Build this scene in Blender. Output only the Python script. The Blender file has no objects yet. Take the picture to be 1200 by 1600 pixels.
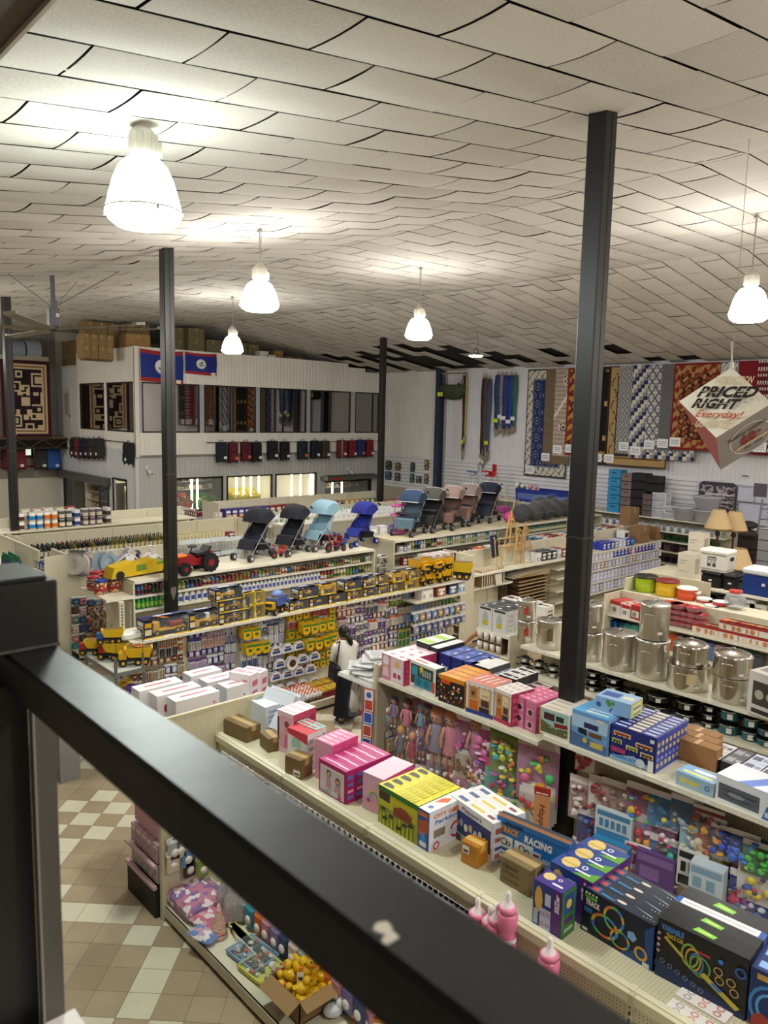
import bpy,math,random
from math import cos,sin,hypot,atan2,radians
RNG=random.Random
from mathutils import Vector,Matrix,Euler
random.seed(7)
PI=math.pi
scene=bpy.context.scene
COL=scene.collection
# == camera
FPX,CAMH=1195.17,5.3
_pitch,_roll,_yaw=radians(7.24670),radians(-1.26573),radians(47.45842)
def _cam_rows():
 cy,sy,cp,sp=cos(_yaw),sin(_yaw),cos(_pitch),sin(_pitch)
 fw=Vector((cy*cp,sy*cp,-sp));rt=Vector((sy,-cy,0));dn=fw.cross(rt)
 c,s=cos(_roll),sin(_roll)
 return rt*c+dn*s,rt*(-s)+dn*c,fw
RT,DN,FW=_cam_rows()
cam_data=bpy.data.cameras.new('camera');cam=bpy.data.objects.new('camera',cam_data);COL.objects.link(cam)
cam_data.sensor_fit='HORIZONTAL';cam_data.sensor_width=36.0;cam_data.lens=36.0*FPX/1200.0
cam_data.clip_start=0.05;cam_data.clip_end=200
UPV,BK=-DN,-FW
cam.matrix_world=Matrix(((RT.x,UPV.x,BK.x,0),(RT.y,UPV.y,BK.y,0),(RT.z,UPV.z,BK.z,CAMH),(0,0,0,1)))
cam_data.dof.use_dof=True;cam_data.dof.focus_distance=11.0;cam_data.dof.aperture_fstop=5.0
scene.camera=cam
# == look
scene.view_settings.view_transform='Standard';scene.view_settings.look='None'
scene.view_settings.gamma=1.0;scene.view_settings.exposure=0.0
try:scene.view_settings.use_curve_mapping=False
except Exception:pass
world=bpy.data.worlds.new('world');scene.world=world;world.use_nodes=True
world.node_tree.nodes['Background'].inputs[0].default_value=(0.75,0.85,1.0,1)
world.node_tree.nodes['Background'].inputs[1].default_value=0.4
LAMP_E,LENS_E=28.0,190.0
LAMPS=[(3.02,6.38,7.38,6.83,0),(7.07,10.8,7.39,6.92,1),(12.21,20.1,7.50,6.99,1),(12.72,12.81,7.52,7.03,1),(13.23,5.56,7.51,6.96,1),(3.0,-1.2,7.38,6.85,1),(8.2,-2.4,7.42,6.9,1),(14.0,-2.4,7.5,6.98,1),(21.0,1.5,7.2,6.7,2),(3.4,20.2,7.38,6.85,1),(19.5,-4.0,7.2,6.7,2),(5.9,29.0,7.4,6.9,1)]
# == pixel -> place helpers (photo pixels, 1200 x 1600)
def ray(x,y):return RT*((x-600)/FPX)+DN*((y-800)/FPX)+FW
def onz(x,y,z):
 v=ray(x,y);t=(z-CAMH)/v.z;return Vector((v.x*t,v.y*t,z))
def onY(x,y,Y):
 v=ray(x,y);t=Y/v.y;return Vector((v.x*t,Y,CAMH+v.z*t))
def onX(x,y,X):
 v=ray(x,y);t=X/v.x;return Vector((X,v.y*t,CAMH+v.z*t))
def ztop(x,y,X,Y):
 v=ray(x,y);return CAMH+v.z*hypot(X,Y)/hypot(v.x,v.y)
def ceil_z(X):
 if X<10.1:return 7.27+.137*X
 if X<16.0:return 8.654+(X-10.1)*.015
 return 8.743-.163*(X-16.0)
 # == materials
ORD='first second third fourth fifth sixth seventh eighth ninth tenth eleventh twelfth thirteenth fourteenth fifteenth sixteenth'.split()
def sv(n,k,v):n.inputs[k].default_value=v
def lin(h):
 if isinstance(h,str):
  h=h.lstrip('#');c=[int(h[i:i+2],16)/255 for i in(0,2,4)]
 else:c=h
 return tuple((v/12.92 if v<=.04045 else((v+.055)/1.055)**2.4)for v in c)
_mats={}
def mat(h,rough=.5,metal=0.,emit=0.,trans=0.,coat=0.,noise=0.,nscale=20.,ior=1.45,alpha=1.,bump=0.):
 key=(h,rough,metal,emit,trans,coat,noise,nscale,alpha,bump)
 if key in _mats:return _mats[key]
 m=bpy.data.materials.new('mat');m.use_nodes=True;nt=m.node_tree;b=nt.nodes['Principled BSDF']
 c=lin(h)+(1,)
 sv(b,'Base Color',c);sv(b,'Roughness',rough);sv(b,'Metallic',metal)
 sv(b,'IOR',ior)
 if emit:sv(b,'Emission Color',c);sv(b,'Emission Strength',emit)
 if trans:sv(b,'Transmission Weight',trans)
 if coat:sv(b,'Coat Weight',coat)
 if alpha<1:sv(b,'Alpha',alpha)
 if noise or bump:
  tc=nt.nodes.new('ShaderNodeTexCoord');n=nt.nodes.new('ShaderNodeTexNoise');sv(n,'Scale',nscale)
  sv(n,'Detail',4)
  nt.links.new(tc.outputs['Object'],n.inputs['Vector'])
  if noise:
   r=nt.nodes.new('ShaderNodeMapRange');sv(r,1,.3);sv(r,2,.7)
   sv(r,3,1-noise);sv(r,4,1+noise*.5)
   mx=nt.nodes.new('ShaderNodeVectorMath');mx.operation='SCALE';sv(mx,0,c[:3])
   nt.links.new(n.outputs[0],r.inputs[0]);nt.links.new(r.outputs[0],mx.inputs['Scale'])
   nt.links.new(mx.outputs[0],b.inputs['Base Color'])
  if bump:
   bp=nt.nodes.new('ShaderNodeBump');sv(bp,'Strength',bump);sv(bp,'Distance',.02)
   nt.links.new(n.outputs[0],bp.inputs['Height']);nt.links.new(bp.outputs[0],b.inputs['Normal'])
 _mats[key]=m;return m
def mot(cols,scale=12.,rough=.45,kind='vor',stretch=(1,1,1),base=None):
 """print-like pattern of several ink colours in cells"""
 key=(tuple(cols),scale,rough,kind,stretch)
 if key in _mats:return _mats[key]
 m=bpy.data.materials.new('print');m.use_nodes=True;nt=m.node_tree;b=nt.nodes['Principled BSDF']
 sv(b,'Roughness',rough)
 tc=nt.nodes.new('ShaderNodeTexCoord');mp=nt.nodes.new('ShaderNodeMapping');sv(mp,'Scale',stretch)
 nt.links.new(tc.outputs['Object'],mp.inputs['Vector'])
 if kind=='vor':
  t=nt.nodes.new('ShaderNodeTexVoronoi');sv(t,'Scale',scale);out=t.outputs['Color']
  sp=nt.nodes.new('ShaderNodeSeparateColor');nt.links.new(out,sp.inputs[0]);fac=sp.outputs[0]
 else:
  t=nt.nodes.new('ShaderNodeTexNoise');sv(t,'Scale',scale);sv(t,'Detail',3)
  fac=t.outputs[0]
 nt.links.new(mp.outputs[0],t.inputs['Vector'])
 cr=nt.nodes.new('ShaderNodeValToRGB');cr.color_ramp.interpolation='CONSTANT'
 n=len(cols);els=cr.color_ramp.elements
 while len(els)<n:els.new(.5)
 for i,c in enumerate(cols):
  p=i/n if kind=='vor' else(.0 if i==0 else.33+.34*i/n)
  els[i].position=p;els[i].color=lin(c)+(1,)
 nt.links.new(fac,cr.inputs[0]);nt.links.new(cr.outputs[0],b.inputs['Base Color'])
 _mats[key]=m;return m
def flm():
 if 'film' in _mats:return _mats['film']
 m=bpy.data.materials.new('clear_film');m.use_nodes=True;nt=m.node_tree
 for n in list(nt.nodes):nt.nodes.remove(n)
 o=nt.nodes.new('ShaderNodeOutputMaterial');mx=nt.nodes.new('ShaderNodeMixShader');t=nt.nodes.new('ShaderNodeBsdfTransparent')
 g=nt.nodes.new('ShaderNodeBsdfPrincipled');sv(g,'Base Color',(.85,.87,.9,1));sv(g,'Roughness',.12)
 tc=nt.nodes.new('ShaderNodeTexCoord');n=nt.nodes.new('ShaderNodeTexNoise');sv(n,'Scale',14)
 bp=nt.nodes.new('ShaderNodeBump');sv(bp,'Strength',.9);sv(bp,'Distance',.02)
 nt.links.new(tc.outputs['Object'],n.inputs['Vector']);nt.links.new(n.outputs[0],bp.inputs['Height']);nt.links.new(bp.outputs[0],g.inputs['Normal'])
 sv(mx,0,.05)
 nt.links.new(t.outputs[0],mx.inputs[1]);nt.links.new(g.outputs[0],mx.inputs[2]);nt.links.new(mx.outputs[0],o.inputs[0])
 _mats['film']=m;return m
def gls(tint='#dfe8ea',a=.25,rough=.05):
 key=('gl',tint,a,rough)
 if key in _mats:return _mats[key]
 m=bpy.data.materials.new('clear_plastic');m.use_nodes=True;nt=m.node_tree
 for n in list(nt.nodes):nt.nodes.remove(n)
 o=nt.nodes.new('ShaderNodeOutputMaterial');mx=nt.nodes.new('ShaderNodeMixShader');t=nt.nodes.new('ShaderNodeBsdfTransparent')
 g=nt.nodes.new('ShaderNodeBsdfPrincipled');sv(g,'Base Color',lin(tint)+(1,));sv(g,'Roughness',rough)
 sv(mx,0,a)
 nt.links.new(t.outputs[0],mx.inputs[1]);nt.links.new(g.outputs[0],mx.inputs[2]);nt.links.new(mx.outputs[0],o.inputs[0])
 _mats[key]=m;return m
 # == mesh builder
def T(x=0,y=0,z=0):return Matrix.Translation((x,y,z))
def RZ(a):return Matrix.Rotation(a,4,'Z')
def RX(a):return Matrix.Rotation(a,4,'X')
def RY(a):return Matrix.Rotation(a,4,'Y')
class MB:
 def __init__(s,m=None):s.v=[];s.f=[];s.i=[];s.sm=[];s.ms=[];s.M=Matrix.Identity(4);s.cur=0;s.use(m or '#cccccc')
 def use(s,m):
  if isinstance(m,str):m=mat(m)
  if m not in s.ms:s.ms.append(m)
  s.cur=s.ms.index(m);return s
 def add(s,vs,fs,smooth=False):
  o=len(s.v)
  s.v+=[tuple(s.M@Vector(p))for p in vs]
  for f in fs:s.f.append(tuple(o+k for k in f));s.i.append(s.cur);s.sm.append(smooth)
  return s
 def box(s,x0,y0,z0,x1,y1,z1,m=None,b=0.):
  if m:s.use(m)
  if b>0:
   b=min(b,abs(x1-x0)*.45,abs(y1-y0)*.45,abs(z1-z0)*.45)
   def ring(z,d):return[(x0+d,y0,z),(x1-d,y0,z),(x1,y0+d,z),(x1,y1-d,z),(x1-d,y1,z),(x0+d,y1,z),(x0,y1-d,z),(x0,y0+d,z)]
   def inner(z):return[(x0+b,y0+b,z),(x1-b,y0+b,z),(x1-b,y0+b,z),(x1-b,y1-b,z),(x1-b,y1-b,z),(x0+b,y1-b,z),(x0+b,y1-b,z),(x0+b,y0+b,z)]
   v=inner(z0)+ring(z0+b,b)+ring(z1-b,b)+inner(z1)
   v=[v[k]for k in range(32)]
   f=[tuple(reversed([0,2,4,6])),(24,26,28,30)]
   for r in range(3):
    for k in range(8):
     a,c=r*8+k,r*8+(k+1)%8
     q=(a,c,c+8,a+8)
     f.append(q)
   return s.add(v,f)
  v=[(x0,y0,z0),(x1,y0,z0),(x1,y1,z0),(x0,y1,z0),(x0,y0,z1),(x1,y0,z1),(x1,y1,z1),(x0,y1,z1)]
  return s.add(v,[(0,3,2,1),(4,5,6,7),(0,1,5,4),(1,2,6,5),(2,3,7,6),(3,0,4,7)])
 def cbox(s,cx,cy,cz,w,d,h,m=None,b=0.):return s.box(cx-w/2,cy-d/2,cz-h/2,cx+w/2,cy+d/2,cz+h/2,m,b)
 def quad(s,a,b,c,d,m=None):
  if m:s.use(m)
  return s.add([a,b,c,d],[(0,1,2,3)])
 def la(s,prof,n=16,c=(0,0,0),m=None,smooth=True,cap=True,sx=1.,sy=1.):
  if m:s.use(m)
  v=[];f=[]
  for(r,z)in prof:
   for k in range(n):
    a=2*PI*k/n;v.append((c[0]+r*sx*cos(a),c[1]+r*sy*sin(a),c[2]+z))
  for j in range(len(prof)-1):
   for k in range(n):
    f.append((j*n+k,j*n+(k+1)%n,(j+1)*n+(k+1)%n,(j+1)*n+k))
  s.add(v,f,smooth)
  if cap:
   o=len(s.v)
   if prof[0][0]>1e-4:s.f.append(tuple(reversed(range(o-len(v),o-len(v)+n))));s.i.append(s.cur);s.sm.append(False)
   if prof[-1][0]>1e-4:s.f.append(tuple(range(o-n,o)));s.i.append(s.cur);s.sm.append(False)
  return s
 def cyl(s,p0,p1,r0,r1=None,n=8,m=None,smooth=True):
  if m:s.use(m)
  r1=r0 if r1 is None else r1
  p0,p1=Vector(p0),Vector(p1);d=(p1-p0)
  if d.length<1e-6:return s
  q=d.to_track_quat('Z','Y').to_matrix()
  v=[]
  for p,r in((p0,r0),(p1,r1)):
   for k in range(n):
    a=2*PI*k/n;v.append(tuple(p+q@Vector((r*cos(a),r*sin(a),0))))
  f=[(k,(k+1)%n,n+(k+1)%n,n+k)for k in range(n)]
  s.add(v,f,smooth);s.add(v,[tuple(reversed(range(n))),tuple(range(n,2*n))]);return s
 def tube(s,pts,r,n=6,m=None):
  if m:s.use(m)
  P=[Vector(p)for p in pts];v=[];L=len(P)
  rr=r if isinstance(r,(list,tuple))else[r]*L
  for j,p in enumerate(P):
   d=(P[min(j+1,L-1)]-P[max(j-1,0)]);q=d.to_track_quat('Z','Y').to_matrix()
   for k in range(n):
    a=2*PI*k/n;v.append(tuple(p+q@Vector((rr[j]*cos(a),rr[j]*sin(a),0))))
  f=[]
  for j in range(L-1):
   for k in range(n):f.append((j*n+k,j*n+(k+1)%n,(j+1)*n+(k+1)%n,(j+1)*n+k))
  f+=[tuple(reversed(range(n))),tuple(range((L-1)*n,L*n))]
  return s.add(v,f,True)
 def ball(s,c,r,n=10,m=None,sc=(1,1,1),half=False):
  pr=[]
  k=max(4,n//2+1)
  for j in range(k+1):
   a=-PI/2+PI*j/k
   if half:a=PI/2*j/k
   pr.append((max(1e-5,r*cos(a))*1.,r*sin(a)*sc[2]))
  return s.la(pr,n,c,m,True,False,sc[0],sc[1])
 def prism(s,pts,y0,y1,m=None,ax='y'):
  """outline pts (a,b) extruded; ax y: (a,y,b); ax x: (x,a,b); ax z: (a,b,z)"""
  if m:s.use(m)
  n=len(pts)
  def P(a,b,t):return(a,t,b)if ax=='y' else((t,a,b)if ax=='x' else(a,b,t))
  v=[P(a,b,y0)for a,b in pts]+[P(a,b,y1)for a,b in pts]
  f=[tuple(range(n)),tuple(reversed(range(n,2*n)))]+[(k,k+n,(k+1)%n+n,(k+1)%n)for k in range(n)]
  return s.add(v,f)
 def merge(s,o,M=None):
  M=M or Matrix.Identity(4)
  off=len(s.v);s.v+=[tuple(s.M@(M@Vector(p)))for p in o.v]
  mp=[]
  for m in o.ms:
   if m not in s.ms:s.ms.append(m)
   mp.append(s.ms.index(m))
  for f,i,sm in zip(o.f,o.i,o.sm):s.f.append(tuple(off+k for k in f));s.i.append(mp[i]);s.sm.append(sm)
  return s
 def mesh(s,name):
  me=bpy.data.meshes.new(name);me.from_pydata(s.v,[],s.f)
  used=sorted(set(s.i));rm={u:k for k,u in enumerate(used)}
  for u in used:me.materials.append(s.ms[u])
  me.polygons.foreach_set('material_index',[rm[k]for k in s.i]);me.polygons.foreach_set('use_smooth',s.sm)
  me.update();return me
_txt={}
def txg(t,bold=0.,shear=0.):
 key=(t,bold,shear)
 if key in _txt:return _txt[key]
 cu=bpy.data.curves.new('lettering','FONT');cu.body=t;cu.size=1.0;cu.offset=bold;cu.shear=shear;cu.resolution_u=2
 cu.space_character=1.0+bold*1.2
 ob=bpy.data.objects.new('lettering',cu);COL.objects.link(ob)
 dg=bpy.context.evaluated_depsgraph_get();me=bpy.data.meshes.new_from_object(ob.evaluated_get(dg))
 v=[tuple(p.co)for p in me.vertices];f=[tuple(p.vertices)for p in me.polygons]
 bpy.data.objects.remove(ob);bpy.data.meshes.remove(me);bpy.data.curves.remove(cu)
 if not v:_txt[key]=([],[],1,1);return _txt[key]
 x0=min(p[0]for p in v);x1=max(p[0]for p in v);y0=min(p[1]for p in v);y1=max(p[1]for p in v)
 w,h=max(x1-x0,.01),max(y1-y0,.01)
 _txt[key]=([((p[0]-x0)/w,(p[1]-y0)/h)for p in v],f,w,h);return _txt[key]
class Face:
 """drawing surface: origin O, unit vectors U (right), V (up), N (out), size w,h"""
 def __init__(s,mb,O,U,V,w,h):s.mb=mb;s.O=Vector(O);s.U=Vector(U);s.V=Vector(V);s.N=s.U.cross(s.V);s.w=w;s.h=h;s.k=0
 def P(s,a,b,e):return tuple(s.O+s.U*(a*s.w)+s.V*(b*s.h)+s.N*e)
 def lift(s):s.k+=1;return.0012+.0006*s.k
 def rect(s,a0,b0,a1,b1,m):
  e=s.lift();s.mb.quad(s.P(a0,b0,e),s.P(a1,b0,e),s.P(a1,b1,e),s.P(a0,b1,e),m if not isinstance(m,str)else mat(m,.4));return s
 def poly(s,pts,m):
  e=s.lift();s.mb.use(m if not isinstance(m,str)else mat(m,.4));s.mb.add([s.P(a,b,e)for a,b in pts],[tuple(range(len(pts)))]);return s
 def disc(s,a,b,ra,m,n=10,asp=None,ring=0.):
  rb=ra*s.w/s.h if asp is None else ra*asp
  if ring:
   e=s.lift();s.mb.use(m if not isinstance(m,str)else mat(m,.4));vs=[]
   for k in range(n):
    c,q=cos(2*PI*k/n),sin(2*PI*k/n)
    vs+=[s.P(a+ra*c,b+rb*q,e),s.P(a+ra*(1-ring)*c,b+rb*(1-ring)*q,e)]
   s.mb.add(vs,[(2*k,(2*k+2)%(2*n),(2*k+3)%(2*n),2*k+1)for k in range(n)]);return s
  return s.poly([(a+ra*cos(2*PI*k/n),b+rb*sin(2*PI*k/n))for k in range(n)],m)
 def text(s,t,a0,b0,a1,b1,m,bold=.02,shear=0.,skew=0.):
  v,f,w,h=txg(t,bold,shear)
  if not v:return s
  e=s.lift();s.mb.use(m if not isinstance(m,str)else mat(m,.4))
  s.mb.add([s.P(a0+(a1-a0)*p[0],b0+(b1-b0)*p[1]+skew*(p[0]),e)for p in v],f);return s
def fcs(mb,w,d,h,x0=None,y0=None,z0=0.):
 """Face helpers of a box centred in x, front at y=-d/2"""
 x0=-w/2 if x0 is None else x0;y0=-d/2 if y0 is None else y0
 return dict(front=Face(mb,(x0,y0,z0),(1,0,0),(0,0,1),w,h),right=Face(mb,(x0+w,y0,z0),(0,1,0),(0,0,1),d,h),left=Face(mb,(x0,y0+d,z0),(0,-1,0),(0,0,1),d,h),top=Face(mb,(x0,y0,z0+h),(1,0,0),(0,1,0),w,d))
 # == objects
def link(name,data,parent=None,loc=None,rz=0.,rot=None,sc=None):
 o=bpy.data.objects.new(name,data);COL.objects.link(o)
 if parent:o.parent=parent
 if loc is not None:o.location=loc
 if rot is not None:o.rotation_euler=rot
 elif rz:o.rotation_euler=(0,0,rz)
 if sc is not None:o.scale=(sc,sc,sc)if isinstance(sc,(int,float))else sc
 return o
def tg_(o,label,cat,group=None,kind=None):
 if label:o['label']=label
 if cat:o['category']=cat
 if group:o['group']=group
 if kind:o['kind']=kind
 return o
def stc(name,mb,label=None):
 o=link(name,mb.mesh(name));o['kind']='structure'
 if label:o['label']=label
 return o
def solo(name,mb,label,cat,loc=(0,0,0),rz=0.,group=None,kind=None,rot=None,sc=None):
 me=mb.mesh(name)if isinstance(mb,MB)else mb
 return tg_(link(name,me,None,loc,rz,rot,sc),label,cat,group,kind)
class Thing:
 """a thing and its parts: parts = [(name, MB, [subparts], label)]; root mesh may be None (Empty)"""
 def __init__(s,name,cat,root=None,parts=()):
  s.name,s.cat=name,cat;s.root=root.mesh(name)if isinstance(root,MB)else root
  def conv(ps):return[(p[0],p[1].mesh(p[0]),conv(p[2])if len(p)>2 and p[2]else[],p[3]if len(p)>3 else None)for p in ps]
  s.parts=conv(parts)
 def put(s,loc,rz=0.,label=None,group=None,rot=None,sc=None,cat=None):
  o=link(s.name,s.root,None,loc,rz,rot,sc);tg_(o,label,cat or s.cat,group)
  def go(ps,par):
   for n,me,sub,lb in ps:
    c=link(n,me,par)
    if lb:c['label']=lb
    go(sub,c)
  go(s.parts,o);return o
CREAM='#d9d3bb'
# == SHELL
XB=25.0;YC=onX(686,650,24.8).y;YOFF=27.64;XOFF=12.62;YFAR=35.8;YR=-9.0;XN=-7.0
def build_floor():
 base=mat('#6f6454',.6);tan=[mat(c,.32,noise=.10,nscale=2.5)for c in('#a39277','#9c8b71','#a8977c')]
 cream=mat('#cfcab2',.3,noise=.06,nscale=2.5)
 mb=MB(base);mb.quad((XN,YR,-.002),(XB,YR,-.002),(XB,YFAR+.2,-.002),(XN,YFAR+.2,-.002),base)
 t=.3045;o=Vector((3.100,7.090));r2=2**.5
 pat={(8,-5),(7,-6),(7,-4),(6,-5),(6,-3),(5,-6),(5,-4),(4,-5),(3,-5),(1,-4),(0,-3),(0,-2),(0,-1),(-1,0),(-2,1),(-3,1),(-4,1),(-5,0),(-5,2),(-1,2),(0,1),(1,0)}
 rnd=RNG(3)
 for a in range(-36,84):
  for b in range(-62,50):
   cx=o.x+((a+.5)+(b+.5))*t/r2;cy=o.y+((a+.5)-(b+.5))*t/r2
   if not(XN<cx<XB and YR<cy<YFAR):continue
   near=-9<a<10 and-8<b<5
   key=(a,b)if near else((a%13)-5,(b%9)-5)
   m=cream if key in pat else rnd.choice(tan)
   g=.0025;vs=[]
   for(u,v)in((g,g),(t-g,g),(t-g,t-g),(g,t-g)):
    u2=a*t+u;v2=b*t+v
    vs.append((o.x+(u2+v2)/r2,o.y+(u2-v2)/r2,0.))
   mb.use(m);mb.add(vs,[(0,3,2,1)])
 return stc('floor',mb)
build_floor()
def build_ceiling():
 dark=mat('#191714',.8)
 tile=mat('#d8d4cb',.85,noise=.10,nscale=60,bump=.15)
 tile2=mat('#cdc9bf',.85,noise=.12,nscale=50,bump=.15)
 mb=MB(dark);rnd=RNG(11)
 Y0,Y1=YR,YFAR+.2
 segs=[(XN,10.1),(10.1,16.0),(16.0,XB)]
 for(xa,xb)in segs:
  za,zb=ceil_z(xa+1e-6),ceil_z(xb-1e-6)
  mb.quad((xa,Y0,za+.07),(xb,Y0,zb+.07),(xb,Y1,zb+.07),(xa,Y1,za+.07),dark)
 holes=[(21.9,20.2),(22.6,22.5),(23.2,21.2),(23.3,19.6),(22.9,24.2),(23.9,23.3),(24.2,16.9),(22.5,25.6),(23.9,18.3),(21.2,24.9),(23.9,20.9),(24.3,25.5),(23.3,13.9),(24.3,12.3),(24.2,6.9),(22.2,26.9),(24.0,22.2),(22.8,18.9),(24.4,13.0),(23.0,16.2)]
 row=0;y=Y0
 while y<Y1:
  for si,(xa,xb)in enumerate(segs):
   za,zb=ceil_z(xa+1e-6),ceil_z(xb-1e-6);L=hypot(xb-xa,zb-za);dx,dz=(xb-xa)/L,(zb-za)/L
   off=-(row%2)*.61 if si!=2 else-(row%2)*.61-.3
   s=off
   while s<L:
    a,b=max(s,0)+.011,min(s+1.22,L)-.011;s+=1.22
    if b-a<.05:continue
    cx=xa+(a+b)/2*dx;cy=y+.305
    if any(abs(cx-hx)<.62 and abs(cy-hy)<.32 for hx,hy in holes):continue
    if cx>21 and cy>19 and rnd.random()<.18:continue
    sag=rnd.uniform(.022,.042)if b-a>1 else.02
    tilt=rnd.uniform(-.006,.006);nu,nv=(6,4)
    if cx>17 or cy>20:nu,nv=4,2
    vs=[]
    for j in range(nv+1):
     for i in range(nu+1):
      u,v=i/nu,j/nv
      q=a+(b-a)*u;yy=y+.012+(.61-.024)*v
      edge=1-(2*v-1)**2;e2=1-.55*(2*u-1)**4
      z=za+dz*q-sag*edge*e2-.006+tilt*(2*u-1)
      vs.append((xa+dx*q,yy,z))
    fs=[(j*(nu+1)+i,(j+1)*(nu+1)+i,(j+1)*(nu+1)+i+1,j*(nu+1)+i+1)for j in range(nv)for i in range(nu)]
    mb.use(tile if rnd.random()<.7 else tile2);mb.add(vs,fs,True)
  y+=.61;row+=1
 mt=mat('#d8d8d2',.3,.6)
 for(xa,xb,yy)in((1.5,4.1,5.49),(9.0,10.1,4.88),(8.9,10.1,.0)):
  mb.quad((xa,yy-.012,ceil_z(xa)-.012),(xb,yy-.012,ceil_z(xb)-.012),(xb,yy+.012,ceil_z(xb)-.012),(xa,yy+.012,ceil_z(xa)-.012),mt)
 return stc('ceiling',mb)
build_ceiling()
def ribbed(mb,p0,p1,z0,z1,n,m,pitch=.15,depth=.012):
 """corrugated cladding from p0 to p1 (xy), ribs stand out along n"""
 mb.use(m);p0=Vector(p0);p1=Vector(p1);n=Vector(n);d=p1-p0;L=d.length;d.normalize()
 k=max(1,int(L/pitch));w=L/k;vs=[];fs=[]
 prof=[]
 for i in range(k):prof+=[(i*w,0),(i*w+w*.62,0),(i*w+w*.72,depth),(i*w+w*.9,depth)]
 prof.append((L,0))
 for(s,e)in prof:
  q=p0+d*s+n*e
  vs+=[(q.x,q.y,z0),(q.x,q.y,z1)]
 for i in range(len(prof)-1):fs.append((2*i,2*i+2,2*i+3,2*i+1))
 mb.add(vs,fs)
WHITE=mat('#e6e4dc',.5,noise=.05,nscale=1.2);GREYW='#b9b9b4'
PURW=mat('#dedee3',.5,noise=.04,nscale=1.)
mb=MB(PURW)
ribbed(mb,(XB,YR,0),(XB,YC-.27,0),3.3,7.6,(-1,0,0),PURW)
ribbed(mb,(XB,YC+.27,0),(XB,YOFF,0),3.3,7.45,(-1,0,0),WHITE)
mb.box(XB+.02,YR,0,XB+.2,YFAR,8.2,GREYW)
stc('wall_back',mb)
mb=MB(GREYW)
slat=mat('#e4e5ea',.35)
for(ya,yb)in((3.4,YC-.27),(YC+.27,YOFF)):
 z=1.9
 while z<3.3:
  mb.box(XB-.03,ya,z+.014,XB,yb,z+.148,slat);z+=.155
 mb.box(XB-.004,ya,1.9,XB+.02,yb,3.32,mat('#8d8e96',.6))
mb.box(XB-.06,ya,.1,XB-.01,YOFF,1.9,'#b9b49c')
mb.box(XB-.06,3.4,.1,XB-.01,YC-.27,1.9,'#aeb0b6')
stc('trim_1',mb)
mb=MB(GREYW);mb.box(XN,YR-.2,0,XB,YR,8.8,mat('#b5b1a6',.7));stc('wall_right',mb)
mb=MB(GREYW);mb.box(XN-.2,YR,0,XN,YFAR,8.8,mat('#9a958a',.7));stc('wall_front',mb)
mb=MB(GREYW)
ribbed(mb,(-7,YFAR,0),(XOFF,YFAR,0),2.9,8.6,(0,-1,0),mat('#8f8e88',.6),.2)
mb.box(-7,YFAR+.01,0,XB,YFAR+.15,8.8,mat('#cdc9b6',.6));mb.box(3,YFAR-.03,2.16,XOFF,YFAR,2.9,mat('#8b8578',.6))
mb.box(3,YFAR-.05,2.62,XOFF,YFAR-.02,2.72,'#7c2320');mb.box(3,YFAR-.05,3.02,XOFF,YFAR-.02,3.1,'#7c2320')
stc('wall_left',mb)
mb=MB(GREYW);mb.box(XN,YR,3.45,.42,2.6,3.72,mat('#8b8375',.6));stc('trim_2',mb)
mb=MB();mb.use(mat('#5d5147',.6,noise=.12,nscale=6))
q1,q2=onz(75,0,7.30),onz(0,76,7.30)
mb.box(.75,YR,7.30,q1.x,YFAR,7.75);mb.box(.2,YR,7.42,.75,YFAR,7.75);mb.box(q1.x-.01,YR,7.27,q1.x+.012,YFAR,7.31,mat('#c8c2b4',.4))
stc('trim_3',mb)
def column(x,y,z0=0.,label='',plate=None,w=.2,conduit=False):
 mb=MB(mat('#1c1a19',.45,.1,noise=.25,nscale=3));h=w/2
 for s in(-1,1):
  mb.box(x-h if s<0 else x+.004,y-h,z0,x-.004 if s<0 else x+h,y+h,ceil_z(x)+.06,b=.012)
 mb.box(x-.01,y-h+.006,z0,x+.01,y+h-.006,ceil_z(x)+.05)
 parts=[]
 if plate:
  p=MB(mat('#8e8a80',.35,.6));a,b=y-h-.004,y-h
  zz=plate;pts=[(-.05,zz+.12),(.05,zz+.12),(.055,zz+.02),(0,zz-.14),(-.055,zz+.02)]
  p.prism([(x+q[0],q[1])for q in pts],a,b,ax='y');parts.append(('reflector_plate',p))
 seam=MB(mat('#4a4541',.4,.4));seam.box(x-h-.003,y-h-.003,4.12,x+h+.003,y+h+.003,4.135);parts.append(('weld_collar',seam))
 P=Thing('steel_column','column',mb,parts);P.put((0,0,0),0,label)
column(6.6,4.27,0,'thick dark brown steel post through the doll shelving at right')
column(6.62,13.12,0,'dark steel post with white arrow plate behind the toy trucks',1.88)
column(19.6,21.6,0,'far dark steel post beside the office wall corner')
column(6.5,21.9,0,'dark steel post with arrow plate cut by the left picture edge',1.86)
def bcol(y,label):
 mb=MB('#26314a');mb.box(XB-.3,y-.09,0,XB-.04,y+.09,7.6);mb.box(XB-.34,y-.13,0,XB-.3,y+.13,7.6);mb.box(XB-.08,y-.13,0,XB-.04,y+.13,7.6)
 solo('wall_column',mb,label,'column')
bcol(YC,'blue steel column on the back wall between two panels')
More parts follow.
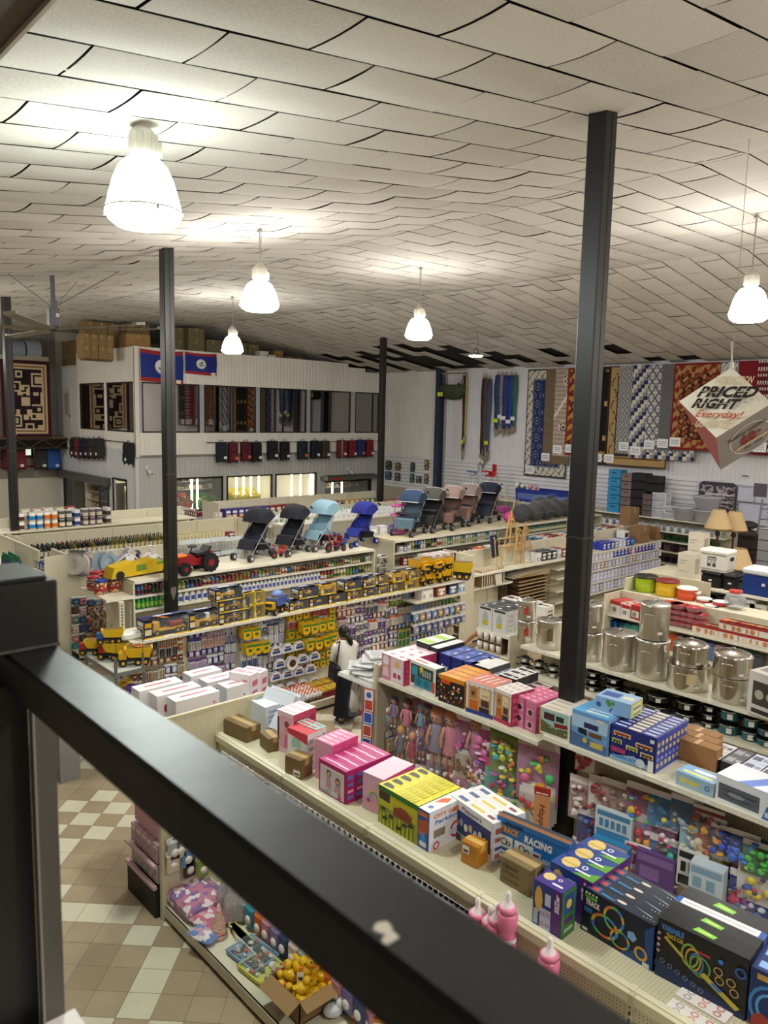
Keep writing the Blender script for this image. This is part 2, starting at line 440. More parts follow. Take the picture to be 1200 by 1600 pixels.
def make_lamp(x,y,zt,zb,k):
 colr={0:'#f3fff8',1:'#fffaf4',2:'#fff6ea'}[k]
 r=.315;h=zt-zb
 key=('lamp',k)
 if key not in _mats:
  m=bpy.data.materials.new('lit_acrylic');m.use_nodes=True;b=m.node_tree.nodes['Principled BSDF']
  sv(b,'Base Color',(.8,.8,.8,1));sv(b,'Emission Color',lin(colr)+(1,))
  sv(b,'Emission Strength',LAMP_E*.75 if k==0 else LAMP_E*1.9);_mats[key]=m
 em=_mats[key];grey=mat('#9a9a94',.4,.5);wh=mat('#a9a598',.45)
 zc=ceil_z(x);kl=('lens',k)
 if kl not in _mats:m=em.copy();m.node_tree.nodes['Principled BSDF'].inputs['Emission Strength'].default_value=LENS_E;_mats[kl]=m
 el=_mats[kl]
 bal=MB(wh);bal.la([(.07,h),(.10,h+.03),(.115,h+.05),(.115,h+.2),(.1,h+.22),(.06,h+.26),(.045,h+.3)],12,smooth=False)
 for q in range(10):
  a=2*PI*q/10;bal.box(.112*cos(a)-.008,.112*sin(a)-.008,h+.06,.112*cos(a)+.012,.112*sin(a)+.008,h+.2)
 bal.box(.06,-.05,h+.04,.15,.05,h+.16)
 dome=MB(em);s=h/.55
 dome.la([(.1,h),(.15,h-.01),(.2,h-.06*s),(.25,h-.17*s),(.285,h-.29*s),(r,h-.42*s)],28,cap=False)
 dome.la([(r,h-.42*s),(r*.93,h-.49*s),(r*.72,h-.54*s),(.001,h-.55*s)],28,m=el,cap=False)
 ring=MB('#b9b7ad');ring.la([(r+.004,h-.425*s),(r+.010,h-.42*s),(r+.004,h-.41*s)],28,cap=False)
 for q in range(3):a=2.1*q+.4;ring.box((r+.005)*cos(a)-.012,(r+.005)*sin(a)-.012,h-.46*s,(r+.005)*cos(a)+.012,(r+.005)*sin(a)+.012,h-.42*s)
 rod=MB(grey);top=zc-zb-.02
 rod.cyl((0,0,h+.28),(0,0,top),.011,n=6);rod.la([(.05,top-.03),(.03,top-.06),(.015,top-.07)],8)
 wire=MB('#b0aca0');wire.tube([(.03,0,h+.28),(.07,.02,h+.35),(.03,.01,(h+top)/2+.1),(.04,0,top)],.004,4)
 return Thing('pendant_lamp','lamp',None,[('ballast',bal),('lamp_shade',dome,[('rim',ring)],'glowing white dome'),('rod',rod),('cable',wire)])
lamp_names=['largest glowing dome lamp at upper left close under the ceiling','glowing dome lamp hanging between the left post and the picture centre','small glowing dome lamp in front of the office roof boxes','glowing dome lamp hanging in the middle above the far post','glowing dome lamp at the right picture edge above the hanging cube sign']
for i,(x,y,zt,zb,k)in enumerate(LAMPS):
 lb=lamp_names[i]if i<5 else 'glowing dome lamp of the same row hanging outside the picture'
 make_lamp(x,y,zt,zb,k).put((x,y,zb),label=lb,group='dome pendant lamps of the hall' if i<5 else 'dome lamps outside the picture')
lb=MB(mat('#8d8d88',.4,.6));lb.la([(.06,.1),(.09,.12),(.09,.24),(.04,.27)],12);lb.la([(.235,.035),(.235,.075),(.1,.11)],20)
ld=MB(mat('#f4f6ff',.4,emit=150.));ld.la([(.001,0),(.2,.0),(.225,.03),(.23,.045)],20,cap=False)
lw=MB('#77736b');zc=ceil_z(19.75)-7.29;lw.tube([(0,0,.26),(.06,-.05,.42),(.03,-.02,.65),(.02,0,zc)],.007,5)
Thing('disc_lamp','lamp',None,[('housing',lb),('diffuser',ld),('cable',lw)]).put((19.75,17.16,7.29),label='small flat round lamp on a thin cable near the back wall')
fp=onX(84,515,6.05);hub=Vector((6.05,fp.y,fp.z));zc=ceil_z(6.05)
fm=MB(mat('#5f6163',.45,.5));fm.box(-.04,-.04,.55,.04,.04,zc-hub.z,b=.005);fm.box(-.065,-.065,.42,.065,.065,.62);fm.box(-.11,-.1,.06,.11,.1,.45,b=.01)
fm.box(.02,-.104,.26,.09,-.1,.34,'#d8d8d8');fm.la([(.09,.06),(.1,.02),(.1,-.02),(.05,-.05)],14,m='#3c3c3e')
blades=[]
bm_='#8b8579'
for a in[atan2(e.y-hub.y,e.x-hub.x)for e in(onz(238,506,hub.z),onz(2,486,hub.z),onz(2,510,hub.z))]+[-1.0,1.6]:
 b=MB(bm_);b.M=RZ(a)@RX(.12);b.box(.1,-.13,-.012,2.55,.13,.004,b=.004);b.box(2.55,-.1,-.006,2.68,.12,.05);blades.append(('blade',b))
gw=[]
for(px,py)in((12,427),(121,440),(190,422),(8,475)):
 e=onz(px,py,0);v=ray(px,py);t=0
 while CAMH+v.z*t<ceil_z(v.x*t)and t<60:t+=.02
 q=v*t+Vector((0,0,CAMH));g=MB('#6f6c66');g.cyl((0,0,.45),tuple(q-hub),.008,n=4);gw.append(('guy_wire',g))
Thing('ceiling_fan','ceiling fan',None,[('motor',fm)]+blades+gw).put(tuple(hub),label='large grey industrial ceiling fan with long blades and guy wires')
# == OFFICE BLOCK
def wall_holes(mb,ax,pos,a0,a1,z0,z1,holes,th,m,rib=None):
 """vertical slab; ax 'y' -> plane y=pos spanning x a0..a1; ax 'x' -> plane x=pos spanning y; holes (a0,a1,z0,z1)"""
 cuts=sorted({a0,a1}|{h[0]for h in holes}|{h[1]for h in holes})
 for a,b in zip(cuts,cuts[1:]):
  c=(a+b)/2;hs=sorted([h for h in holes if h[0]<c<h[1]],key=lambda h:h[2]);z=z0
  spans=[]
  for h in hs:spans.append((z,h[2]));z=h[3]
  spans.append((z,z1))
  for(s,e)in spans:
   if e-s<.01:continue
   if ax=='y':mb.box(a,pos,s,b,pos+th,e,m)
   else:mb.box(pos,a,s,pos+th,b,e,m)
   if rib:
    if ax=='y':ribbed(mb,(a,pos-.001,0),(b,pos-.001,0),s,e,(0,-1,0),m,rib)
    else:ribbed(mb,(pos-.001,b,0),(pos-.001,a,0),s,e,(-1,0,0),m,rib)
OW=mat('#ebe8de',.5,noise=.05,nscale=1.5);OW2=mat('#c4c5c2',.5,noise=.06,nscale=1.2);OWS=mat('#d6dade',.5,noise=.05,nscale=1)
mb=MB(OW)
fz=lambda X:min(7.6,ceil_z(X)-.02)
for i in range(12):
 a=XOFF+.0+i*(XB-XOFF)/12;b=a+(XB-XOFF)/12;zt=min(7.62,ceil_z(b)-.01)if i>7 else 7.62
 ribbed(mb,(a,YOFF,0),(b,YOFF,0),6.33,zt,(0,-1,0),OW,.16)
 mb.box(a,YOFF+.001,6.33,b,YOFF+.15,zt,OW)
ribbed(mb,(XOFF,YOFF,0),(XB,YOFF,0),3.56,4.42,(0,-1,0),OW,.16)
mb.box(XOFF,YOFF+.001,3.56,XB,YOFF+.15,4.42,OW)
mb.box(XOFF-.02,YOFF-.02,3.52,XB,YOFF+.16,3.57,'#8d8a80')
mb.box(XOFF-.03,YOFF-.03,3.5,XOFF+.13,YOFF+.12,7.63,mat('#e2dfd4',.45))
mb.box(XOFF-.035,YOFF-.01,3.56,XOFF-.03,YOFF+.06,7.6,'#a88d63')
def px_spans(xs,Y,y=640):return[onY(x,y,Y).x for x in xs]
wins=[(222,312),(319,400),(406,479),(485,548),(555,590)]
WX=[(onY(a,640,YOFF).x,onY(b,640,YOFF).x)for a,b in wins];WX[-1]=(WX[-1][0],XB-.1)
ed=[XOFF+.13]+[v for w in WX for v in w]+[XB]
for a,b in zip(ed[0::2],ed[1::2]):mb.box(a,YOFF,4.42,b,YOFF+.12,6.33,mat('#a9aeb4',.4))
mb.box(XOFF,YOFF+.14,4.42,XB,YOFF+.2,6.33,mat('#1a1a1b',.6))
YL=YOFF+.14;hz0,hz1=1.25,onY(390,742,YL).z
DW=[(272,349),(354,426),(430,495)]
DX=[(onY(a,760,YL).x,onY(b,760,YL).x)for a,b in DW];DX[0]=(onY(258,760,YL).x,DX[0][1])
dx0,dx1=onY(508,760,YL).x,onY(583,760,YL).x
wall_holes(mb,'y',YL,XOFF,XB,0,3.56,[(a,b,hz0,hz1)for a,b in DX]+[(dx0,dx1,0,2.2)],.12,OW2,.2)
stc('wall_office_front',mb)
mb=MB(OWS)
SW=[(onX(163,640,XOFF).y,onX(125,640,XOFF).y),(onX(211,640,XOFF).y,onX(167,640,XOFF).y)]
ye=onX(119,560,XOFF).y
sd=[(onX(170,770,XOFF).y,onX(100,770,XOFF).y,0,2.3),(onX(198,770,XOFF).y,onX(176,770,XOFF).y,.5,2.58)]
wall_holes(mb,'x',XOFF,YOFF,ye,3.75,7.62,[(a,b,4.42,6.33)for a,b in SW],.12,OW,.16)
wall_holes(mb,'x',XOFF+.02,YOFF+.13,YFAR,0,3.75,sd,.12,OWS,.2)
mb.box(XOFF+.02,ye,3.75,XOFF+.14,YFAR,7.0,OWS)
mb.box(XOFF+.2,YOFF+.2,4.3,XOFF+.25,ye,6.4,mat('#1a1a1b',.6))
stc('wall_office_left',mb)
mb=MB(mat('#c9c8c0',.6));mb.box(XOFF,YOFF+.13,7.0,XB,YFAR,7.12);mb.box(XOFF+.1,YOFF+.2,3.56,XB,YFAR,3.75);stc('trim_4',mb)
mirror=bpy.data.materials.new('tinted_pane');mirror.use_nodes=True;_nt=mirror.node_tree;_b=_nt.nodes['Principled BSDF']
sv(_b,'Base Color',(.34,.32,.31,1));sv(_b,'Metallic',1);sv(_b,'Roughness',.03)
fr=mat('#141414',.4)
def window_front(n,a,b,mull,ax='y'):
 f=MB(fr);p=MB(mirror);z0,z1=4.42,6.33;w=.055
 def bx(m_,a0,s0,a1,s1,d0,d1):
  if ax=='y':m_.box(a0,YOFF+d0,s0,a1,YOFF+d1,s1)
  else:m_.box(XOFF+d0,a0,s0,XOFF+d1,a1,s1)
 bx(f,a,z0,b,z0+w,.0,.09);bx(f,a,z1-w,b,z1,.0,.09);bx(f,a,z0,a+w,z1,.0,.09);bx(f,b-w,z0,b,z1,.0,.09)
 for q in mull:bx(f,q-w/2,z0,q+w/2,z1,.01,.09)
 bx(p,a+w,z0+w,b-w,z1-w,.045,.05)
 o=stc('window_%d'%n,f);c=link('pane',p.mesh('pane'),o)
mulls=[[],[onY(360,640,YOFF).x],[onY(443,640,YOFF).x],[onY(517,640,YOFF).x],[onY(583,640,YOFF).x]]
for i,((a,b),m_)in enumerate(zip(WX,mulls)):window_front(i+1,a,b,m_)
for i,(a,b)in enumerate(SW):window_front(6+i,a,b,[],'x')
# == lit chillers behind the openings
glow=mat('#fff6e0',.4,emit=7.)
def chiller(name,label,x0,x1,z0,z1,tubes,goods,seed,back='#4a4a44',y=None,bright=False):
 y=YL+.12 if y is None else y;rnd=RNG(seed)
 body=MB(mat('#e6e3d4' if bright else back,.4));d=1.1
 body.box(x0,y+d,z0,x1,y+d+.05,z1);body.box(x0-.04,y,z0,x0,y+d,z1);body.box(x1,y,z0,x1+.04,y+d,z1);body.box(x0,y,z1,x1,y+d,z1+.05);body.box(x0,y,z0-.05,x1,y+d,z0)
 parts=[]
 f=MB(fr);w=.05
 f.box(x0,y-.13,z0,x0+w,y-.02,z1);f.box(x1-w,y-.13,z0,x1,y-.02,z1);f.box(x0,y-.13,z1-w,x1,y-.02,z1);f.box(x0,y-.13,z0,x1,y-.02,z0+w)
 parts.append(('frame',f))
 g=MB(gls('#e8efe8',.12));g.box(x0+w,y-.08,z0+w,x1-w,y-.074,z1-w);parts.append(('pane',g))
 for t in tubes:
  m_=MB(glow);tx=x0+(x1-x0)*t;m_.box(tx-.03,y+.22,z0+.05,tx+.03,y+.28,z1-.08);parts.append(('light_tube',m_))
 if not bright:
  for q in range(1,3):
   m_=MB(mat('#9b9a92',.4));zz=z0+(z1-z0)*(.36+.24*q);m_.box(x0+.05,y+.5,zz,x1-.05,y+d,zz+.03)
   k=int((x1-x0)/.16)
   for j in range(k):
    if rnd.random()<.8:
     m_.box(x0+.08+j*.16,y+.55,zz+.03,x0+.2+j*.16,y+.9,zz+.12+rnd.random()*.1,mat(rnd.choice(['#c9a25c','#b7b08f','#8a6a42','#d8c9a5','#6f7a4a','#c9c4b4']),.5))
   parts.append(('stocked_shelf',m_))
 Thing(name,'chiller',body,parts).put((0,0,0),0,label)
chiller('produce_chiller','produce cooler behind the first front opening with red and green crates',DX[0][0]+.02,DX[0][1]-.02,hz0,hz1-.02,[.52,.62],0,1)
chiller('produce_chiller','bright cooler behind the middle opening over yellow crates',DX[1][0]+.02,DX[1][1]-.02,hz0,hz1-.02,[.3,.46,.62,.8],0,2,bright=True)
chiller('dairy_chiller','bright upright fridge with three white light strips',DX[2][0]+.02,DX[2][1]-.02,hz0,hz1-.02,[.5,.72,.97],0,3,bright=True)
chiller('drinks_cooler','low lit drinks cooler in the doorway by the far post',dx0+.05,dx1-.05,1.2,2.15,[.08,.3,.5],0,4,y=YL+.35)
cn=MB(mat('#6d6a66',.4,.4));cn.box(dx0-.3,YL-.55,2.28,dx1+.2,YL-.02,2.42);cn.box(dx0-.3,YL-.56,2.42,dx1-.4,YL-.3,2.5,mat('#4c4a47',.4))
sg=MB('#b03028');sg.box(dx0-.05,YL-.57,2.3,dx0+.6,YL-.55,2.38)
Thing('roller_shutter','shutter',cn,[('sign',sg)]).put((0,0,0),0,'grey rolled shutter housing over the lit doorway at far right')
def crate(w,d,h,m,fill,rnd):
 b=MB(m);b.box(-w/2,-d/2,0,w/2,d/2,.02);t=.02
 b.box(-w/2,-d/2,0,w/2,-d/2+t,h*.7);b.box(-w/2,d/2-t,0,w/2,d/2,h);b.box(-w/2,-d/2,0,-w/2+t,d/2,h*.85);b.box(w/2-t,-d/2,0,w/2,d/2,h*.85)
 g=MB()
 for k in range(24):
  g.ball((rnd.uniform(-w/2+.05,w/2-.05),rnd.uniform(-d/2+.05,d/2-.05),h*.55+rnd.random()*.05),.045,6,rnd.choice(fill))
 return b,g
rnd=RNG(5)
def crates(px0,px1,n,colr,fills,cname,z,lab,tilt=.35):
 for i in range(n):
  x=onY(px0+(px1-px0)*(i+.5)/n,775,YL+.45).x;w=abs(onY(px1,775,YL+.45).x-onY(px0,775,YL+.45).x)/n*.94
  b,g=crate(w,.7,.34,mat(colr,.4),[mat(f,.5)for f in fills],rnd)
  P=Thing('produce_crate','crate',b,[('produce',g)]);P.put((x,YL+.55,z),rot=(tilt,0,0),label=lab,group=lab)
crates(272,296,2,'#c8501e',['#c9b08a','#8a5a32'],'crate',1.5,'orange plastic produce crate behind the first front opening')
crates(306,348,2,'#2f7a34',['#3f6f2c','#dcae4a','#6b8f3a'],'crate',1.46,'green plastic produce crate behind the first front opening')
crates(357,402,2,'#d8c81e',['#c8b820','#e3d9a0','#b8b83a'],'crate',1.6,'yellow plastic produce crate behind the middle opening')
y0,y1=sd[0][0],sd[0][1]
f=MB(mat('#1c1c1e',.35));xs=XOFF-.02
f.box(xs,y0,0,xs+.14,y0+.12,2.2);f.box(xs,y1-.12,0,xs+.14,y1,2.2);f.box(xs-.18,y0-.2,2.2,xs+.14,y1+.3,2.52,mat('#57565a',.4));f.box(xs,y0+.95,0,xs+.08,y0+1.03,2.2);f.box(xs,y1-1.2,0,xs+.08,y1-1.1,2.2)
g=MB(gls('#39424a',.55));g.box(xs+.03,y0+.12,.1,xs+.04,y0+.95,2.15);g.box(xs+.03,y1-1.1,.1,xs+.04,y1-.12,2.15)
o=stc('door_1',f);link('pane',g.mesh('pane'),o)
f=MB(mat('#141414',.4));a,b=sd[1][0],sd[1][1]
for r in((a,.5,a+.05,2.58),(b-.05,.5,b,2.58),(a,2.53,b,2.58),(a,.5,b,.55)):f.box(xs+.01,r[0],r[1],xs+.06,r[2],r[3])
o=stc('window_8',f)
def rack(x,ya,yb,label,seed,zt=2.1):
 rnd=RNG(seed);b=MB(mat('#e8e2d2',.4));b.box(x+.75,ya,0,x+.8,yb,zt+.1);b.box(x,ya-.03,0,x+.78,ya,zt+.1);b.box(x,yb,0,x+.78,yb+.03,zt+.1)
 ps=[]
 for zz in(.6,.95,1.3,1.65,2.0):
  s=MB(mat('#e8e2d2',.4));s.box(x+.05,ya,zz,x+.75,yb,zz+.03);ps.append(('shelf',s))
 l=MB(glow);l.box(x+.1,ya+.1,zt+.12,x+.2,yb-.1,zt+.17);ps.append(('light_tube',l))
 for zz in(.6,.95,1.3,1.65):
  n=int((yb-ya)/.2)
  for j in range(n):
   if rnd.random()<.85:
    lo=MB(mat(rnd.choice(['#a97b42','#c19a62','#8a5a2c','#d8c3a0']),.6));lo.ball((0,0,.07),.075,8,sc=(1.5,1,.9))
    solo('bread_loaf',lo,'bread loaf on the lit racks seen through the side doors','bread',(x+.3,ya+.1+j*.2,zz+.03),group='loaves on the bakery racks')
 Thing('bakery_rack','rack',b,ps).put((0,0,0),0,label)
rack(XOFF+.5,y0+.9,y1-1.2,'white lit bakery rack behind the black sliding doors',4)
rack(XOFF+.5,a,b,'white lit bakery rack behind the narrow side window',5)
for(px,py,lb)in((232,735,'small white security camera on the wall under the flags'),(547,736,'small white security camera above the far shutter')):
 p=onY(px,py,YL-.18);c=MB(mat('#e8e8e4',.4));c.cyl((0,.0,.0),(.06,-.16,-.12),.045,.05,10);c.cyl((0,.16,.1),(0,0,0),.015,n=6);c.box(-.04,.14,.04,.04,.18,.16)
 l=MB(mat('#151515',.2));l.cyl((.06,-.16,-.12),(.064,-.168,-.126),.038,n=10)
 Thing('security_camera','camera',c,[('lens',l)]).put(tuple(p),label=lb)
 # == luggage
def luggage(colr,dark,w=.46,h=.72,band=None,tagc='#f2f2ee'):
 key=('lug',colr,w,h,band,tagc)
 if key in _mats:return _mats[key]
 m=mat(colr,.75,noise=.15,nscale=8);b=MB(m);d=.26;b.box(-w/2,-d/2,.05,w/2,d/2,h,b=.045)
 pk=MB(m);pk.box(-w*.4,-d/2-.04,.1,w*.4,-d/2+.02,h*.52,b=.02);pk.box(-w*.36,-d/2-.03,h*.57,w*.36,-d/2+.02,h*.9,b=.015)
 zp=MB(mat(dark,.5));zp.box(-w*.4,-d/2-.043,h*.5,w*.4,-d/2-.038,h*.515);zp.box(-w*.36,-d/2-.033,h*.86,w*.36,-d/2-.028,h*.875);zp.box(-w/2-.002,-.02,.05,-w/2+.004,.02,h)
 hd=MB(mat(dark,.5));hd.tube([(-.09,0,h-.01),(-.08,0,h+.05),(-.03,0,h+.075),(.03,0,h+.075),(.08,0,h+.05),(.09,0,h-.01)],.012,5)
 wh=[]
 for sx in(-1,1):
  for sy in(-1,1):
   q=MB('#101012');q.cyl((sx*w*.4-.012,sy*d*.36,.03),(sx*w*.4+.012,sy*d*.36,.03),.032,n=8);wh.append(('wheel',q))
 tg=MB(mat(tagc,.5));tg.box(.02,-d/2-.05,.16,.16,-d/2-.045,.27)
 ps=[('pocket',pk,[('zip',zp)]),('handle',hd),('price_tag',tg)]+wh
 if band:q=MB(mat(band,.6));q.box(-w*.28,-d/2-.045,.07,-w*.16,-d/2-.03,h-.02);ps.append(('strap',q))
 P=Thing('suitcase','suitcase',b,ps);_mats[key]=P;return P
LUG=[(346,707,'#1d2634','dark navy','#f4f4f0'),(364,708,'#5f1e29','wine red','#e8762c'),(384,706,'#5b1a26','wine red','#e8762c'),(401,707,'#17191f','black','#f4f4f0'),(426,704,'#1b1c20','black','#f4f4f0'),(445,705,'#15171c','black','#f4f4f0'),(473,704,'#1b2536','navy','#e8762c'),(492,703,'#171c28','dark navy','#f4f4f0'),(508,703,'#43352d','brown','#f4f4f0'),(534,702,'#7e1f2c','red','#f4f4f0'),(550,702,'#80222e','red','#f4f4f0'),(563,701,'#213a72','blue','#e8762c'),(577,701,'#86222f','red','#f4f4f0')]
wherel=['first in the row on the office front','second in the row on the office front','third in the row left of a black one','fourth in the row right of the wine red pair','left of a pair in the second cluster','right one of the pair in the second cluster','left one of the third cluster','middle of the third cluster','right one of the third cluster','with a grey strap at the far end cluster','left of the blue one at the far end','between two red ones at the far end','rightmost of the row by the far post']
for i,((px,py,c,cn_,tg),wl)in enumerate(zip(LUG,wherel)):
 p=onY(px,py,YOFF-.2);P=luggage(c,'#0f1014',.47 if i in(9,6,4)else.42,.84,'#9aa0a8' if i==9 else None,tg)
 P.put((p.x,YOFF-.19,p.z-.42),0,'%s suitcase hung %s'%(cn_,wl),group='suitcases hung on the office front')
for i,(px,py,c,cn_)in enumerate([(201,709,'#17181c','black'),(117,700,'#1a1f2e','navy'),(124,701,'#7a2530','red'),(131,701,'#1e2136','dark blue'),(139,701,'#1e2136','dark blue'),(147,701,'#3a3330','brown'),(155,701,'#2e2b2a','grey brown')]):
 p=onX(px,py,XOFF-.2);P=luggage(c,'#0f1014',.5,.84)
 lb='lone black suitcase hung on the side wall near the office corner' if i==0 else '%s suitcase in the tight row on the side wall, number %s from the left'%(cn_,['','one','two','three','four','five','six'][i])
 P.put((XOFF-.2,p.y,p.z-.42),-PI/2,lb,group='suitcases hung on the office side wall')
for i,(px,py,c,cn_)in enumerate([(29,718,'#7e2a30','dull red'),(64,718,'#3c3835','grey brown'),(84,718,'#2f62b0','bright blue'),(14,717,'#5a1c26','dark red')]):
 p=onY(px,py,YFAR-.5);P=luggage(c,'#0f1014',.56,.95);P.put((p.x,YFAR-.5,p.z-.47),0,'%s suitcase hung under the far left gallery'%cn_,group='suitcases under the far left gallery')
lr=MB('#55534e');lr.box(XOFF+2.9,YOFF-.09,4.02,XB-.2,YOFF-.06,4.05);lr.box(XOFF+3,YOFF-.08,4.0,XOFF+3.04,YOFF,4.04)
lr.box(XOFF-.09,YOFF+.1,4.02,XOFF-.06,34,4.05);solo('hanging_rail',lr,'thin grey rail carrying the suitcases around the office corner','rail')
# == flags
def flag(px0,py0,px1,py1,label,seed):
 a=onY(px0,py0,YOFF-.06);b=onY(px1,py1,YOFF-.06);w,h=b.x-a.x,a.z-b.z
 mb=MB();nu,nv=24,16;M_={'r':mat('#a3272c',.7),'b':mat('#1a2f86',.7)}
 def S(u,v):return(w*u,-.02-.025*sin(u*9+seed)-.015*sin(v*7+u*5),-h*v+.05*h*sin(u*PI)*(-1 if v<.5 else-.6)*(1-v)-.06*h*u*(v))
 for j in range(nv):
  for i in range(nu):
   m='r' if(j<2 or j>=nv-2)else 'b';mb.use(M_[m])
   mb.add([S(i/nu,j/nv),S((i+1)/nu,j/nv),S((i+1)/nu,(j+1)/nv),S(i/nu,(j+1)/nv)],[(0,3,2,1)],True)
 em=MB(mat('#e9e9e2',.6));r=.235*h;cu,cv=.5,.5
 def D(x,z,e):q=S(cu+x/w,cv-z/h);return(q[0],q[1]-e,q[2])
 def disc(rad,e,m,x0=0,z0=0,sx=1,sz=1):
  em.use(m);n=20;em.add([D(x0,z0,e)]+[D(x0+rad*sx*cos(2*PI*k/n),z0+rad*sz*sin(2*PI*k/n),e)for k in range(n)],[(0,1+k,1+(k+1)%n)for k in range(n)])
 disc(r,.004,mat('#e9e9e2',.6))
 for k in range(28):disc(r*.055,.006,mat('#2f5a3a',.6),r*.87*cos(2*PI*k/28),r*.87*sin(2*PI*k/28))
 disc(r*.62,.006,mat('#dfe2dc',.6));g=mat('#33362e',.6)
 disc(r*.3,.008,g,0,r*.32,1.2,.7);disc(r*.06,.008,g,0,-.02*r,1,5);disc(r*.12,.008,g,-r*.32,-.05*r,.6,2.2);disc(r*.12,.008,g,r*.32,-.05*r,.6,2.2);disc(r*.25,.008,g,0,-.35*r,1.8,.35);disc(r*.15,.01,mat('#a9b4c8',.6),0,-.05*r,1,1.2)
 tg=MB('#e8e4c8');q=S(.88,.93);tg.box(q[0]-.1,q[1]-.02,q[2]-.07,q[0]+.1,q[1]-.015,q[2]+.06)
 gr=MB(mat('#d8d8d2',.6));gr.tube([S(0,0),S(0,1)],.012,4)
 Thing('flag','flag',mb,[('emblem',em,[],'round white emblem'),('price_tag',tg),('hem',gr)]).put((a.x,YOFF-.06,a.z),label=label)
flag(218,544,286,598,'larger blue flag with red borders at the office corner, half behind the post',0)
flag(288,549,339,586,'smaller blue and red flag with round emblem right of the post',2)
# == cartons on the office roof
def carton(w,d,h,c='#8f7752',pat=False,tape='#b39a6a'):
 key=('carton',w,d,h,c,pat)
 if key in _mats:return _mats[key]
 m=mat(c,.75,noise=.12,nscale=5);b=MB(m);b.box(-w/2,-d/2,0,w/2,d/2,h,b=.008)
 tp=MB(mat(tape,.35));tp.box(-.03,-d/2-.002,h*.0+h*.75,.03,-d/2,h);tp.box(-.03,-d/2,h,.03,d/2,h+.002);tp.box(-w/2,-d/2-.001,h*.5-.004,w/2,-d/2-.0002,h*.5+.004,mat('#6d5a3c',.7))
 if pat:
  F=Face(b,(-w/2,-d/2,0),(1,0,0),(0,0,1),w,h)
  for(u,v)in((.25,.25),(.75,.25),(.25,.75),(.75,.75),(.5,.5)):F.disc(u,v,.13,'#5d6040',8);F.disc(u,v,.07,'#8a805c',6)
  F2=Face(b,(-w/2,d/2,0),(0,-1,0),(0,0,1),d,h)
  for(u,v)in((.3,.3),(.7,.7)):F2.disc(u,v,.13,'#5d6040',8)
 P=Thing('cardboard_box','cardboard box',b,[('tape',tp)]);_mats[key]=P;return P
rz=7.13
rows=[(92,122,545,567,'S',4,'#8f7856',False,'left end of the roof stack, lower tier'),(129,178,523,543,0.6,4,'#94794f',False,'behind the side parapet, lower tier'),(132,186,487,512,1.6,3,'#8a7048',False,'high stack behind the fan blade'),(198,236,522,541,0.3,1,'#a5824c',False,'tan one at the parapet corner'),(199,234,500,520,0.9,2,'#7b6646',False,'behind the tan corner one'),(272,292,486,545,1.0,1,'#7f7250',True,'right of the post'),(294,320,495,548,.6,1,'#81744f',True,'right of the post, second'),(322,388,496,552,0.9,3,'#857857',True,'behind the small dome lamp'),(389,405,510,556,.7,1,'#857857',True,'beside the white cartons'),(444,475,538,566,.6,2,'#7f7250',True,'middle group on the roof'),(480,499,553,568,.35,1,'#9a8136',False,'yellowish one right of the middle group'),(500,523,551,572,.5,2,'#82754e',True,'last group before the dark corner'),(428,443,548,561,.4,1,'#9b7a45',False,'small plain one left of the middle group')]
nrep=['one','two','three','four','five','six','seven','eight']
for(p0,p1,yt,yb,off,n,c,pt,wh)in rows:
 if off=='S':
  for k in range(n):
   pa=onX(p0+(p1-p0)*(k+.5)/n,yb,XOFF+.5)
   pa.y=35.2-1.2*k;w=1.1
   for t in range(2):carton(round(w,2),.6,.55,c,False).put((XOFF+.6,pa.y,7.13+.56*t),-PI/2,'brown carton, %s tier, %s of the row at the left end of the office roof'%(['lower','upper'][t],nrep[k]),group='cartons stored on the office roof')
  continue
 Y=YOFF+.35+off;xa,xb=onY(p0,yb,Y).x,onY(p1,yb,Y).x;zt=onY((p0+p1)/2,yt,Y).z;H=min(zt,ceil_z(xb)-.12)-rz;tiers=max(1,round(H/.55));w=(xb-xa)/n
 for k in range(n):
  for t in range(tiers):
   carton(round(w*.96,2),.6,round(H/tiers-.005,2),c,pt).put((xa+w*(k+.5),Y+.3,rz+t*H/tiers),rnd.uniform(-.03,.03),label='%s carton, column %s, tier %s, %s'%('brown printed' if pt else 'plain brown',nrep[k],nrep[t],wh),group='cartons stored on the office roof')
for k,px in enumerate((409,420)):
 p=onY(px,558,YOFF+.6);b=MB('#d9d7cf');b.box(-.22,-.2,0,.22,.2,.75 if k==0 else.62,b=.01);tp=MB(mat('#b8b4a4',.4));tp.box(-.03,-.203,.4,.03,-.2,.6)
 Thing('white_carton','box',b,[('tape',tp)]).put((p.x,YOFF+.6,rz),label='%s of two white cartons on the office roof'%['taller','shorter'][k])
tr=MB('#241e1a');ya=YFAR-1.2;za,zb=onY(40,702,ya).z,onY(40,685,ya).z
tr.box(3.2,ya,zb-.08,XOFF-.01,ya+.12,zb);tr.box(3.2,ya,za,XOFF-.01,ya+.12,za+.07);tr.box(3.2,ya+.1,za,XOFF,ya+.14,zb,mat('#0e0b0a',.8))
web=MB('#6a4b2a');x=3.3;s=1
while x<XOFF-.5:web.cyl((x,ya-.01,za+.05 if s>0 else zb-.06),(x+.55,ya-.01,zb-.06 if s>0 else za+.05),.02,n=4);x+=.55;s=-s
deck=MB(mat('#7a5b36',.6));deck.box(3.2,ya-.05,zb,XOFF,YFAR-.02,zb+.06)
Thing('gallery_truss','truss',tr,[('web',web),('deck',deck)]).put((0,0,0),0,'dark lattice truss of the far left gallery with suitcases below')
wz=[onY(50,y,YFAR-.02).z for y in(711,700)]
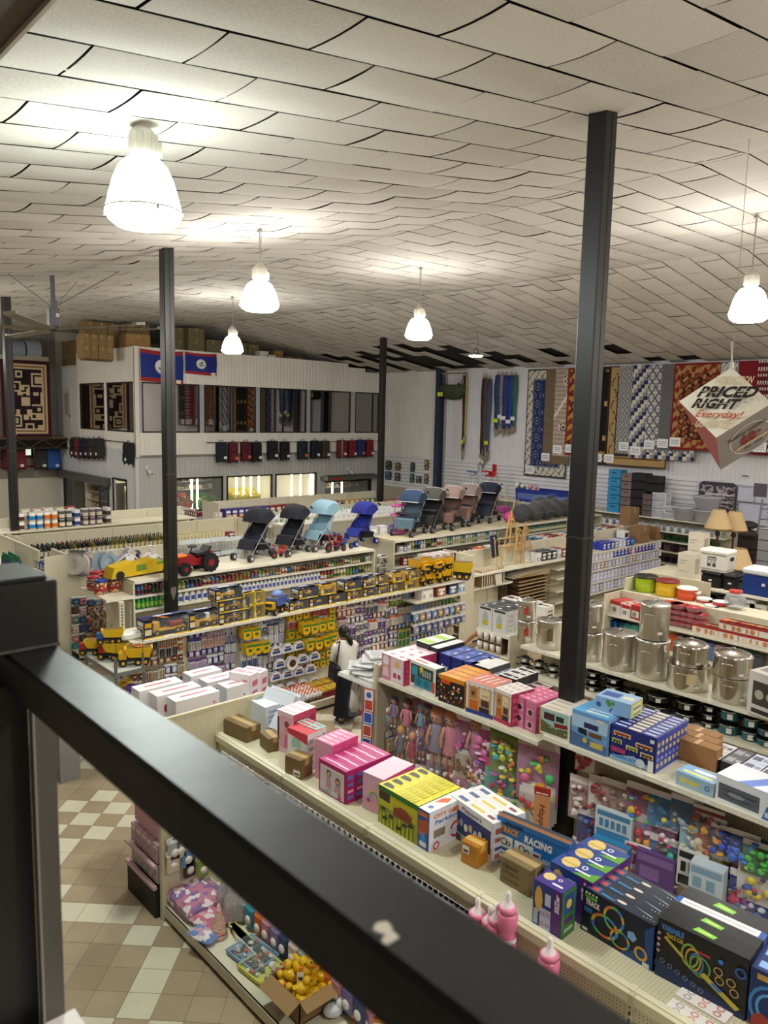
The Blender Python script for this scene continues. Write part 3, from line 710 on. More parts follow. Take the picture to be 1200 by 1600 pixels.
for k,(a,b)in enumerate(((17,48),(52,73))):
 f=MB('#1d2426');p=MB(mat('#cfe0cc',.4,emit=1.1));xa,xb=onY(a,706,YFAR-.02).x,onY(b,706,YFAR-.02).x
 f.box(xa-.05,YFAR-.06,wz[0]-.08,xb+.05,YFAR-.03,wz[1]+.1);p.box(xa,YFAR-.065,wz[0],xb,YFAR-.06,wz[1]+.03)
 o=stc('window_%d'%(9+k),f);link('pane',p.mesh('pane'),o)
f=MB('#c8c6bd');p0=onX(116,640,XOFF-.0);pa,pb=onX(122,640,XOFF-.02).y,onX(105,640,XOFF-.02).y
pa,pb=34.0,34.95;f.box(XOFF-.04,pa,3.95,XOFF+.0,pb,6.15);f.box(XOFF-.05,pa+.25,5.0,XOFF-.04,pb-.25,5.95,mat('#8f979c',.3));
hnd=MB(mat('#55524d',.4));hnd.box(XOFF-.08,pa+.1,4.9,XOFF-.04,pa+.16,5.0);o=stc('door_2',f);link('door_handle',hnd.mesh('door_handle'),o)
# == BACK WALL STOCK
def rug(name_lbl,ax,pos,a,b,z0,z1,fn,nu,nv,cols,th=.012,group=None,tags=None):
 """hanging rug; a->b along the wall as seen left to right; fn(u,v)->colour index, u,v in cells from the top left"""
 mb=MB(mat('#6b6358',.9));w=abs(b-a);h=z1-z0
 ms=[mat(c,.9)for c in cols]
 mb.box(0,.0,0,w,th,h,mat('#7a7264',.9))
 for j in range(nv):
  i=0
  while i<nu:
   c=fn(i,j);k=i
   while k+1<nu and fn(k+1,j)==c:k+=1
   x0,x1=w*i/nu,w*(k+1)/nu;zt,zb=h-h*j/nv,h-h*(j+1)/nv
   wob=lambda x:-.002-.012*(1+sin(x*7+a))*.5
   n=max(1,int((x1-x0)/.25));mb.use(ms[c])
   for q in range(n):
    xa,xb=x0+(x1-x0)*q/n,x0+(x1-x0)*(q+1)/n
    mb.add([(xa,wob(xa),zb),(xb,wob(xb),zb),(xb,wob(xb),zt),(xa,wob(xa),zt)],[(0,1,2,3)])
   i=k+1
 parts=[]
 if tags:
  for(tu,tz)in tags:
   t=MB('#eef0f4');t.box(tu,-.03,tz,tu+.38,-.025,tz+.3);F=Face(t,(tu,-.03,tz),(1,0,0),(0,0,1),.38,.3)
   for r in range(3):F.rect(.12,.25+.2*r,.85,.33+.2*r,'#8a8d95')
   parts.append(('price_tag',t))
 P=Thing('rug','rug',mb,parts)
 if ax=='x':P.put((pos,a,z0),-PI/2,name_lbl,group=group)
 else:P.put((a,pos,z0),0,name_lbl,group=group)
def border(i,j,nu,nv,k):return min(i,j,nu-1-i,nv-1-j)<k
def f_floral(nu,nv):
 def f(i,j):
  e=min(i,nu-1-i,nv-1-j,j)
  if e<1:return 0
  if e<6:return 3 if((i//2+j//2)%3==0 and(i*7+j*3)%5<3)else 1
  if e==6:return 4
  return 2 if((i*i+j*j*3)%11)>2 else 5
 return f
def f_plain(i,j):return 1 if(i*13+j*29)%17==0 else 0
def f_medal(nu,nv):
 def f(i,j):
  for(ci,cj,r)in((nu*.6,nv*.12,6),(nu*.5,nv*.66,6.5),(nu*.9,nv*.45,6),(nu*.35,nv*.93,4)):
   d=hypot(i-ci,j-cj)
   if d<r*.25:return 1
   if d<r*.45:return 2
   if d<r*.6:return 1
   if d<r*.9 and int(atan2(j-cj,i-ci)*4+20)%2:return 1
   if d<r:return 2
  if abs((i*1.2+j)-nv*.55)<2.2:return 2
  return 3 if j%4==0 else 0
 return f
def f_diamond(nu,nv,p=12):
 def f(i,j):
  d=abs((i%p)-p/2)+abs((j%(p*1.0))-p/2)
  return 1 if int(d)%4<2 else 0
 return f
def f_zig(i,j):
 k=(j//3);s=(k*3)%12;q=(i+s)%12
 return 0 if q<4 else(1 if q<8 else 2)
def f_lattice(i,j):
 a,b=(i+j//1)%9,(i-j//1)%9
 if a<2 or b<2:return 1
 return 2 if j%3==0 else 0
def f_ornate(nu,nv):
 def f(i,j):
  e=min(i,nu-1-i,j,nv-1-j)
  if e<2:return 0
  s=sin(i*.9)*cos(j*.55)+sin(i*.33+j*.71)+.5*cos((i-j)*.5)
  if e<9:return 1 if s>.1 else(3 if s>-.7 else 0)
  return 1 if s>.8 else(2 if s>-.5 else 3)
 return f
def f_squares(nu,nv):
 def f(i,j):
  e=min(i,nu-1-i,j,nv-1-j)
  if e<3:return 0
  if j>nv*.86 and i<nu-3:return 1 if(i//2+j//2)%2 else 2
  return 1 if((j//4)%7==0 and 3<i%10<8)else 3
 return f
def f_scroll(nu,nv):
 def f(i,j):
  e=min(i,nu-1-i,j,nv-1-j)
  if e<1:return 3
  if e<8:
   s=sin(j*.35)*2.5+4.5
   return 1 if abs(e-s)<.7 and(j%9)<7 else 0
  if e<10:return 2
  return 4
 return f
def f_dots(i,j):return 1 if((i%4 in(0,1)and j%5 in(0,1))or(j%10==7 and i%3==0))else 0
PXR=lambda x,y=640,X=24.9:onX(x,y,X).y
def wrug(i,lb,xa,xb,ybot,fn,nu,nv,cols,tagpx=None,ytop=None):
 X=XB-.1-.035*i;a,b=PXR(xa,640,X),PXR(xb,640,X);z0=onX(xa,ybot,X).z;z1=7.2
 tags=[(.05 if tagpx is None else a-PXR(tagpx,ybot,X),.1)]
 rug(lb,'x',X,a,b,z0,z1,fn,nu,nv,cols,tags=tags,group=None)
wrug(0,'cream bordered navy floral rug, leftmost of the hanging rugs',823,889,743,f_floral(44,70),44,70,['#3b3c46','#cfc9b4','#25345e','#4a4f5c','#8e8f90','#6c7489'],822)
wrug(1,'plain brown sisal-look rug second from the left',851,893,724,f_plain,20,60,['#75644c','#5f5140'],846)
wrug(2,'beige rug with dark brown medallion flowers',866,897,712,f_medal(26,80),26,80,['#b2a394','#4c2f2a','#e1d8cb','#8e7d6e'])
wrug(3,'narrow red and gold bordered rug left of the thick post',885,916,711,f_ornate(20,80),20,80,['#8a2b1e','#b58a3c','#6e1a16','#3a1512'])
wrug(4,'black and brown rug with square motifs right behind the thick post',908,953,724,f_squares(30,80),30,80,['#3a241a','#b99a5f','#6e4a26','#0f0d10'],926)
wrug(5,'gold tan rug with scrolling border and dark centre',951,1046,727,f_scroll(60,80),60,80,['#a98f5c','#6c3f1c','#24222b','#33261c','#8f7b52'],944)
wrug(6,'grey rug with concentric diamond pattern',965,1040,708,f_diamond(60,72),60,72,['#a7a6a4','#6f7072'],967)
wrug(7,'navy cream and grey zigzag rug',986,1090,715,f_zig,66,72,['#1f2c52','#d4cfbd','#8d8f96'],985)
wrug(8,'grey and white crossed lattice rug',1010,1080,706,f_lattice,54,72,['#c9c9c6','#5b5a60','#9a9ba0'],1006)
wrug(9,'plain mid grey rug',1031,1070,704,f_plain,20,50,['#68686c','#5c5c61'],1027)
wrug(10,'large red rug with gold baroque leaves',1050,1128,702,f_ornate(60,76),60,76,['#7c1f16','#ab8450','#3c1512','#8c4a2a'],1046)
wrug(11,'grey and white damask rug partly behind the cube sign',1121,1156,706,f_floral(28,70),28,70,['#6a6a6c','#c4c4c2','#77787b','#4c4d50','#8e8f90','#9a9b9e'])
wrug(12,'plain deep red rug above the cube sign',1149,1185,708,f_plain,20,50,['#7a1420','#6a101b'],1164)
wrug(13,'dark red rug with white dotted pattern at the right edge',1180,1216,711,f_dots,36,70,['#5d1622','#d8d2cc'])
wrug(14,'dark patterned rug cut by the right picture edge',1210,1262,713,f_squares(30,80),30,80,['#3a241a','#8a8578','#4e4a44','#2a2628'])
def f_maze(i,j,nu=28,nv=44):
 e=min(i,nu-1-i,j,nv-1-j)
 if e<2:return 0
 if e==2 or e==4:return 1
 if e==3:return 2
 R=[(8,6,4,4,'o'),(17,7,8,8,'o'),(19,9,4,4,'f'),(5,12,6,6,'o'),(6,14,2,2,'f'),(10,14,6,5,'o'),(11,15,2,2,'f'),(18,18,3,2,'f'),(14,16,2,4,'f'),(11,21,5,5,'f'),(22,18,1,7,'f'),(17,25,6,1,'f'),(4,23,3,6,'o'),(20,27,2,2,'f'),(14,28,3,4,'f'),(12,31,3,3,'f'),(16,30,8,4,'f'),(17,31,2,2,'k'),(4,31,7,7,'o'),(6,33,3,3,'o'),(8,28,2,4,'f'),(13,36,5,5,'o'),(20,37,3,2,'f'),(7,39,3,2,'f'),(9,18,3,2,'f')]
 c=3 if(i//5+j//6)%2 else 4
 for(x,y,w,h,t)in R:
  if x<=i<x+w and y<=j<y+h:
   if t=='f':c=1
   elif t=='k':c=3
   else:c=1 if(i in(x,x+w-1)or j in(y,y+h-1))else 3
 return c
yr_=YFAR-1.35;ra,rb=onY(2,620,yr_),onY(79,620,yr_)
rug('black and cream rug with square maze pattern and maroon edge at far left','y',yr_,ra.x,rb.x,onY(40,683,yr_).z,onY(40,563,yr_).z,f_maze,28,44,['#3d0f1c','#cbb68f','#8a6a4a','#15101a','#2a0f1c'],tags=[(.15,.08)])
for k,(px0,px1,c)in enumerate(((12,35,'#8c98a6'),(38,60,'#9aa4ae'))):
 b=MB(mat(c,.6));q0,q1=onY(px0,546,yr_+.4),onY(px1,546,yr_+.4);b.cyl((0,0,0),(q1.x-q0.x,0,0),.42,.42,14)
 r_=MB(mat('#6d7884',.6));r_.cyl((-.01,0,0),(0,0,0),.12,.12,8)
 Thing('fabric_roll','roll',b,[('core',r_)]).put((q0.x,yr_+.4,q0.z),label='%s pale blue grey roll lying above the maze rug'%['left','right'][k])
bm=MB(mat('#b5ab94',.6));q0=onY(10,556,yr_+.1);bm.box(2.5,yr_+.1,q0.z-.25,rb.x,yr_+1.1,q0.z+.05)
solo('carpet_ledge',bm,'beige ledge above the maze rug at far left','ledge')
# == hammocks
def hammock(px,y0,y1,c,w,label,tag='#d9e83a',tagv=.9):
 X=XB-.12;a=onX(px,y0,X);b=onX(px,y1,X);L=a.z-b.z
 mb=MB(mat(c,.85,noise=.25,nscale=9));n=10;pr=[]
 for j in range(n+1):
  t=j/n;r=w*(.55+.45*sin(PI*min(1,t*1.5+.12)*.9))*(1 if t<.93 else.6);pr.append((r,-L*.06-L*.80*t))
 mb.la(pr,10,sx=1,sy=.45)
 st=MB(mat('#a79c8b',.8));fr_=MB(mat('#9c907f',.85))
 for k in range(6):
  x=(k-2.5)*w*.28;st.cyl((0,0,0),(x,0,-L*.09),.008,n=4)
  fr_.tube([(x*1.2,0,-L*.85),(x*.8+.02,-.01,-L*.93),(x*.5,0,-L+.02*k)],[.02,.016,.006],4)
 tg=MB(mat(tag,.5));tg.box(-w*.7,-w*.5-.02,-L*tagv-.02,w*.7,-w*.5-.01,-L*tagv+.13)
 Thing('hammock','hammock',mb,[('cord',st),('fringe',fr_),('price_tag',tg)]).put((X,a.y,a.z),-PI/2,label,group='hammocks hung on the back wall')
H_=lambda a:600+a/4
for(cx,y0,y1,c,w,lb,tg,tv)in((508,315,885,'#5a2030',.10,'long thin dark red hammock alone near the swing chair','#d9e83a',.80),(518,316,800,'#b9c43c',.05,'thin yellow green hammock beside the dark red one','#d9e83a',.9),(624,330,925,'#3a2f34',.10,'long dark striped hammock, left of three','#e8e8ec',.93),(640,325,940,'#6a4a3a',.09,'long brown striped hammock in the middle of three','#e8e8ec',.93),(662,335,900,'#44566e',.14,'slate blue hammock, right of three','#c9e83a',.78),(716,318,738,'#31466e',.20,'slate blue hammock with yellow tag, first of five','#c9e83a',.76),(742,318,715,'#8c8c90',.15,'grey hammock, second of five','#e8e8ec',.74),(765,320,738,'#3c3a7c',.18,'violet hammock, third of five','#e8e8ec',.72),(797,320,735,'#234a8c',.17,'bright blue hammock, fourth of five','#e8e8ec',.78),(824,320,720,'#3c6a5c',.14,'green hammock, last of five','#e8e8ec',.76)):
 hammock(H_(cx),500+y0/4,500+y1/4,c,w,lb,tg,tv)
X=XB-.25;a=onX(709,583,X)
s=MB(mat('#47503a',.85,noise=.2));s.la([(.02,-1.15),(.42,-1.1),(.62,-.85),(.7,-.6),(.62,-.5),(.3,-.62),(.02,-.68)],14,sy=.6)
br=MB(mat('#a98c63',.6));br.cyl((-.72,0,0),(.72,0,0),.03,n=6)
rp=MB(mat('#8b8576',.8))
for sx in(-1,1):
 rp.cyl((sx*.6,0,0),(sx*.5,-.1,-.5),.02,n=4);rp.cyl((sx*.6,0,0),(sx*.35,.1,-.6),.02,n=4)
st=MB(mat('#3a4230',.85));st.cyl((-.5,-.1,-.45),(-.15,-.2,-.95),.07,n=6);st.cyl((.45,-.1,-.45),(.15,-.2,-.95),.07,n=6)
tg=MB('#c9e83a');tg.box(-.5,-.45,-1.0,-.2,-.44,-.82)
Thing('hanging_swing_seat','swing seat',s,[('bar',br),('rope',rp),('strap',st),('price_tag',tg)]).put((X,a.y,a.z),-PI/2,'olive green hanging swing seat on a wooden bar high on the back wall')
# == trays on the slatwall
for k,(u,v,c,c2,w,h)in enumerate(((30,907,'#41503c','#6a7f5e',60,60),(88,915,'#7d6648','#b39a6c',52,52),(180,920,'#33453f','#5c7468',38,62),(267,905,'#8a6f42','#c9ae74',36,64),(28,972,'#3f5566','#7793a6',60,58),(85,980,'#4e5050','#8a8c8a',52,56),(176,988,'#1f6a62','#4aa594',38,62),(218,997,'#3c4d63','#8ea0ae',46,46),(264,993,'#7c6242','#c2a273',36,62))):
 X=XB-.07;a=onX(600+u/4,500+v/4,X);sc=35/FPX/4*.98;ww,hh=w*sc,h*sc
 mb=MB(mat('#23221f',.4));pts=[]
 for q in range(16):
  t=2*PI*q/16+.196;cx=math.copysign(abs(cos(t))**.45,cos(t))*ww/2;cz=math.copysign(abs(sin(t))**.45,sin(t))*hh/2;pts.append((cx,cz))
 mb.prism(pts,-.03,0,ax='y')
 pic=MB(mot([c,c2,c,'#2c2a26'],6,.4,'noise'));pic.prism([(p[0]*.84,p[1]*.84)for p in pts],-.034,-.03,ax='y')
 Thing('serving_tray','tray',mb,[('printed_face',pic)]).put((X,a.y,a.z),-PI/2,'%s serving tray on the slatwall, %s row, %s'%(['dark green','tan','green black','tan','blue grey','grey','teal','grey blue','tan'][k],'upper' if k<4 else 'lower',['far left','second','third','right end','far left','second','third','fourth','right end'][k]),group='serving trays on the slatwall')
 # == high chairs on a raised shelf
def highchair(px,py,cs,cf,label):
 X=XB-1.2;a=onX(px,py,X);mb=MB(mat(cs,.5));mb.la([(.02,.55),(.2,.55),(.22,.6),(.2,.62)],12,sy=.9)
 bk=MB(mat(cs,.5));bk.box(-.18,.14,.6,.18,.2,1.05,b=.03);bk.box(-.2,.0,.6,-.16,.18,.75);bk.box(.16,.0,.6,.2,.18,.75)
 tr_=MB(mat(cf,.4));tr_.box(-.26,-.3,.74,.26,-.02,.78,b=.02)
 lg=[]
 for sx in(-1,1):
  for sy in(-1,1):l=MB(mat('#dcdcdc',.3,.4));l.cyl((sx*.15,sy*.12,.56),(sx*.27,sy*.28,0),.016,n=6);lg.append(('leg',l))
 Thing('high_chair','high chair',mb,[('backrest',bk),('tray',tr_)]+lg).put((X,a.y,a.z),-PI/2-.5,label=label)
highchair(742,766,'#c8c4cc','#3f7fc0','pale patterned high chair with blue tray on the shelf before the slatwall')
highchair(765,766,'#c4202c','#c4202c','bright red high chair on the shelf before the slatwall')
sh=MB(mat(CREAM,.45));a,b=onX(722,771,XB-1.2),onX(905,787,XB-1.2)
sh.box(XB-1.6,b.y,a.z-.04,XB-.6,a.y,a.z)
bs=[]
for t in(0,.33,.66,1):p=MB(mat(CREAM,.45));yy=a.y+(b.y-a.y)*t;p.box(XB-.68,yy-.03,0,XB-.6,yy+.03,a.z+.5);bs.append(('upright',p))
Thing('wall_shelf','shelf',sh,bs).put((0,0,0),0,'long cream shelf in front of the slatwall carrying high chairs')
SHZ=a.z
def blob_pack(name,cat,px,y,X,z,cols,r,label,n=5,seed=0,sc=(1,1,1)):
 rn=RNG(seed);mb=MB(mat(cols[0],.5));a=onX(px,y,X)
 parts=[]
 for k in range(n):
  m=MB(mat(cols[k%len(cols)],.5));m.ball((rn.uniform(-r,r),rn.uniform(-r*.5,r*.5),r*.5+rn.random()*r*.8),r*rn.uniform(.35,.6),8,sc=sc)
  if k==0:mb.merge(m)
  else:parts.append(('piece',m))
 Thing(name,cat,mb,parts).put((X,a.y,z),-PI/2,label)
a=onX(855,780,XB-1.3);m=MB(mat('#1d2f86',.7));m.box(-1.3,-.45,0,1.3,.45,.12,b=.03)
for sx in(-1,1):
 for sy in(-1,1):m.cyl((sx*1.25,sy*.4,0),(sx*1.28,sy*.43,.5),.04,n=6)
m.box(-1.28,-.44,.35,1.28,-.40,.5);m.box(-1.28,.40,.35,1.28,.44,.5)
nt_=MB(mat('#5a6fae',.7));nt_.box(-1.26,-.42,.1,1.26,-.41,.36)
Thing('play_yard','play yard',m,[('netting',nt_)]).put((XB-1.1,a.y,SHZ),-PI/2,'blue folding play yard on the shelf before the slatwall')
def rocker(px,c1,c2,label):
 a=onX(px,775,XB-1.3);s=MB(mat(c1,.6));s.ball((0,0,.45),.22,10,sc=(1,.5,1.1));w=MB(mat('#9fc2d8',.4));w.tube([(-.35,-.3,.03),(-.4,.1,.03),(-.2,.3,.1),(.2,.3,.1),(.4,.1,.03),(.35,-.3,.03)],.015,5)
 w.cyl((-.3,.1,.05),(-.1,0,.4),.012,n=5);w.cyl((.3,.1,.05),(.1,0,.4),.012,n=5)
 ey=MB(mat(c2,.6));ey.ball((-.12,-.12,.62),.1,8);ey.ball((.14,-.12,.6),.09,8)
 Thing('baby_rocker','rocker',s,[('frame',w),('cushion',ey)]).put((XB-1.3,a.y,SHZ),-PI/2,label)
rocker(814,'#4a5f5c','#e2e8e4','dark green baby rocker with wire frame on the long shelf');rocker(835,'#e6b8c4','#c8a0ac','pink baby rocker on the long shelf')
# == hanging cube sign
cs=onX(1143,575,9.2);zt,zb_=cs.z,onX(1125,733,9.2).z
top=Vector(onX(1143,574,9.2));bot=Vector(onX(1126,734,9.2))
Lc,Rc,Mc=onX(1061,627,9.35),onX(1206,630,9.05),onX(1119,684,8.75)
white='#eae4d6';cm=MB(white)
def tri_face(o,A,B,C,D,m):o.use(m);o.add([tuple(A),tuple(B),tuple(C),tuple(D)],[(0,1,2,3)])
tri_face(cm,top,Lc,Mc,Rc,white)
red=MB('#a8484a');grey=MB('#8d8782')
eL=(Lc+bot)*.5+Vector((.25,0,.05));eR=Rc+(bot-Mc)
tri_face(red,Lc,eL,bot,Mc,'#9a4b4a');tri_face(grey,Mc,bot,eR,Rc,'#8a8480')
cm.use('#cfc8ba');tb=top+Vector((.6,0,-.3));bb=bot+Vector((.0,0,0))
cm.add([tuple(top),tuple(tb),tuple(eL),tuple(Lc)],[(0,1,2,3)]);cm.add([tuple(top),tuple(Rc),tuple(eR),tuple(tb)],[(0,1,2,3)]);cm.add([tuple(tb),tuple(eR),tuple(bot),tuple(eL)],[(0,1,2,3)])
ctr=(top+Mc)*.5;nrm=(Rc-Lc).cross(top-Mc).normalized()
if nrm.dot(ctr-Vector((0,0,CAMH)))>0:nrm=-nrm
U=(Rc-Lc).normalized();Vv=nrm.cross(U).normalized()
if Vv.z<0:Vv=-Vv
W=(Rc-Lc).length;Hh=(top-Mc).length
F=Face(cm,tuple(ctr-U*W/2-Vv*Hh/2),tuple(U),tuple(Vv),W,Hh);F.N=nrm
pt=MB(white);F.mb=pt
F.disc(.5,.5,.31,'#ddcfb4',30,.86,ring=.05);F.disc(.5,.5,.26,'#e0d4bc',30,.86,ring=.04);F.text('SATISFACTION',.3,.76,.7,.86,'#d9c7a5',.02);F.text('GUARANTEED',.3,.14,.7,.24,'#d9c7a5',.02);F.rect(.25,.3,.75,.34,'#e2d8c4')
F.text('PRICED',.18,.56,.80,.72,'#141210',.045,.25);F.text('RIGHT',.17,.40,.68,.545,'#141210',.045,.25);F.text('Everyday!',.26,.25,.75,.38,'#c4532e',.012,.3)
for(a_,b_)in((.2,.645),(.3,.62),(.2,.47),(.34,.48),(.46,.47),(.6,.64)):F.rect(a_,b_,a_+.11,b_+.006,'#eae4d6')
n2=(bot-Mc).cross(Rc-Mc).normalized();U2=(Rc-Mc).normalized();V2=n2.cross(U2).normalized()
if V2.z<0:V2=-V2
cc=(Mc+bot+eR+Rc)*.25
if n2.dot(cc-Vector((0,0,CAMH)))>0:n2=-n2
g2=MB(white);rr_=ray(1172,682);cc=Vector((0,0,CAMH))+rr_*((Mc-Vector((0,0,CAMH))).dot(n2)/rr_.dot(n2))+n2*.004;F2=Face(g2,tuple(cc-U2*.32-V2*.24),tuple(U2),tuple(V2),.64,.46);F2.N=n2
F2.disc(.5,.5,.40,'#c9c2b8',26,ring=.06);F2.text('60',.3,.34,.62,.72,'#7a1c22',.08,.1);F2.text('th',.63,.5,.72,.62,'#7a1c22',.03);F2.rect(.12,.3,.88,.37,'#b08d4a');F2.text('ANNIVERSARY',.2,.305,.8,.36,'#efe8da',.02);F2.text('FARMERS TRADING',.12,.76,.85,.86,'#3a3634',.03);F2.text('1962 - 2022',.32,.17,.68,.26,'#3a3634',.03)
n3=(Lc-Mc).cross(bot-Mc).normalized();U3=(Mc-Lc).normalized();cc3=(Lc+eL+bot+Mc)*.25
if n3.dot(cc3-Vector((0,0,CAMH)))>0:n3=-n3
V3=n3.cross(U3).normalized();V3=-V3 if V3.z<0 else V3
g3=MB(white);F3=Face(g3,tuple(cc3-U3*.3-V3*.2),tuple(U3),tuple(V3),.6,.4);F3.N=n3
F3.poly([(.0,.45),(.35,.3),(.6,.55),(.3,.8),(.05,.75)],'#d9b98c');F3.poly([(.1,.5),(.4,.55),(.55,.4),(.3,.35)],'#2f3036');F3.disc(.75,.35,.16,'#e4dcd0',14);F3.disc(.78,.35,.12,'#a04a48',12)
ch=MB(mat('#b9b5aa',.4,.4));zc=ceil_z(9.2)-.02
tz=top.z
n=0
while tz<zc:
 ch.tube([(top.x,top.y+.008*(n%2),tz),(top.x,top.y-.008*(n%2),tz+.03)],.004,4);tz+=.03;n+=1
cl=MB('#cfcab8');cl.box(top.x-.02,top.y-.02,top.z-.01,top.x+.02,top.y+.02,top.z+.06);cl.cyl((top.x,top.y,top.z+.05),(top.x,top.y+.02,top.z+.3),.009,n=5)
Thing('hanging_cube_sign','sign',cm,[('printed_front',pt),('red_side',red,[('side_print',g3)]),('grey_side',grey,[('side_print',g2)]),('chain',ch),('hook',cl)]).put((0,0,0),0,'white and grey hanging cube sign reading PRICED RIGHT Everyday')
# == wall shelving with crockery and storage on top
def shelf_unit(label,face,pos,a0,a1,z_shelves,depth,posts,back_h=None,c=CREAM,name='shelving_unit',d0=0.,lips=True,hb=.12,post_h=None):
 """face 'X': front plane x=pos, spans y a0(left)..a1(right); goods side towards -X.  face 'Y': front plane y=pos, spans x"""
 m=mat(c,.45);L=abs(a1-a0);root=MB(m);root.box(0,depth-.02,0,L,depth,back_h or max(z_shelves)+.3,mat('#cfc9b2' if c==CREAM else c,.55));root.box(0,.06,0,L,depth,hb,m)
 ps=[]
 for z in z_shelves:
  s=MB(m);s.box(0,d0,z-.03,L,depth,z);sub=[]
  if lips:l=MB(mat('#e9e6da',.4));l.box(0,d0-.008,z-.035,L,d0,z+.004);sub=[('price_rail',l)]
  ps.append(('shelf',s,sub))
 for t in posts:
  p=MB(m);x=L*t;p.box(max(0,x-.02),depth-.05,0,min(L,x+.02)+.001,depth+.001,(post_h or back_h or max(z_shelves)+.35))
  ps.append(('upright',p))
 P=Thing(name,'shelving',root,ps)
 return P.put((pos,a0,0)if face=='X' else(a0,pos,0),-PI/2 if face=='X' else 0,label=label)
XW=24.15
za=onX(960,801,XW).z;a0=onX(905,800,XW).y;a1=onX(1135,820,XW).y
shelf_unit('long cream shelving against the back wall with stacked drawers on top','X',XW,a0,a1,[.55,.95,1.3,za-.42,za],.75,[0,.2,.42,.62,.82,1],back_h=za+.02,post_h=za+.25)
def drawers(px0,px1,yb,n,h,c,label,X=XW+.1,clear=False,z=None,group=None):
 p0,p1=onX(px0,yb,X),onX(px1,yb,X);w=p0.y-p1.y;z=za if z is None else z
 m=gls('#e4e8f4',.55,.2)if clear else mat(c,.45);fm_=mat('#e3e5ec',.4)if clear else m
 b=MB(fm_);b.box(-w/2,0,0,w/2,.4,.02);ps=[]
 for k in range(n):
  z0=k*h;d=MB(m);d.box(-w/2+.012,0,z0+.02,w/2-.012,.38,z0+h-.03,b=.01);hd=MB(mat('#1b1b1e' if not clear else '#d2d5df',.4));hd.box(-w*.18,-.006,z0+h*.62,w*.18,.002,z0+h*.72)
  ps.append(('drawer',d,[('handle',hd)]));b.box(-w/2,-.006,z0+h-.03,w/2,.4,z0+h)
 b.box(-w/2,.36,0,w/2,.4,n*h)
 if clear:
  for sx in(-1,1):b.box(sx*w/2-.015,0,0,sx*w/2+.015,.02,n*h)
 Thing('drawer_tower','drawers',b,ps).put((X,(p0.y+p1.y)/2,z),-PI/2,label=label,group=group)
drawers(947,967,797,5,.30,'#2b8fc4','bright blue stack of five plastic drawers on the wall shelving')
drawers(967,984,800,5,.28,'#7d6c68','taupe stack of five plastic drawers right of the blue one')
drawers(984,1007,802,5,.29,'#1c1b20','tall black stack of plastic drawers')
drawers(1002,1016,804,4,.19,'#6e5f5c','low taupe drawer stack under two black baskets',X=XW-.0)
drawers(1006,1027,804,2,.27,'#18171b','two black baskets on the low taupe drawers',z=za+.85,X=XW+.12)
drawers(1018,1038,806,3,.28,'#ffffff','white framed three drawer tower with clear drawers',clear=True)
drawers(1036,1053,808,2,.22,'#ffffff','small white two drawer box with clear drawers',clear=True)
def tub(px,yb,X,z,r0,r1,h,label,tint='#dfe3ea',n=1,cat='tub',name='clear_tub'):
 a=onX(px,yb,X);m=gls(tint,.35,.1);b=MB(m);b.la([(r0*.9,0),(r0,.02),(r1,h),(r1+.03,h),(r1+.03,h+.02),(r1-.01,h+.02),(r0-.02,.04),(.01,.035)],18,cap=False)
 rim=MB(mat('#c9ccd4',.3));rim.la([(r1+.005,h),(r1+.035,h+.005),(r1+.035,h+.03),(r1,h+.03)],18,cap=False)
 Thing(name,cat,b,[('rim',rim)]).put((X,a.y,z),label=label)
tub(1068,810,XW+.2,za,.3,.38,.42,'wide clear plastic tub on the wall shelving')
tub(1103,812,XW+.2,za,.3,.42,.40,'lower one of two nested clear plastic tubs');tub(1104,812,XW+.2,za+.42,.32,.46,.42,'upper one of two nested clear plastic tubs')
a,b=onX(1093,751,XB-.2),onX(1152,757,XB-.2);zb2=onX(1100,797,XB-.2).z
m=MB('#3a3540');m.prism([(0,0),(a.y-b.y,0),(a.y-b.y,a.z-zb2-.1),(a.y-b.y-.12,a.z-zb2),(.12,a.z-zb2),(0,a.z-zb2-.1)],0,.03,ax='y')
pc=MB(mot(['#2c2732','#6d6470','#b7aeb6','#3e3844','#1f1b24','#8f858c'],2.4,.5,'noise',(1,1,2.5)));w_,h_=a.y-b.y,a.z-zb2
pc.quad((.05,-.003,.05),(w_-.05,-.003,.05),(w_-.05,-.003,h_-.12),(.05,-.003,h_-.12))
wt=MB('#c9c2cb');wt.quad((.1,-.005,h_*.38),(w_*.8,-.005,h_*.30),(w_*.8,-.005,h_*.36),(.1,-.005,h_*.44));wt.quad((w_*.2,-.005,h_*.55),(w_*.9,-.005,h_*.56),(w_*.9,-.005,h_*.6),(w_*.2,-.005,h_*.62))
Thing('picture_panel','picture',m,[('print',pc),('water_highlight',wt)]).put((XB-.2,a.y,zb2),-PI/2,'dark landscape picture panel with cut corners behind the clear tubs')
for k,(x0,x1,y0_,y1_,lb)in enumerate(((1153,1180,760,783,'upper left white folding table top on the back wall with a small label'),(1181,1206,763,786,'upper right white folding table top cut by the picture edge'),(1154,1199,785,818,'large lower white folding table top on the back wall'))):
 a,b=onX(x0,y0_,XB-.15),onX(x1,y0_,XB-.15);z0=onX(x0,y1_,XB-.15).z;m=MB(mat('#c6c9dc',.35));m.box(0,0,0,a.y-b.y,.05,a.z-z0,b=.015)
 hd=MB(mat('#8e92a8',.4));hd.box(.0,-.006,0,a.y-b.y,0,.02);hd.box(.0,-.006,a.z-z0-.02,a.y-b.y,0,a.z-z0)
 ps=[('edge',hd)]
 if k==0:l=MB('#5a5660');l.box(.5,-.01,.2,.9,-.006,.62);ps.append(('label',l));l.box(.1,-.01,.8,.3,-.006,.84)
 Thing('folding_table_top','table top',m,ps).put((XB-.15,a.y,z0),-PI/2,lb)
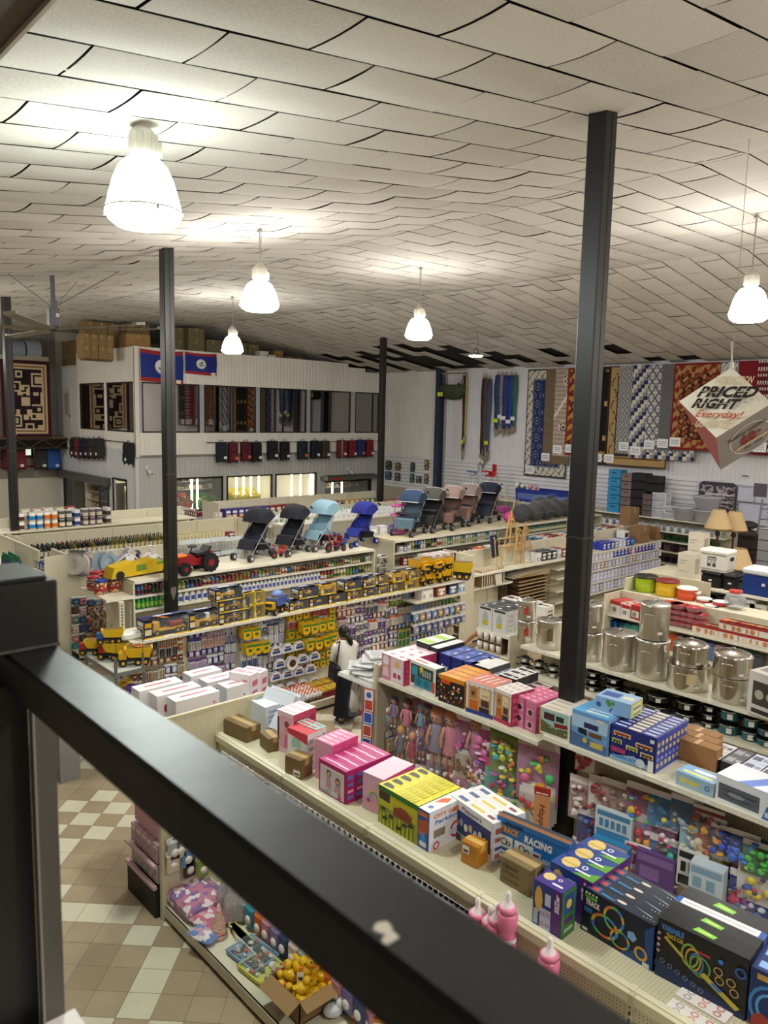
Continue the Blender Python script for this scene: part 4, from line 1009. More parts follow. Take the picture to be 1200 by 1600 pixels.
def stack(kind,c,n,r,label,pos,group):
 key=('stack',kind,c,n,r)
 if key not in _mats:
  b=MB(mat(c,.25))
  for k in range(n):
   if kind=='bowl':b.la([(r*.4,k*.03),(r*.95,k*.03+.045),(r,k*.03+.05),(r*.9,k*.03+.045)],12,cap=True)
   elif kind=='glass':b.la([(r*.8,0),(r,.16),(r*.92,.16),(r*.75,.02)],10,cap=False)
   else:b.la([(r*.6,k*.014),(r,k*.014+.01),(r,k*.014+.013),(r*.6,k*.014+.006)],14,cap=True)
  _mats[key]=b.mesh('stack')
 return tg_(link({'bowl':'bowl_stack','glass':'glass_jar','plate':'plate_stack'}[kind],_mats[key],None,pos),label,'crockery' if kind!='glass' else 'glassware',group)
rn=RNG(9)
L=abs(a1-a0)
for zi,(z,kinds)in enumerate(((za-.42,'glass'),(1.3,'bowl'),(.95,'plate'),(.55,'bowl'))):
 n=int(L/.27)
 for k in range(n):
  y=a0-.15-k*.27;t=k/n
  if kinds=='glass':
   for dd in(.15,.42):stack('glass',['#c9d0d8','#b9c0c8'][k%2],1,.09,'clear glass jar in the row under the drawer towers',(XW+dd,y,z),'glass jars under the drawer towers')
  elif kinds=='bowl' and z==1.3:
   c=rn.choice(['#c9c0b0','#a88f80','#7f6a60'])if t<.62 else '#2f7a3c';cn_='green' if t>=.62 else('pale' if c=='#c9c0b0' else 'brown')
   stack('bowl',c,rn.randint(4,6),.12,'%s stack of bowls on the upper crockery shelf'%cn_,(XW+.25,y,z),'%s bowl stacks on the upper crockery shelf'%cn_)
  elif kinds=='plate':c=rn.choice(['#6d3f4a','#a0868c','#5a3440']);stack('plate',c,14,.13,'dark red and white stack of plates on the middle crockery shelf',(XW+.22,y,z),'plate stacks on the middle crockery shelf')
  else:stack('bowl',rn.choice(['#3b3a44','#8f8e98']),6,.12,'dark stack of bowls on the lowest crockery shelf',(XW+.22,y,z),'dark bowl stacks on the lowest crockery shelf')
def shade_lamp(px,yt,X,label,h=2.05,low=False):
 a=onX(px,yt,X);z1=a.z
 sh_=MB(mat('#d5b98c',.8));sh_.la([(.15,z1-.02),(.16,z1),(.155,z1-.02)],16,cap=False);sh_.la([(.36,z1-.52),(.27,z1-.28),(.2,z1-.1),(.155,z1)],18,cap=False)
 pl=MB(mat('#4a2c20',.4));pl.la([(.15,0),(.16,.03),(.04,.07),(.03,z1*.4),(.05,z1*.45),(.025,z1*.5),(.03,z1-.75),(.08,z1-.68),(.03,z1-.55),(.012,z1-.1)],12)
 fn_=MB(mat('#6a5030',.4));fn_.cyl((0,0,z1-.1),(0,0,z1+.04),.012,n=6)
 tr2=MB(mat('#8a6a42',.7));tr2.la([(.363,z1-.53),(.366,z1-.50)],18,cap=False);tr2.la([(.158,z1-.01),(.16,z1+.005)],16,cap=False)
 Thing('floor_lamp','lamp',pl,[('lamp_shade',sh_,[('trim',tr2)],'cream fabric shade'),('finial',fn_)]).put((X,a.y,0),label=label)
shade_lamp(1124,796,20.6,'floor lamp with the larger cream shade in front of the crockery shelving');shade_lamp(1149,799,21.4,'floor lamp with cream shade just right of the larger one');shade_lamp(1157,857,20.0,'shorter lamp with cream shade lower right of the other two')
a=onX(1165,870,23.5)
c_=MB('#2b1d1c');
for k in range(3):c_.box(-.28,-.28+.0,.45+.5*k,.28,.28,.5+.5*k);c_.box(-.28,.24,.5+.5*k,.28,.28,.95+.5*k,b=.01)
cl2=[]
for sx in(-1,1):
 for sy in(-1,1):l=MB('#2b1d1c');l.cyl((sx*.25,sy*.25,0),(sx*.26,sy*.26,1.5),.025,n=6);cl2.append(('leg',l))
for k in range(2):cs_=MB(mat('#3b2f2b',.7));cs_.ball((0,0,2.0+.25*k),.28,10,sc=(1,1,.45));cl2.append(('cushion',cs_))
Thing('stacked_chair','chair',c_,cl2).put((23.5,a.y,0),-PI/2+.3,label='dark wooden stacked chairs beside the shaded floor lamps')
a=onX(1190,850,23.8);ld_=MB(mat('#7c8490',.4,.5))
for sx in(-1,1):ld_.cyl((sx*.28,0,0),(sx*.2,.3,3.0),.03,n=6)
rs=[]
for k in range(9):r_=MB(mat('#7c8490',.4,.5));t=(k+.7)/9.6;r_.cyl((-.28+.08*t,.3*t,3.0*t),(.28-.08*t,.3*t,3.0*t),.02,n=6);rs.append(('rung',r_))
Thing('ladder','ladder',ld_,rs).put((23.8,a.y,0),-PI/2,'grey metal ladder leaning at the right by the back wall')
# == GONDOLAS: frames and generic goods
def peg_mat(c,axis='x',hole='#5b5646'):
 key=('peg',c,axis)
 if key in _mats:return _mats[key]
 m=bpy.data.materials.new('pegboard');m.use_nodes=True;nt=m.node_tree;b=nt.nodes['Principled BSDF'];sv(b,'Roughness',.5)
 tc=nt.nodes.new('ShaderNodeTexCoord');sc=nt.nodes.new('ShaderNodeVectorMath');sc.operation='SCALE';sv(sc,'Scale',1/.0254)
 fr_=nt.nodes.new('ShaderNodeVectorMath');fr_.operation='FRACTION';sb=nt.nodes.new('ShaderNodeVectorMath');sb.operation='SUBTRACT';sv(sb,1,(.5,.5,.5))
 mu=nt.nodes.new('ShaderNodeVectorMath');mu.operation='MULTIPLY';mu.inputs[1].default_value=(1,0,1)if axis=='x' else((0,1,1)if axis=='y' else(1,1,0))
 ln=nt.nodes.new('ShaderNodeVectorMath');ln.operation='LENGTH';lt=nt.nodes.new('ShaderNodeMath');lt.operation='LESS_THAN';sv(lt,1,.17)
 mx=nt.nodes.new('ShaderNodeMixRGB');sv(mx,1,lin(c)+(1,));sv(mx,2,lin(hole)+(1,))
 nt.links.new(tc.outputs['Object'],sc.inputs[0]);nt.links.new(sc.outputs[0],fr_.inputs[0]);nt.links.new(fr_.outputs[0],sb.inputs[0]);nt.links.new(sb.outputs[0],mu.inputs[0])
 nt.links.new(mu.outputs[0],ln.inputs[0]);nt.links.new(ln.outputs['Value'],lt.inputs[0]);nt.links.new(lt.outputs[0],mx.inputs[0]);nt.links.new(mx.outputs[0],b.inputs['Base Color'])
 _mats[key]=m;return m
class Fr:
 """gondola frame: u to the right along the run, v away from us, face 'X' or 'Y'"""
 def __init__(s,face,pos,a0):s.face,s.pos,s.a0=face,pos,a0;s.rz=-PI/2 if face=='X' else 0.
 def w(s,u,v,z):return(s.pos+v,s.a0-u,z)if s.face=='X' else(s.a0+u,s.pos+v,z)
 def u(s,px,py,v=0.):
  return s.a0-onX(px,py,s.pos+v).y if s.face=='X' else onY(px,py,s.pos+v).x-s.a0
 def z(s,px,py,v=0.):return(onX(px,py,s.pos+v)if s.face=='X' else onY(px,py,s.pos+v)).z
def gon(fr,L,ztop,label,near=(),far=(),base=.55,fbase=0.,deck=None,c=CREAM,peg=True,endL=None,endR=None,pitch=1.22,hz=.16,ends=False,post_extra=0.):
 m=mat(c,.45,noise=.04,nscale=3);dk=mat('#1c1a18',.6)
 root=MB(peg_mat(c));root.box(0,-.02,hz,L,.02,ztop-.03);root.use(m);root.box(0,-.025,ztop-.035,L,.025,ztop)
 ps=[]
 if base or fbase:
  b=MB(m);b.box(0,-base,hz-.03,L,fbase,hz);b.box(.02,-base+.02,.01,L-.02,max(fbase-.02,.02),hz-.03,dk);b.box(0,-base-.004,.05,L,-base+.016,hz,mat('#cfc8ae',.45));ps.append(('base',b))
 x=0.
 while x<=L+.01:
  p=MB(m);xx=min(x,L-.02);p.box(max(0,xx-.02),-.03,.02,xx+.02,.03,ztop+post_extra+.004)
  for zz in[k*.05 for k in range(6,int(ztop/.05))]:p.box(max(0,xx-.02)+.014,-.0315,zz,xx+.006,-.0305,zz+.028,dk)
  ps.append(('upright',p));x+=pitch
 for side,rows in((-1,near),(1,far)):
  for row in rows:
   z,d=row[0],row[1];ua,ub=(row[2],row[3])if len(row)>3 else(0,L)
   s=MB(m);y0,y1=(-d,-.02)if side<0 else(.02,d);s.box(ua,y0,z-.035,ub,y1,z)
   if deck:s.quad((ua+.01,y0+.02,z+.001),(ub-.01,y0+.02,z+.001),(ub-.01,y1-.02,z+.001),(ua+.01,y1-.02,z+.001),deck)
   l=MB(mat('#e6e2d2',.4));ye_=-d if side<0 else d;l.box(ua,ye_-.008,z-.042,ub,ye_+.008,z+.003)
   l.use('#f1efe8');k=ua+.3;rn_=RNG(int(z*100))
   while k<ub-.1:l.box(k,ye_-.0105*1,z-.036,k+.05,ye_-.0085,z-.004);k+=rn_.uniform(.3,.8)
   ps.append(('shelf',s,[('price_rail',l)]))
 if ends:
  for(ux,cond)in((-.02,ends in(True,'L')),(L,ends in(True,'R'))):
   if cond:
    e=MB(peg_mat(c,'y'));e.box(ux,-base,0,ux+.02,max(fbase,.03),ztop);e.use(m);e.box(ux-.005,-base-.02,0,ux+.025,-base+.015,ztop+.005);ps.append(('end_panel',e))
 P=Thing('gondola_shelving','shelving',root,ps);return P.put(fr.w(0,0,0),fr.rz,label=label)
 # == simple goods (single cached meshes)
def gm(key,fn):
 if key not in _mats:_mats[key]=fn()
 return _mats[key]
def bottle(c,cap,lab=None,h=.3,r=.037,neck=.35):
 def f():
  b=MB(mat(c,.15));b.la([(r*.9,0),(r,.01),(r,h*(1-neck)),(r*.45,h*(1-neck*.6)),(r*.36,h*.92)],8);b.la([(r*.42,h*.9),(r*.42,h)],8,m=mat(cap,.4))
  if lab:b.la([(r*1.02,h*.15),(r*1.02,h*.5)],8,m=mat(lab,.5),cap=False)
  return b.mesh('bottle')
 return gm(('bottle',c,cap,lab,h,r,neck),f)
def can(c,lab,h=.2,r=.06,top='#c9c8c2',band=None):
 def f():
  b=MB(mat(c,.4));b.la([(r,0),(r,h)],10);b.la([(r*1.01,h*.15),(r*1.01,h*.6)],10,m=mat(lab,.5),cap=False)
  if band:b.la([(r*1.015,h*.28),(r*1.015,h*.45)],10,m=mat(band,.5),cap=False)
  b.la([(r*1.02,h*.96),(r*1.02,h*1.01),(.01,h*1.01)],10,m=mat(top,.4),cap=False);return b.mesh('can')
 return gm(('can',c,lab,h,r,top,band),f)
def jug(c,cap,lab,h=.26,w=.12,d=.08):
 def f():
  b=MB(mat(c,.35));b.box(-w/2,-d/2,0,w/2,d/2,h*.72,b=.015);b.prism([(-w/2+.01,h*.71),(w/2-.01,h*.71),(w*.1,h*.92),(-w*.12,h*.92)],-d*.35,d*.35,ax='y');b.la([(.018,h*.9),(.018,h)],8,m=mat(cap,.4),c=(0,0,0))
  b.box(-w*.38,-d/2-.002,h*.15,w*.38,-d/2,h*.55,mat(lab,.5));return b.mesh('jug')
 return gm(('jug',c,cap,lab,h,w,d),f)
def pack(c,c2,w=.12,d=.1,h=.16,c3=None):
 def f():
  b=MB(mat(c,.5));b.box(-w/2,-d/2,0,w/2,d/2,h);F=fcs(b,w,d,h)['front'];F.rect(.1,.15,.9,.5,c2);F.rect(.15,.6,.85,.85,c3 or '#f2f0ea');F.disc(.5,.35,.18,c3 or '#f2f0ea',8)
  T_=fcs(b,w,d,h)['top'];T_.rect(.15,.3,.85,.7,c2);return b.mesh('pack')
 return gm(('pack',c,c2,w,d,h,c3),f)
def row(fr,mesh_fn,name,cat,label,px0,py0,px1,py1,v,z,pitch,rows_deep=1,dv=.12,jitter=.0,group=None,rz_j=0.,seed=0,sc=None,cap_n=300):
 """goods standing in a row on a shelf from pixel 0 to pixel 1; label may be a function(i)->(mesh,label)"""
 u0,u1=fr.u(px0,py0,v),fr.u(px1,py1,v);n=max(1,int(abs(u1-u0)/pitch));rn_=RNG(seed);out=0
 for i in range(n):
  for k in range(rows_deep):
   if out>=cap_n:return
   u=u0+(i+.5)*(u1-u0)/n;me,lb=mesh_fn(i)if callable(mesh_fn)else(mesh_fn,label)
   o=link(name,me,None,fr.w(u+rn_.uniform(-jitter,jitter),v+k*dv,z),fr.rz+rn_.uniform(-rz_j,rz_j),sc=sc)
   tg_(o,lb or label,cat,group or(lb or label));out+=1
   # == FAR GONDOLAS (canned goods, bottles)
F1=Fr('Y',19.45,5.75);F2=Fr('Y',22.8,9.5);F3=Fr('Y',23.3,13.25);F4=Fr('Y',19.9,13.1);GC=Fr('Y',16.3,5.87)
gon(F1,6.2,2.21,'cream gondola run whose panel rises behind the wine bottles',near=[(1.66,.5),(1.25,.5)],far=[(1.7,.5)],ends=True,base=.55,fbase=.55)
gon(F2,2.4,2.19,'short far gondola behind the stacked cans',near=[(1.62,.55)],base=.55,fbase=.5)
gon(F3,7.6,2.2,'long far gondola below the lit coolers with boxed biscuits',near=[(1.62,.6),(1.2,.6)],base=.6,fbase=.5,ends='L')
gon(F4,6.0,2.24,'far gondola behind the strollers holding white bottles',near=[(1.66,.55),(1.3,.55)],far=[(1.95,.5)],base=.6,fbase=.5,ends='L')
E1=Fr('X',5.5,20.9);E1L=20.9-onX(30,860,5.1).y
gon(E1,E1L,2.24,'gondola end unit cut by the left edge holding green bottles',near=[(1.72,.4),(1.35,.4)],base=.45)
wines=[('#15170f','#101010','#cfc9b4','black'),('#15170f','#7a1c22','#d8d0b8','dark'),('#6b5a1c','#141414','#cfc08a','amber'),('#4e5a22','#141414','#d8d0a0','olive green')]
def wf(i):
 k=0 if i<7 else([1,0,2,1][i%4]if i<18 else[3,2,0,3,2][i%5]);c=wines[k];z_='' if i<7 else ''
 return bottle(c[0],c[1],c[2],.33,.042),'%s wine bottle standing before the cream panel, %s stretch'%(c[3],'left' if i<12 else('middle' if i<24 else 'right'))
row(F1,wf,'wine_bottle','bottle',None,36,872,258,850,-.42,1.66,.115,3,.13,.01,seed=1)
row(F1,lambda i:(bottle('#d9cfa4','#b9b08c','#e9e2c8',.26,.04,.25),'pale cream oil bottle standing right of the wine'),'oil_bottle','bottle',None,272,850,350,842,-.42,1.66,.1,3,.12,.01)
row(F1,lambda i:(pack('#8a2c2c','#3c3a3a',.2,.2,.2),'dark red small carton at the right end of the wine shelf'),'carton','box',None,350,842,368,840,-.4,1.66,.25,1)
groups=[((22,828),(45,826),'#e9e6de','#5a2a2c','white and maroon',None),((45,826),(68,822),'#e6e2d6','#2f86c4','blue and white',None),((68,822),(91,820),'#e6e0d0','#e07a24','orange and white',None),((91,820),(113,818),'#3a3c30','#d8d2c0','dark and cream',None),((113,818),(128,817),'#d9dade','#26408a','blue dotted',None),((128,817),(160,814),'#5a4650','#c9bfb0','dark brown',None),((160,814),(178,811),'#b9b4a8','#3e3a36','grey',None)]
F2x=Fr('Y',22.2,5.6)
gon(F2x,6.2,1.95,'far gondola under the stacked cans',near=[(1.38,.5)],base=.5,peg=False)
for(p0,p1,c,l,nm,_)in groups:
 for t in range(2):
  row(F2x,lambda i,c=c,l=l,nm=nm,t=t:(can(c,l,.23,.085),'%s can in the %s tier of the far stacked cans'%(nm,['lower','upper'][t])),'food_can','can',None,p0[0],p0[1],p1[0],p1[1],-.35,1.96+.235*t,.19,2,.18)
deck=MB(mat(CREAM,.45));deck.box(0,-.6,1.92,6.2,.3,1.955);solo('display_deck',deck,'flat deck carrying the stacked cans','shelf',F2x.w(0,0,0))
row(F2x,lambda i:(pack(['#cfc7a8','#c9a9a0','#d9d2c0','#b9c08a','#b44a52','#c0c4d8'][i%6],['#8a8a4a','#b04a4a','#5a7aa0'][i%3],.26,.14,.24),'%s package lying in the row behind the stacked cans'%['cream','salmon','off-white','green','red','lilac'][i%6]),'food_package','package',None,30,806,118,795,1.2,2.1,.3,1)
gon(Fr('Y',23.6,5.6),3.6,2.08,'far gondola behind the cans with mixed packages',near=[(1.6,.4)],base=.4)
row(F2,lambda i:(pack(['#d8cfa8','#5a5a66'][i>3],['#bfae70','#c9c9d0'][i>3],.3,.2,.14),['cream bag of pasta on the far shelf','dark multipack on the far shelf right of the cream bags'][i>3]),'food_package','package',None,182,821,285,808,-.35,1.8,.33,1)
gm_=MB(mat(CREAM,.45));gm_.box(0,-.55,1.76,2.4,-.02,1.8);solo('display_deck',gm_,'narrow deck with cream pasta bags','shelf',F2.w(0,0,0))
row(E1,lambda i:(bottle('#1f6a4a','#2c8a5c','#3a4a8a',.3,.045),'green bottle on the end unit at the left edge'),'soap_bottle','bottle',None,3,852,22,866,-.3,1.72,.11,2,.12)
row(E1,lambda i:(pack('#cfc8c0','#8a6a3a',.08,.1,.24),'cream carton under the green bottles at the left edge'),'carton','box',None,3,878,26,884,-.3,1.35,.1,1)
bis=[('#28348a','#b9742c','blue cereal box'),('#28348a','#c98a3c','blue cereal box'),('#8a2c2c','#c96a4a','red brown biscuit box'),('#3f9a4c','#8acb8a','green biscuit box'),('#8a2430','#d8c8b0','red biscuit box')]
def bf(i):
 k=0 if i<7 else(2 if i<13 else(3 if i<17 else 4));b=bis[k]
 return pack(b[0],b[1],.24,.14,.34),'%s in the row under the middle lit cooler'%b[2]
row(F3,bf,'cereal_box','box',None,350,806,466,792,-.45,1.62,.26,2,.2)
row(F3,lambda i:(pack('#e2dcd2','#b9a79a',.24,.2,.26),'pale boxed goods at the left end of the cereal shelf'),'carton','box',None,330,806,350,806,-.45,1.62,.26,1)
row(F3,lambda i:(pack(['#4a3a34','#6a3440','#7a5a3a'][i%3],'#cfc0a0',.22,.16,.28),'dark boxed goods on the shelf below the cereal boxes'),'carton','box',None,366,828,412,824,-.45,1.2,.24,1)
row(F3,lambda i:(pack(['#8a3028','#caa024','#3f6a34','#caa024'][(i//4)%4],'#e2cfa0',.24,.3,.12),'%s packet lying on the far gondola at right'%['red','yellow','green','yellow'][(i//4)%4]),'food_package','package',None,500,790,590,777,-.4,1.84,.26,1)
gm_=MB(mat(CREAM,.45));gm_.box(4.6,-.58,1.8,7.6,-.02,1.84);solo('display_deck',gm_,'deck with yellow and red packets at the right of the far gondola','shelf',F3.w(0,0,0))
sr=Fr('X',12.4,23.9);gon(sr,1.1,2.05,'small white end rack with dark red goods',near=[(1.9,.35),(1.6,.35),(1.3,.35)],base=.4,c='#e2e0d8',peg=False)
for z in(1.9,1.6,1.3):row(sr,lambda i:(pack('#5a1c24','#c9b0a0',.12,.2,.14),'dark red packet on the small white end rack'),'food_package','package',None,292,800,312,805,-.25,z,.13,1)
def wb_(i):return(jug('#e6e8e2',['#4a8a3a','#e6e6e0','#3a5a9a'][i%3],['#8aa86a','#d8dcd0','#9ab0a8'][i%3],.3,.14,.1),'%s labelled white bottle behind the strollers'%['green','plain','blue'][i%3])
row(F4,wb_,'detergent_bottle','bottle',None,412,826,612,806,-.42,1.86,.17,3,.14,.01)
gm_=MB(mat('#e0ddd0',.45));gm_.box(-.5,-.6,1.82,6.0,-.02,1.86);solo('display_deck',gm_,'white deck with detergent bottles behind the strollers','shelf',F4.w(0,0,0))
row(F4,lambda i:(pack('#eceded','#c9d4d0',.2,.2,.12),'white bagged goods stacked behind the blue stroller'),'bag','bag',None,500,828,640,800,-.75,1.95,.22,2,.2)
gm_=MB(mat('#e0ddd0',.45));gm_.box(0,-1.3,1.91,6.4,-.62,1.95);gm_.box(0,-1.28,0,6.4,-.66,1.9,'#bdb8a6');solo('display_bench',gm_,'pale display bench between the strollers and the white bottles','shelf',F4.w(0,0,0))
F5=Fr('Y',21.2,19.3)
gon(F5,4.6,1.95,'far gondola in front of the serving trays',near=[(1.9,.6)],base=.6)
row(F5,lambda i:(pack(['#9a4a50','#5a4a6a','#b9c0c4'][i%3],'#e0d0c0',.3,.2,.24),'%s box on the far gondola before the trays'%['dull red','violet','grey'][i%3]),'carton','box',None,602,782,650,775,-.4,1.9,.34,1)
solo('toy_boat',MB('#8a3a28').la([(.05,0),(.45,.1),(.55,.22),(.5,.22),(.1,.06)],16,sx=1.4,sy=.5),'rust red low basket on the far gondola before the trays','basket',F5.w(F5.u(623,778,-.3),-.3,1.91))
# == GC : hanging panel behind the toys
GCL=4.4
gon(GC,GCL,2.22,'tall cream gondola with toilet seats hanging on its front',near=[],far=[(1.6,.5)],base=.5,fbase=.5,ends='R')
GE1=Fr('X',5.85,GC.pos+onz(70,858,2.22).y-16.3)
ec_w=GE1.a0-16.28
gon(GE1,ec_w,2.22,'gondola end unit of small shelves facing left beside the railing',near=[(z,.42)for z in(1.83,1.55,1.27,.99,.71,.43)],base=.45,ends='R')
for z,c,c2,nm,n in((1.83,'#2a3f8a','#e0e0e6','blue',5),(1.55,'#2b3c86','#c9d0e8','navy',4),(1.27,'#c8c4b4','#9a9a94','grey',4),(.99,'#8a3028','#e2cfc0','brick red',6),(.71,'#9a2c34','#e0c8b8','red',4),(.43,'#8a2c2c','#cfb0a0','dull red',6)):
 for k in range(n):
  for t in range(2 if z<1.5 else 1):
   o=link('carton',pack(c,c2,.16,.3,.10 if z<1.5 else.16),None,GE1.w(ec_w-.12-k*.19,-.22,z+.1*t),GE1.rz);tg_(o,'%s carton on the left facing end unit, shelf %s'%(nm,{1.83:'on top',1.55:'second',1.27:'third',.99:'fourth',.71:'fifth',.43:'lowest'}[z]),'box','%s cartons on the left facing end unit'%nm)
def seat(c,c2):
 b=MB(mat(c,.35));n=24;vs=[];
 for k in range(n):
  a=2*PI*k/n;vs.append((.19*cos(a),.23*sin(a)+.03*cos(a*1)*0));
 inn=[(x*.58,y*.62-.01)for x,y in vs]
 v=[(x,-.02,z)for x,z in vs]+[(x,-.02,z)for x,z in inn]+[(x,.02,z)for x,z in vs]+[(x,.02,z)for x,z in inn];f=[]
 for k in range(n):
  j=(k+1)%n;f+=[(k,j,n+j,n+k),(2*n+k,3*n+k,3*n+j,2*n+j),(k,2*n+k,2*n+j,j),(n+k,n+j,3*n+j,3*n+k)]
 b.add(v,f,False);l=MB(mat(c2,.4));l.ball((0,.03,0),.2,14,sc=(1,.08,1.15));h=MB(mat('#c9c9c4',.3,.5));h.box(-.08,-.03,.2,.08,.02,.24);w=MB(flm());w.box(-.22,-.04,-.27,.22,.06,.3)
 return Thing('toilet_seat','toilet seat',b,[('lid',l),('hinge',h),('wrapper',w)])
P=seat('#e2ddd6','#d6d0c8')
for k in range(5):u=GC.u(113+k*2.6,881,-.1);P.put(GC.w(u,-.12-.02*k,GC.z(113,881,-.1)),GC.rz-.9,label='white toilet seat of the tightly hung group at the left of the panel',group='white toilet seats')
P=seat('#cfb4b0','#b89a98');u=GC.u(137,880,-.1);P.put(GC.w(u,-.1,GC.z(137,880,-.1)),.1,label='pink grey toilet seat in a clear wrapper')
P=seat('#8fa9b8','#9fb6c2')
for px in(157,168):P.put(GC.w(GC.u(px,878,-.1),-.1-.06*(px==168),GC.z(px,878,-.1)),0,label='%s blue grey toilet seat in a clear wrapper'%['left','right'][px==168])
def hangers(c,c2):
 b=MB(mat(c,.4))
 for k in range(4):
  y=-.03*k;b.tube([(0,y,.02),(-.24,y,-.12),(-.24,y,-.145),(.24,y,-.145),(.24,y,-.12),(0,y,.02)],.012,5,mat(c if k%2==0 else c2,.4));b.tube([(0,y,.02),(0,y,.06),(.03,y,.09),(.02,y,.12),(-.02,y,.11)],.007,4)
 t=MB('#f0f0ee');t.box(-.05,-.13,-.12,.08,-.125,.0);return Thing('hanger_bundle','hangers',b,[('label',t)])
hangers('#26347a','#e8e8ec').put(GC.w(GC.u(196,866,-.15),-.15,GC.z(196,866,-.15)),0,sc=1.5,label='bundle of navy and white clothes hangers')
hangers('#2a2c30','#26347a').put(GC.w(GC.u(213,872,-.15),-.15,GC.z(213,872,-.15)),0,sc=1.5,label='bundle of dark clothes hangers right of the navy ones')
hangers('#e4e4e2','#e0c8c8').put(GC.w(GC.u(232,864,-.15),-.15,GC.z(232,864,-.15)),0,sc=1.5,label='bundle of white clothes hangers left of the post')
fb=MB(flm());fb.box(-.32,-.1,-.45,.32,.1,.1,b=.05);wr=MB(mat('#a9b0b4',.4))
for k in range(7):wr.cyl((-.28+k*.093,0,-.4),(-.28+k*.093,0,.02),.008,n=4)
for k in range(4):wr.cyl((-.28,0,-.35+k*.11),(.28,0,-.35+k*.11),.008,n=4)
lbp=MB('#dfe6ea');lbp.box(-.25,-.104,-.02,.2,-.1,.08)
P=Thing('wire_rack','rack',wr,[('bag',fb),('card',lbp)])
for k,(px,py)in enumerate(((292,848),(316,846),(340,843),(360,842),(300,868),(330,866),(352,862))):P.put(GC.w(GC.u(px,py,-.2),-.2-.02*k,GC.z(px,py,-.2)),0,label='bagged grey wire rack hanging behind the strollers, %s row'%['upper','lower'][k>3],group='bagged wire racks behind the strollers')
bc=lambda c,c2,w,h,d:gm(('hb',c,c2,w,h,d),lambda:blist(c,c2,w,h,d))
def blist(c,c2,w,h,d,c3='#f0efe9'):
 b=MB(mat(c,.45));b.box(-w/2,0,-h,w/2,.004,0);b.box(-w/2,-.002,-h*.22,w/2,0,0,mat(c3,.5));b.box(-w*.4,-d,-h*.9,w*.4,0,-h*.28,mat(c2,.25),b=.008)
 b.box(-w*.22,-d-.001,-h*.7,w*.22,-d,-h*.45,mat(c,.4));return b.mesh('pack')
rn=RNG(21)
pal=[('#b9605a','dull red'),('#3f8a94','teal'),('#c98a5a','orange tan'),('#3a4a7a','navy'),('#b9b4b0','grey'),('#5a4038','brown'),('#d0808a','pink')]
for r in range(6):
 for k in range(8):
  c,nm=rn.choice(pal);px,py=118+k*11.5,932+r*14+rn.uniform(-2,2)
  if py>1014:continue
  u=GC.u(px,py,-.1);z=GC.z(px,py,-.1)
  if z<.3:continue
  o=link('hung_pack',bc(c,rn.choice(pal)[0],.16,.2,.06),None,GC.w(u,-.08,z),GC.rz);tg_(o,'%s hung pack on the panel under the snack tubs, row %s'%(nm,['one','two','three','four','five','six'][r]),'pack','%s hung packs row %d'%(nm,r))
gb_=MB(mot(['#8a7a6a','#c9c9cc','#4a3a34','#a98a4a','#6a4a4a'],26,.2));gb_.la([(.02,0),(.1,-.05),(.14,-.25),(.12,-.5),(.03,-.6)],9,sy=.5);me=gb_.mesh('bag')
for k,(px,py)in enumerate(((150,946),(162,944),(174,943),(186,941),(198,940),(168,962),(182,960),(196,958),(176,984),(190,982))):
 tg_(link('glitter_bag',me,None,GC.w(GC.u(px,py,-.5),-.5-.03*(k%3),GC.z(px,py,-.5)),rn.uniform(-.5,.5)),'silvery brown bagged bundle hung under the snack tubs','bag','silvery bundles under the snack tubs')
 # == GB : stroller gondola
GB=Fr('Y',13.95,6.0);GBz=2.13;GBL=5.95
zs2,zs3,zs4=GB.z(275,924,-.6),GB.z(275,945,-.6),GB.z(275,965,-.6)
gon(GB,GBL,GBz-.04,'cream gondola under the strollers filled with toiletries',near=[(zs2,.55),(zs3,.55),(1.2,.55),(.8,.55),(.45,.55)],base=.6,fbase=.6,ends=True)
dk_=MB(mat(CREAM,.5,noise=.06,nscale=4));dk_.box(0,-.62,GBz-.035,GBL,.62,GBz);dk_.box(0,-.63,GBz-.05,GBL,-.61,GBz+.003,mat('#e9e5d6',.4));solo('display_deck',dk_,'long cream top deck the strollers stand on','shelf',GB.w(0,0,0))
js=MB(mat(CREAM,.45));js.box(5.45,13.3,1.84,5.98,14.55,1.87);js.box(5.44,13.29,1.82,5.98,13.31,1.875,mat('#e9e5d6',.4));js.box(5.93,13.4,.1,5.97,14.5,1.84,peg_mat(CREAM,'y'))
solo('end_shelf',js,'cream end shelf with snack tubs left of the stroller gondola','shelf')
tb=MB(mot(['#c98a3c','#e9dcc0','#a3342c','#7a4a24','#2f4a9a','#e0b060'],30,.3));tb.la([(.1,0),(.115,.02),(.12,.2),(.105,.24)],14)
tl=MB(mat('#1f3f96',.4));tl.la([(.11,.235),(.115,.24),(.115,.275),(.01,.28)],14,cap=False);rib_=MB('#a3252c');rib_.la([(.121,.07),(.122,.12)],14,cap=False)
tl2=MB(mat('#a3252c',.4));tl2.la([(.11,.235),(.115,.24),(.115,.275),(.01,.28)],14,cap=False)
PT=Thing('snack_tub','tub',tb,[('lid',tl,[],'blue lid'),('band',rib_)]);PT2=Thing('snack_tub','tub',tb,[('lid',tl2,[],'red lid'),('band',rib_)])
for k,(px,py,bl)in enumerate(((157,928,1),(179,924,1),(146,922,0),(164,918,0),(178,914,0),(150,914,0),(168,911,0))):
 p=onz(px,py,1.87);(PT if bl else PT2).put((p.x,p.y,1.87),.3*k,label=['front left snack tub with blue lid','front right snack tub with blue lid','snack tub with red lid in the left of the second row','snack tub with red lid in the middle of the second row','snack tub with red lid at the right of the second row','snack tub with red lid at the back left','snack tub with red lid at the back right'][k])
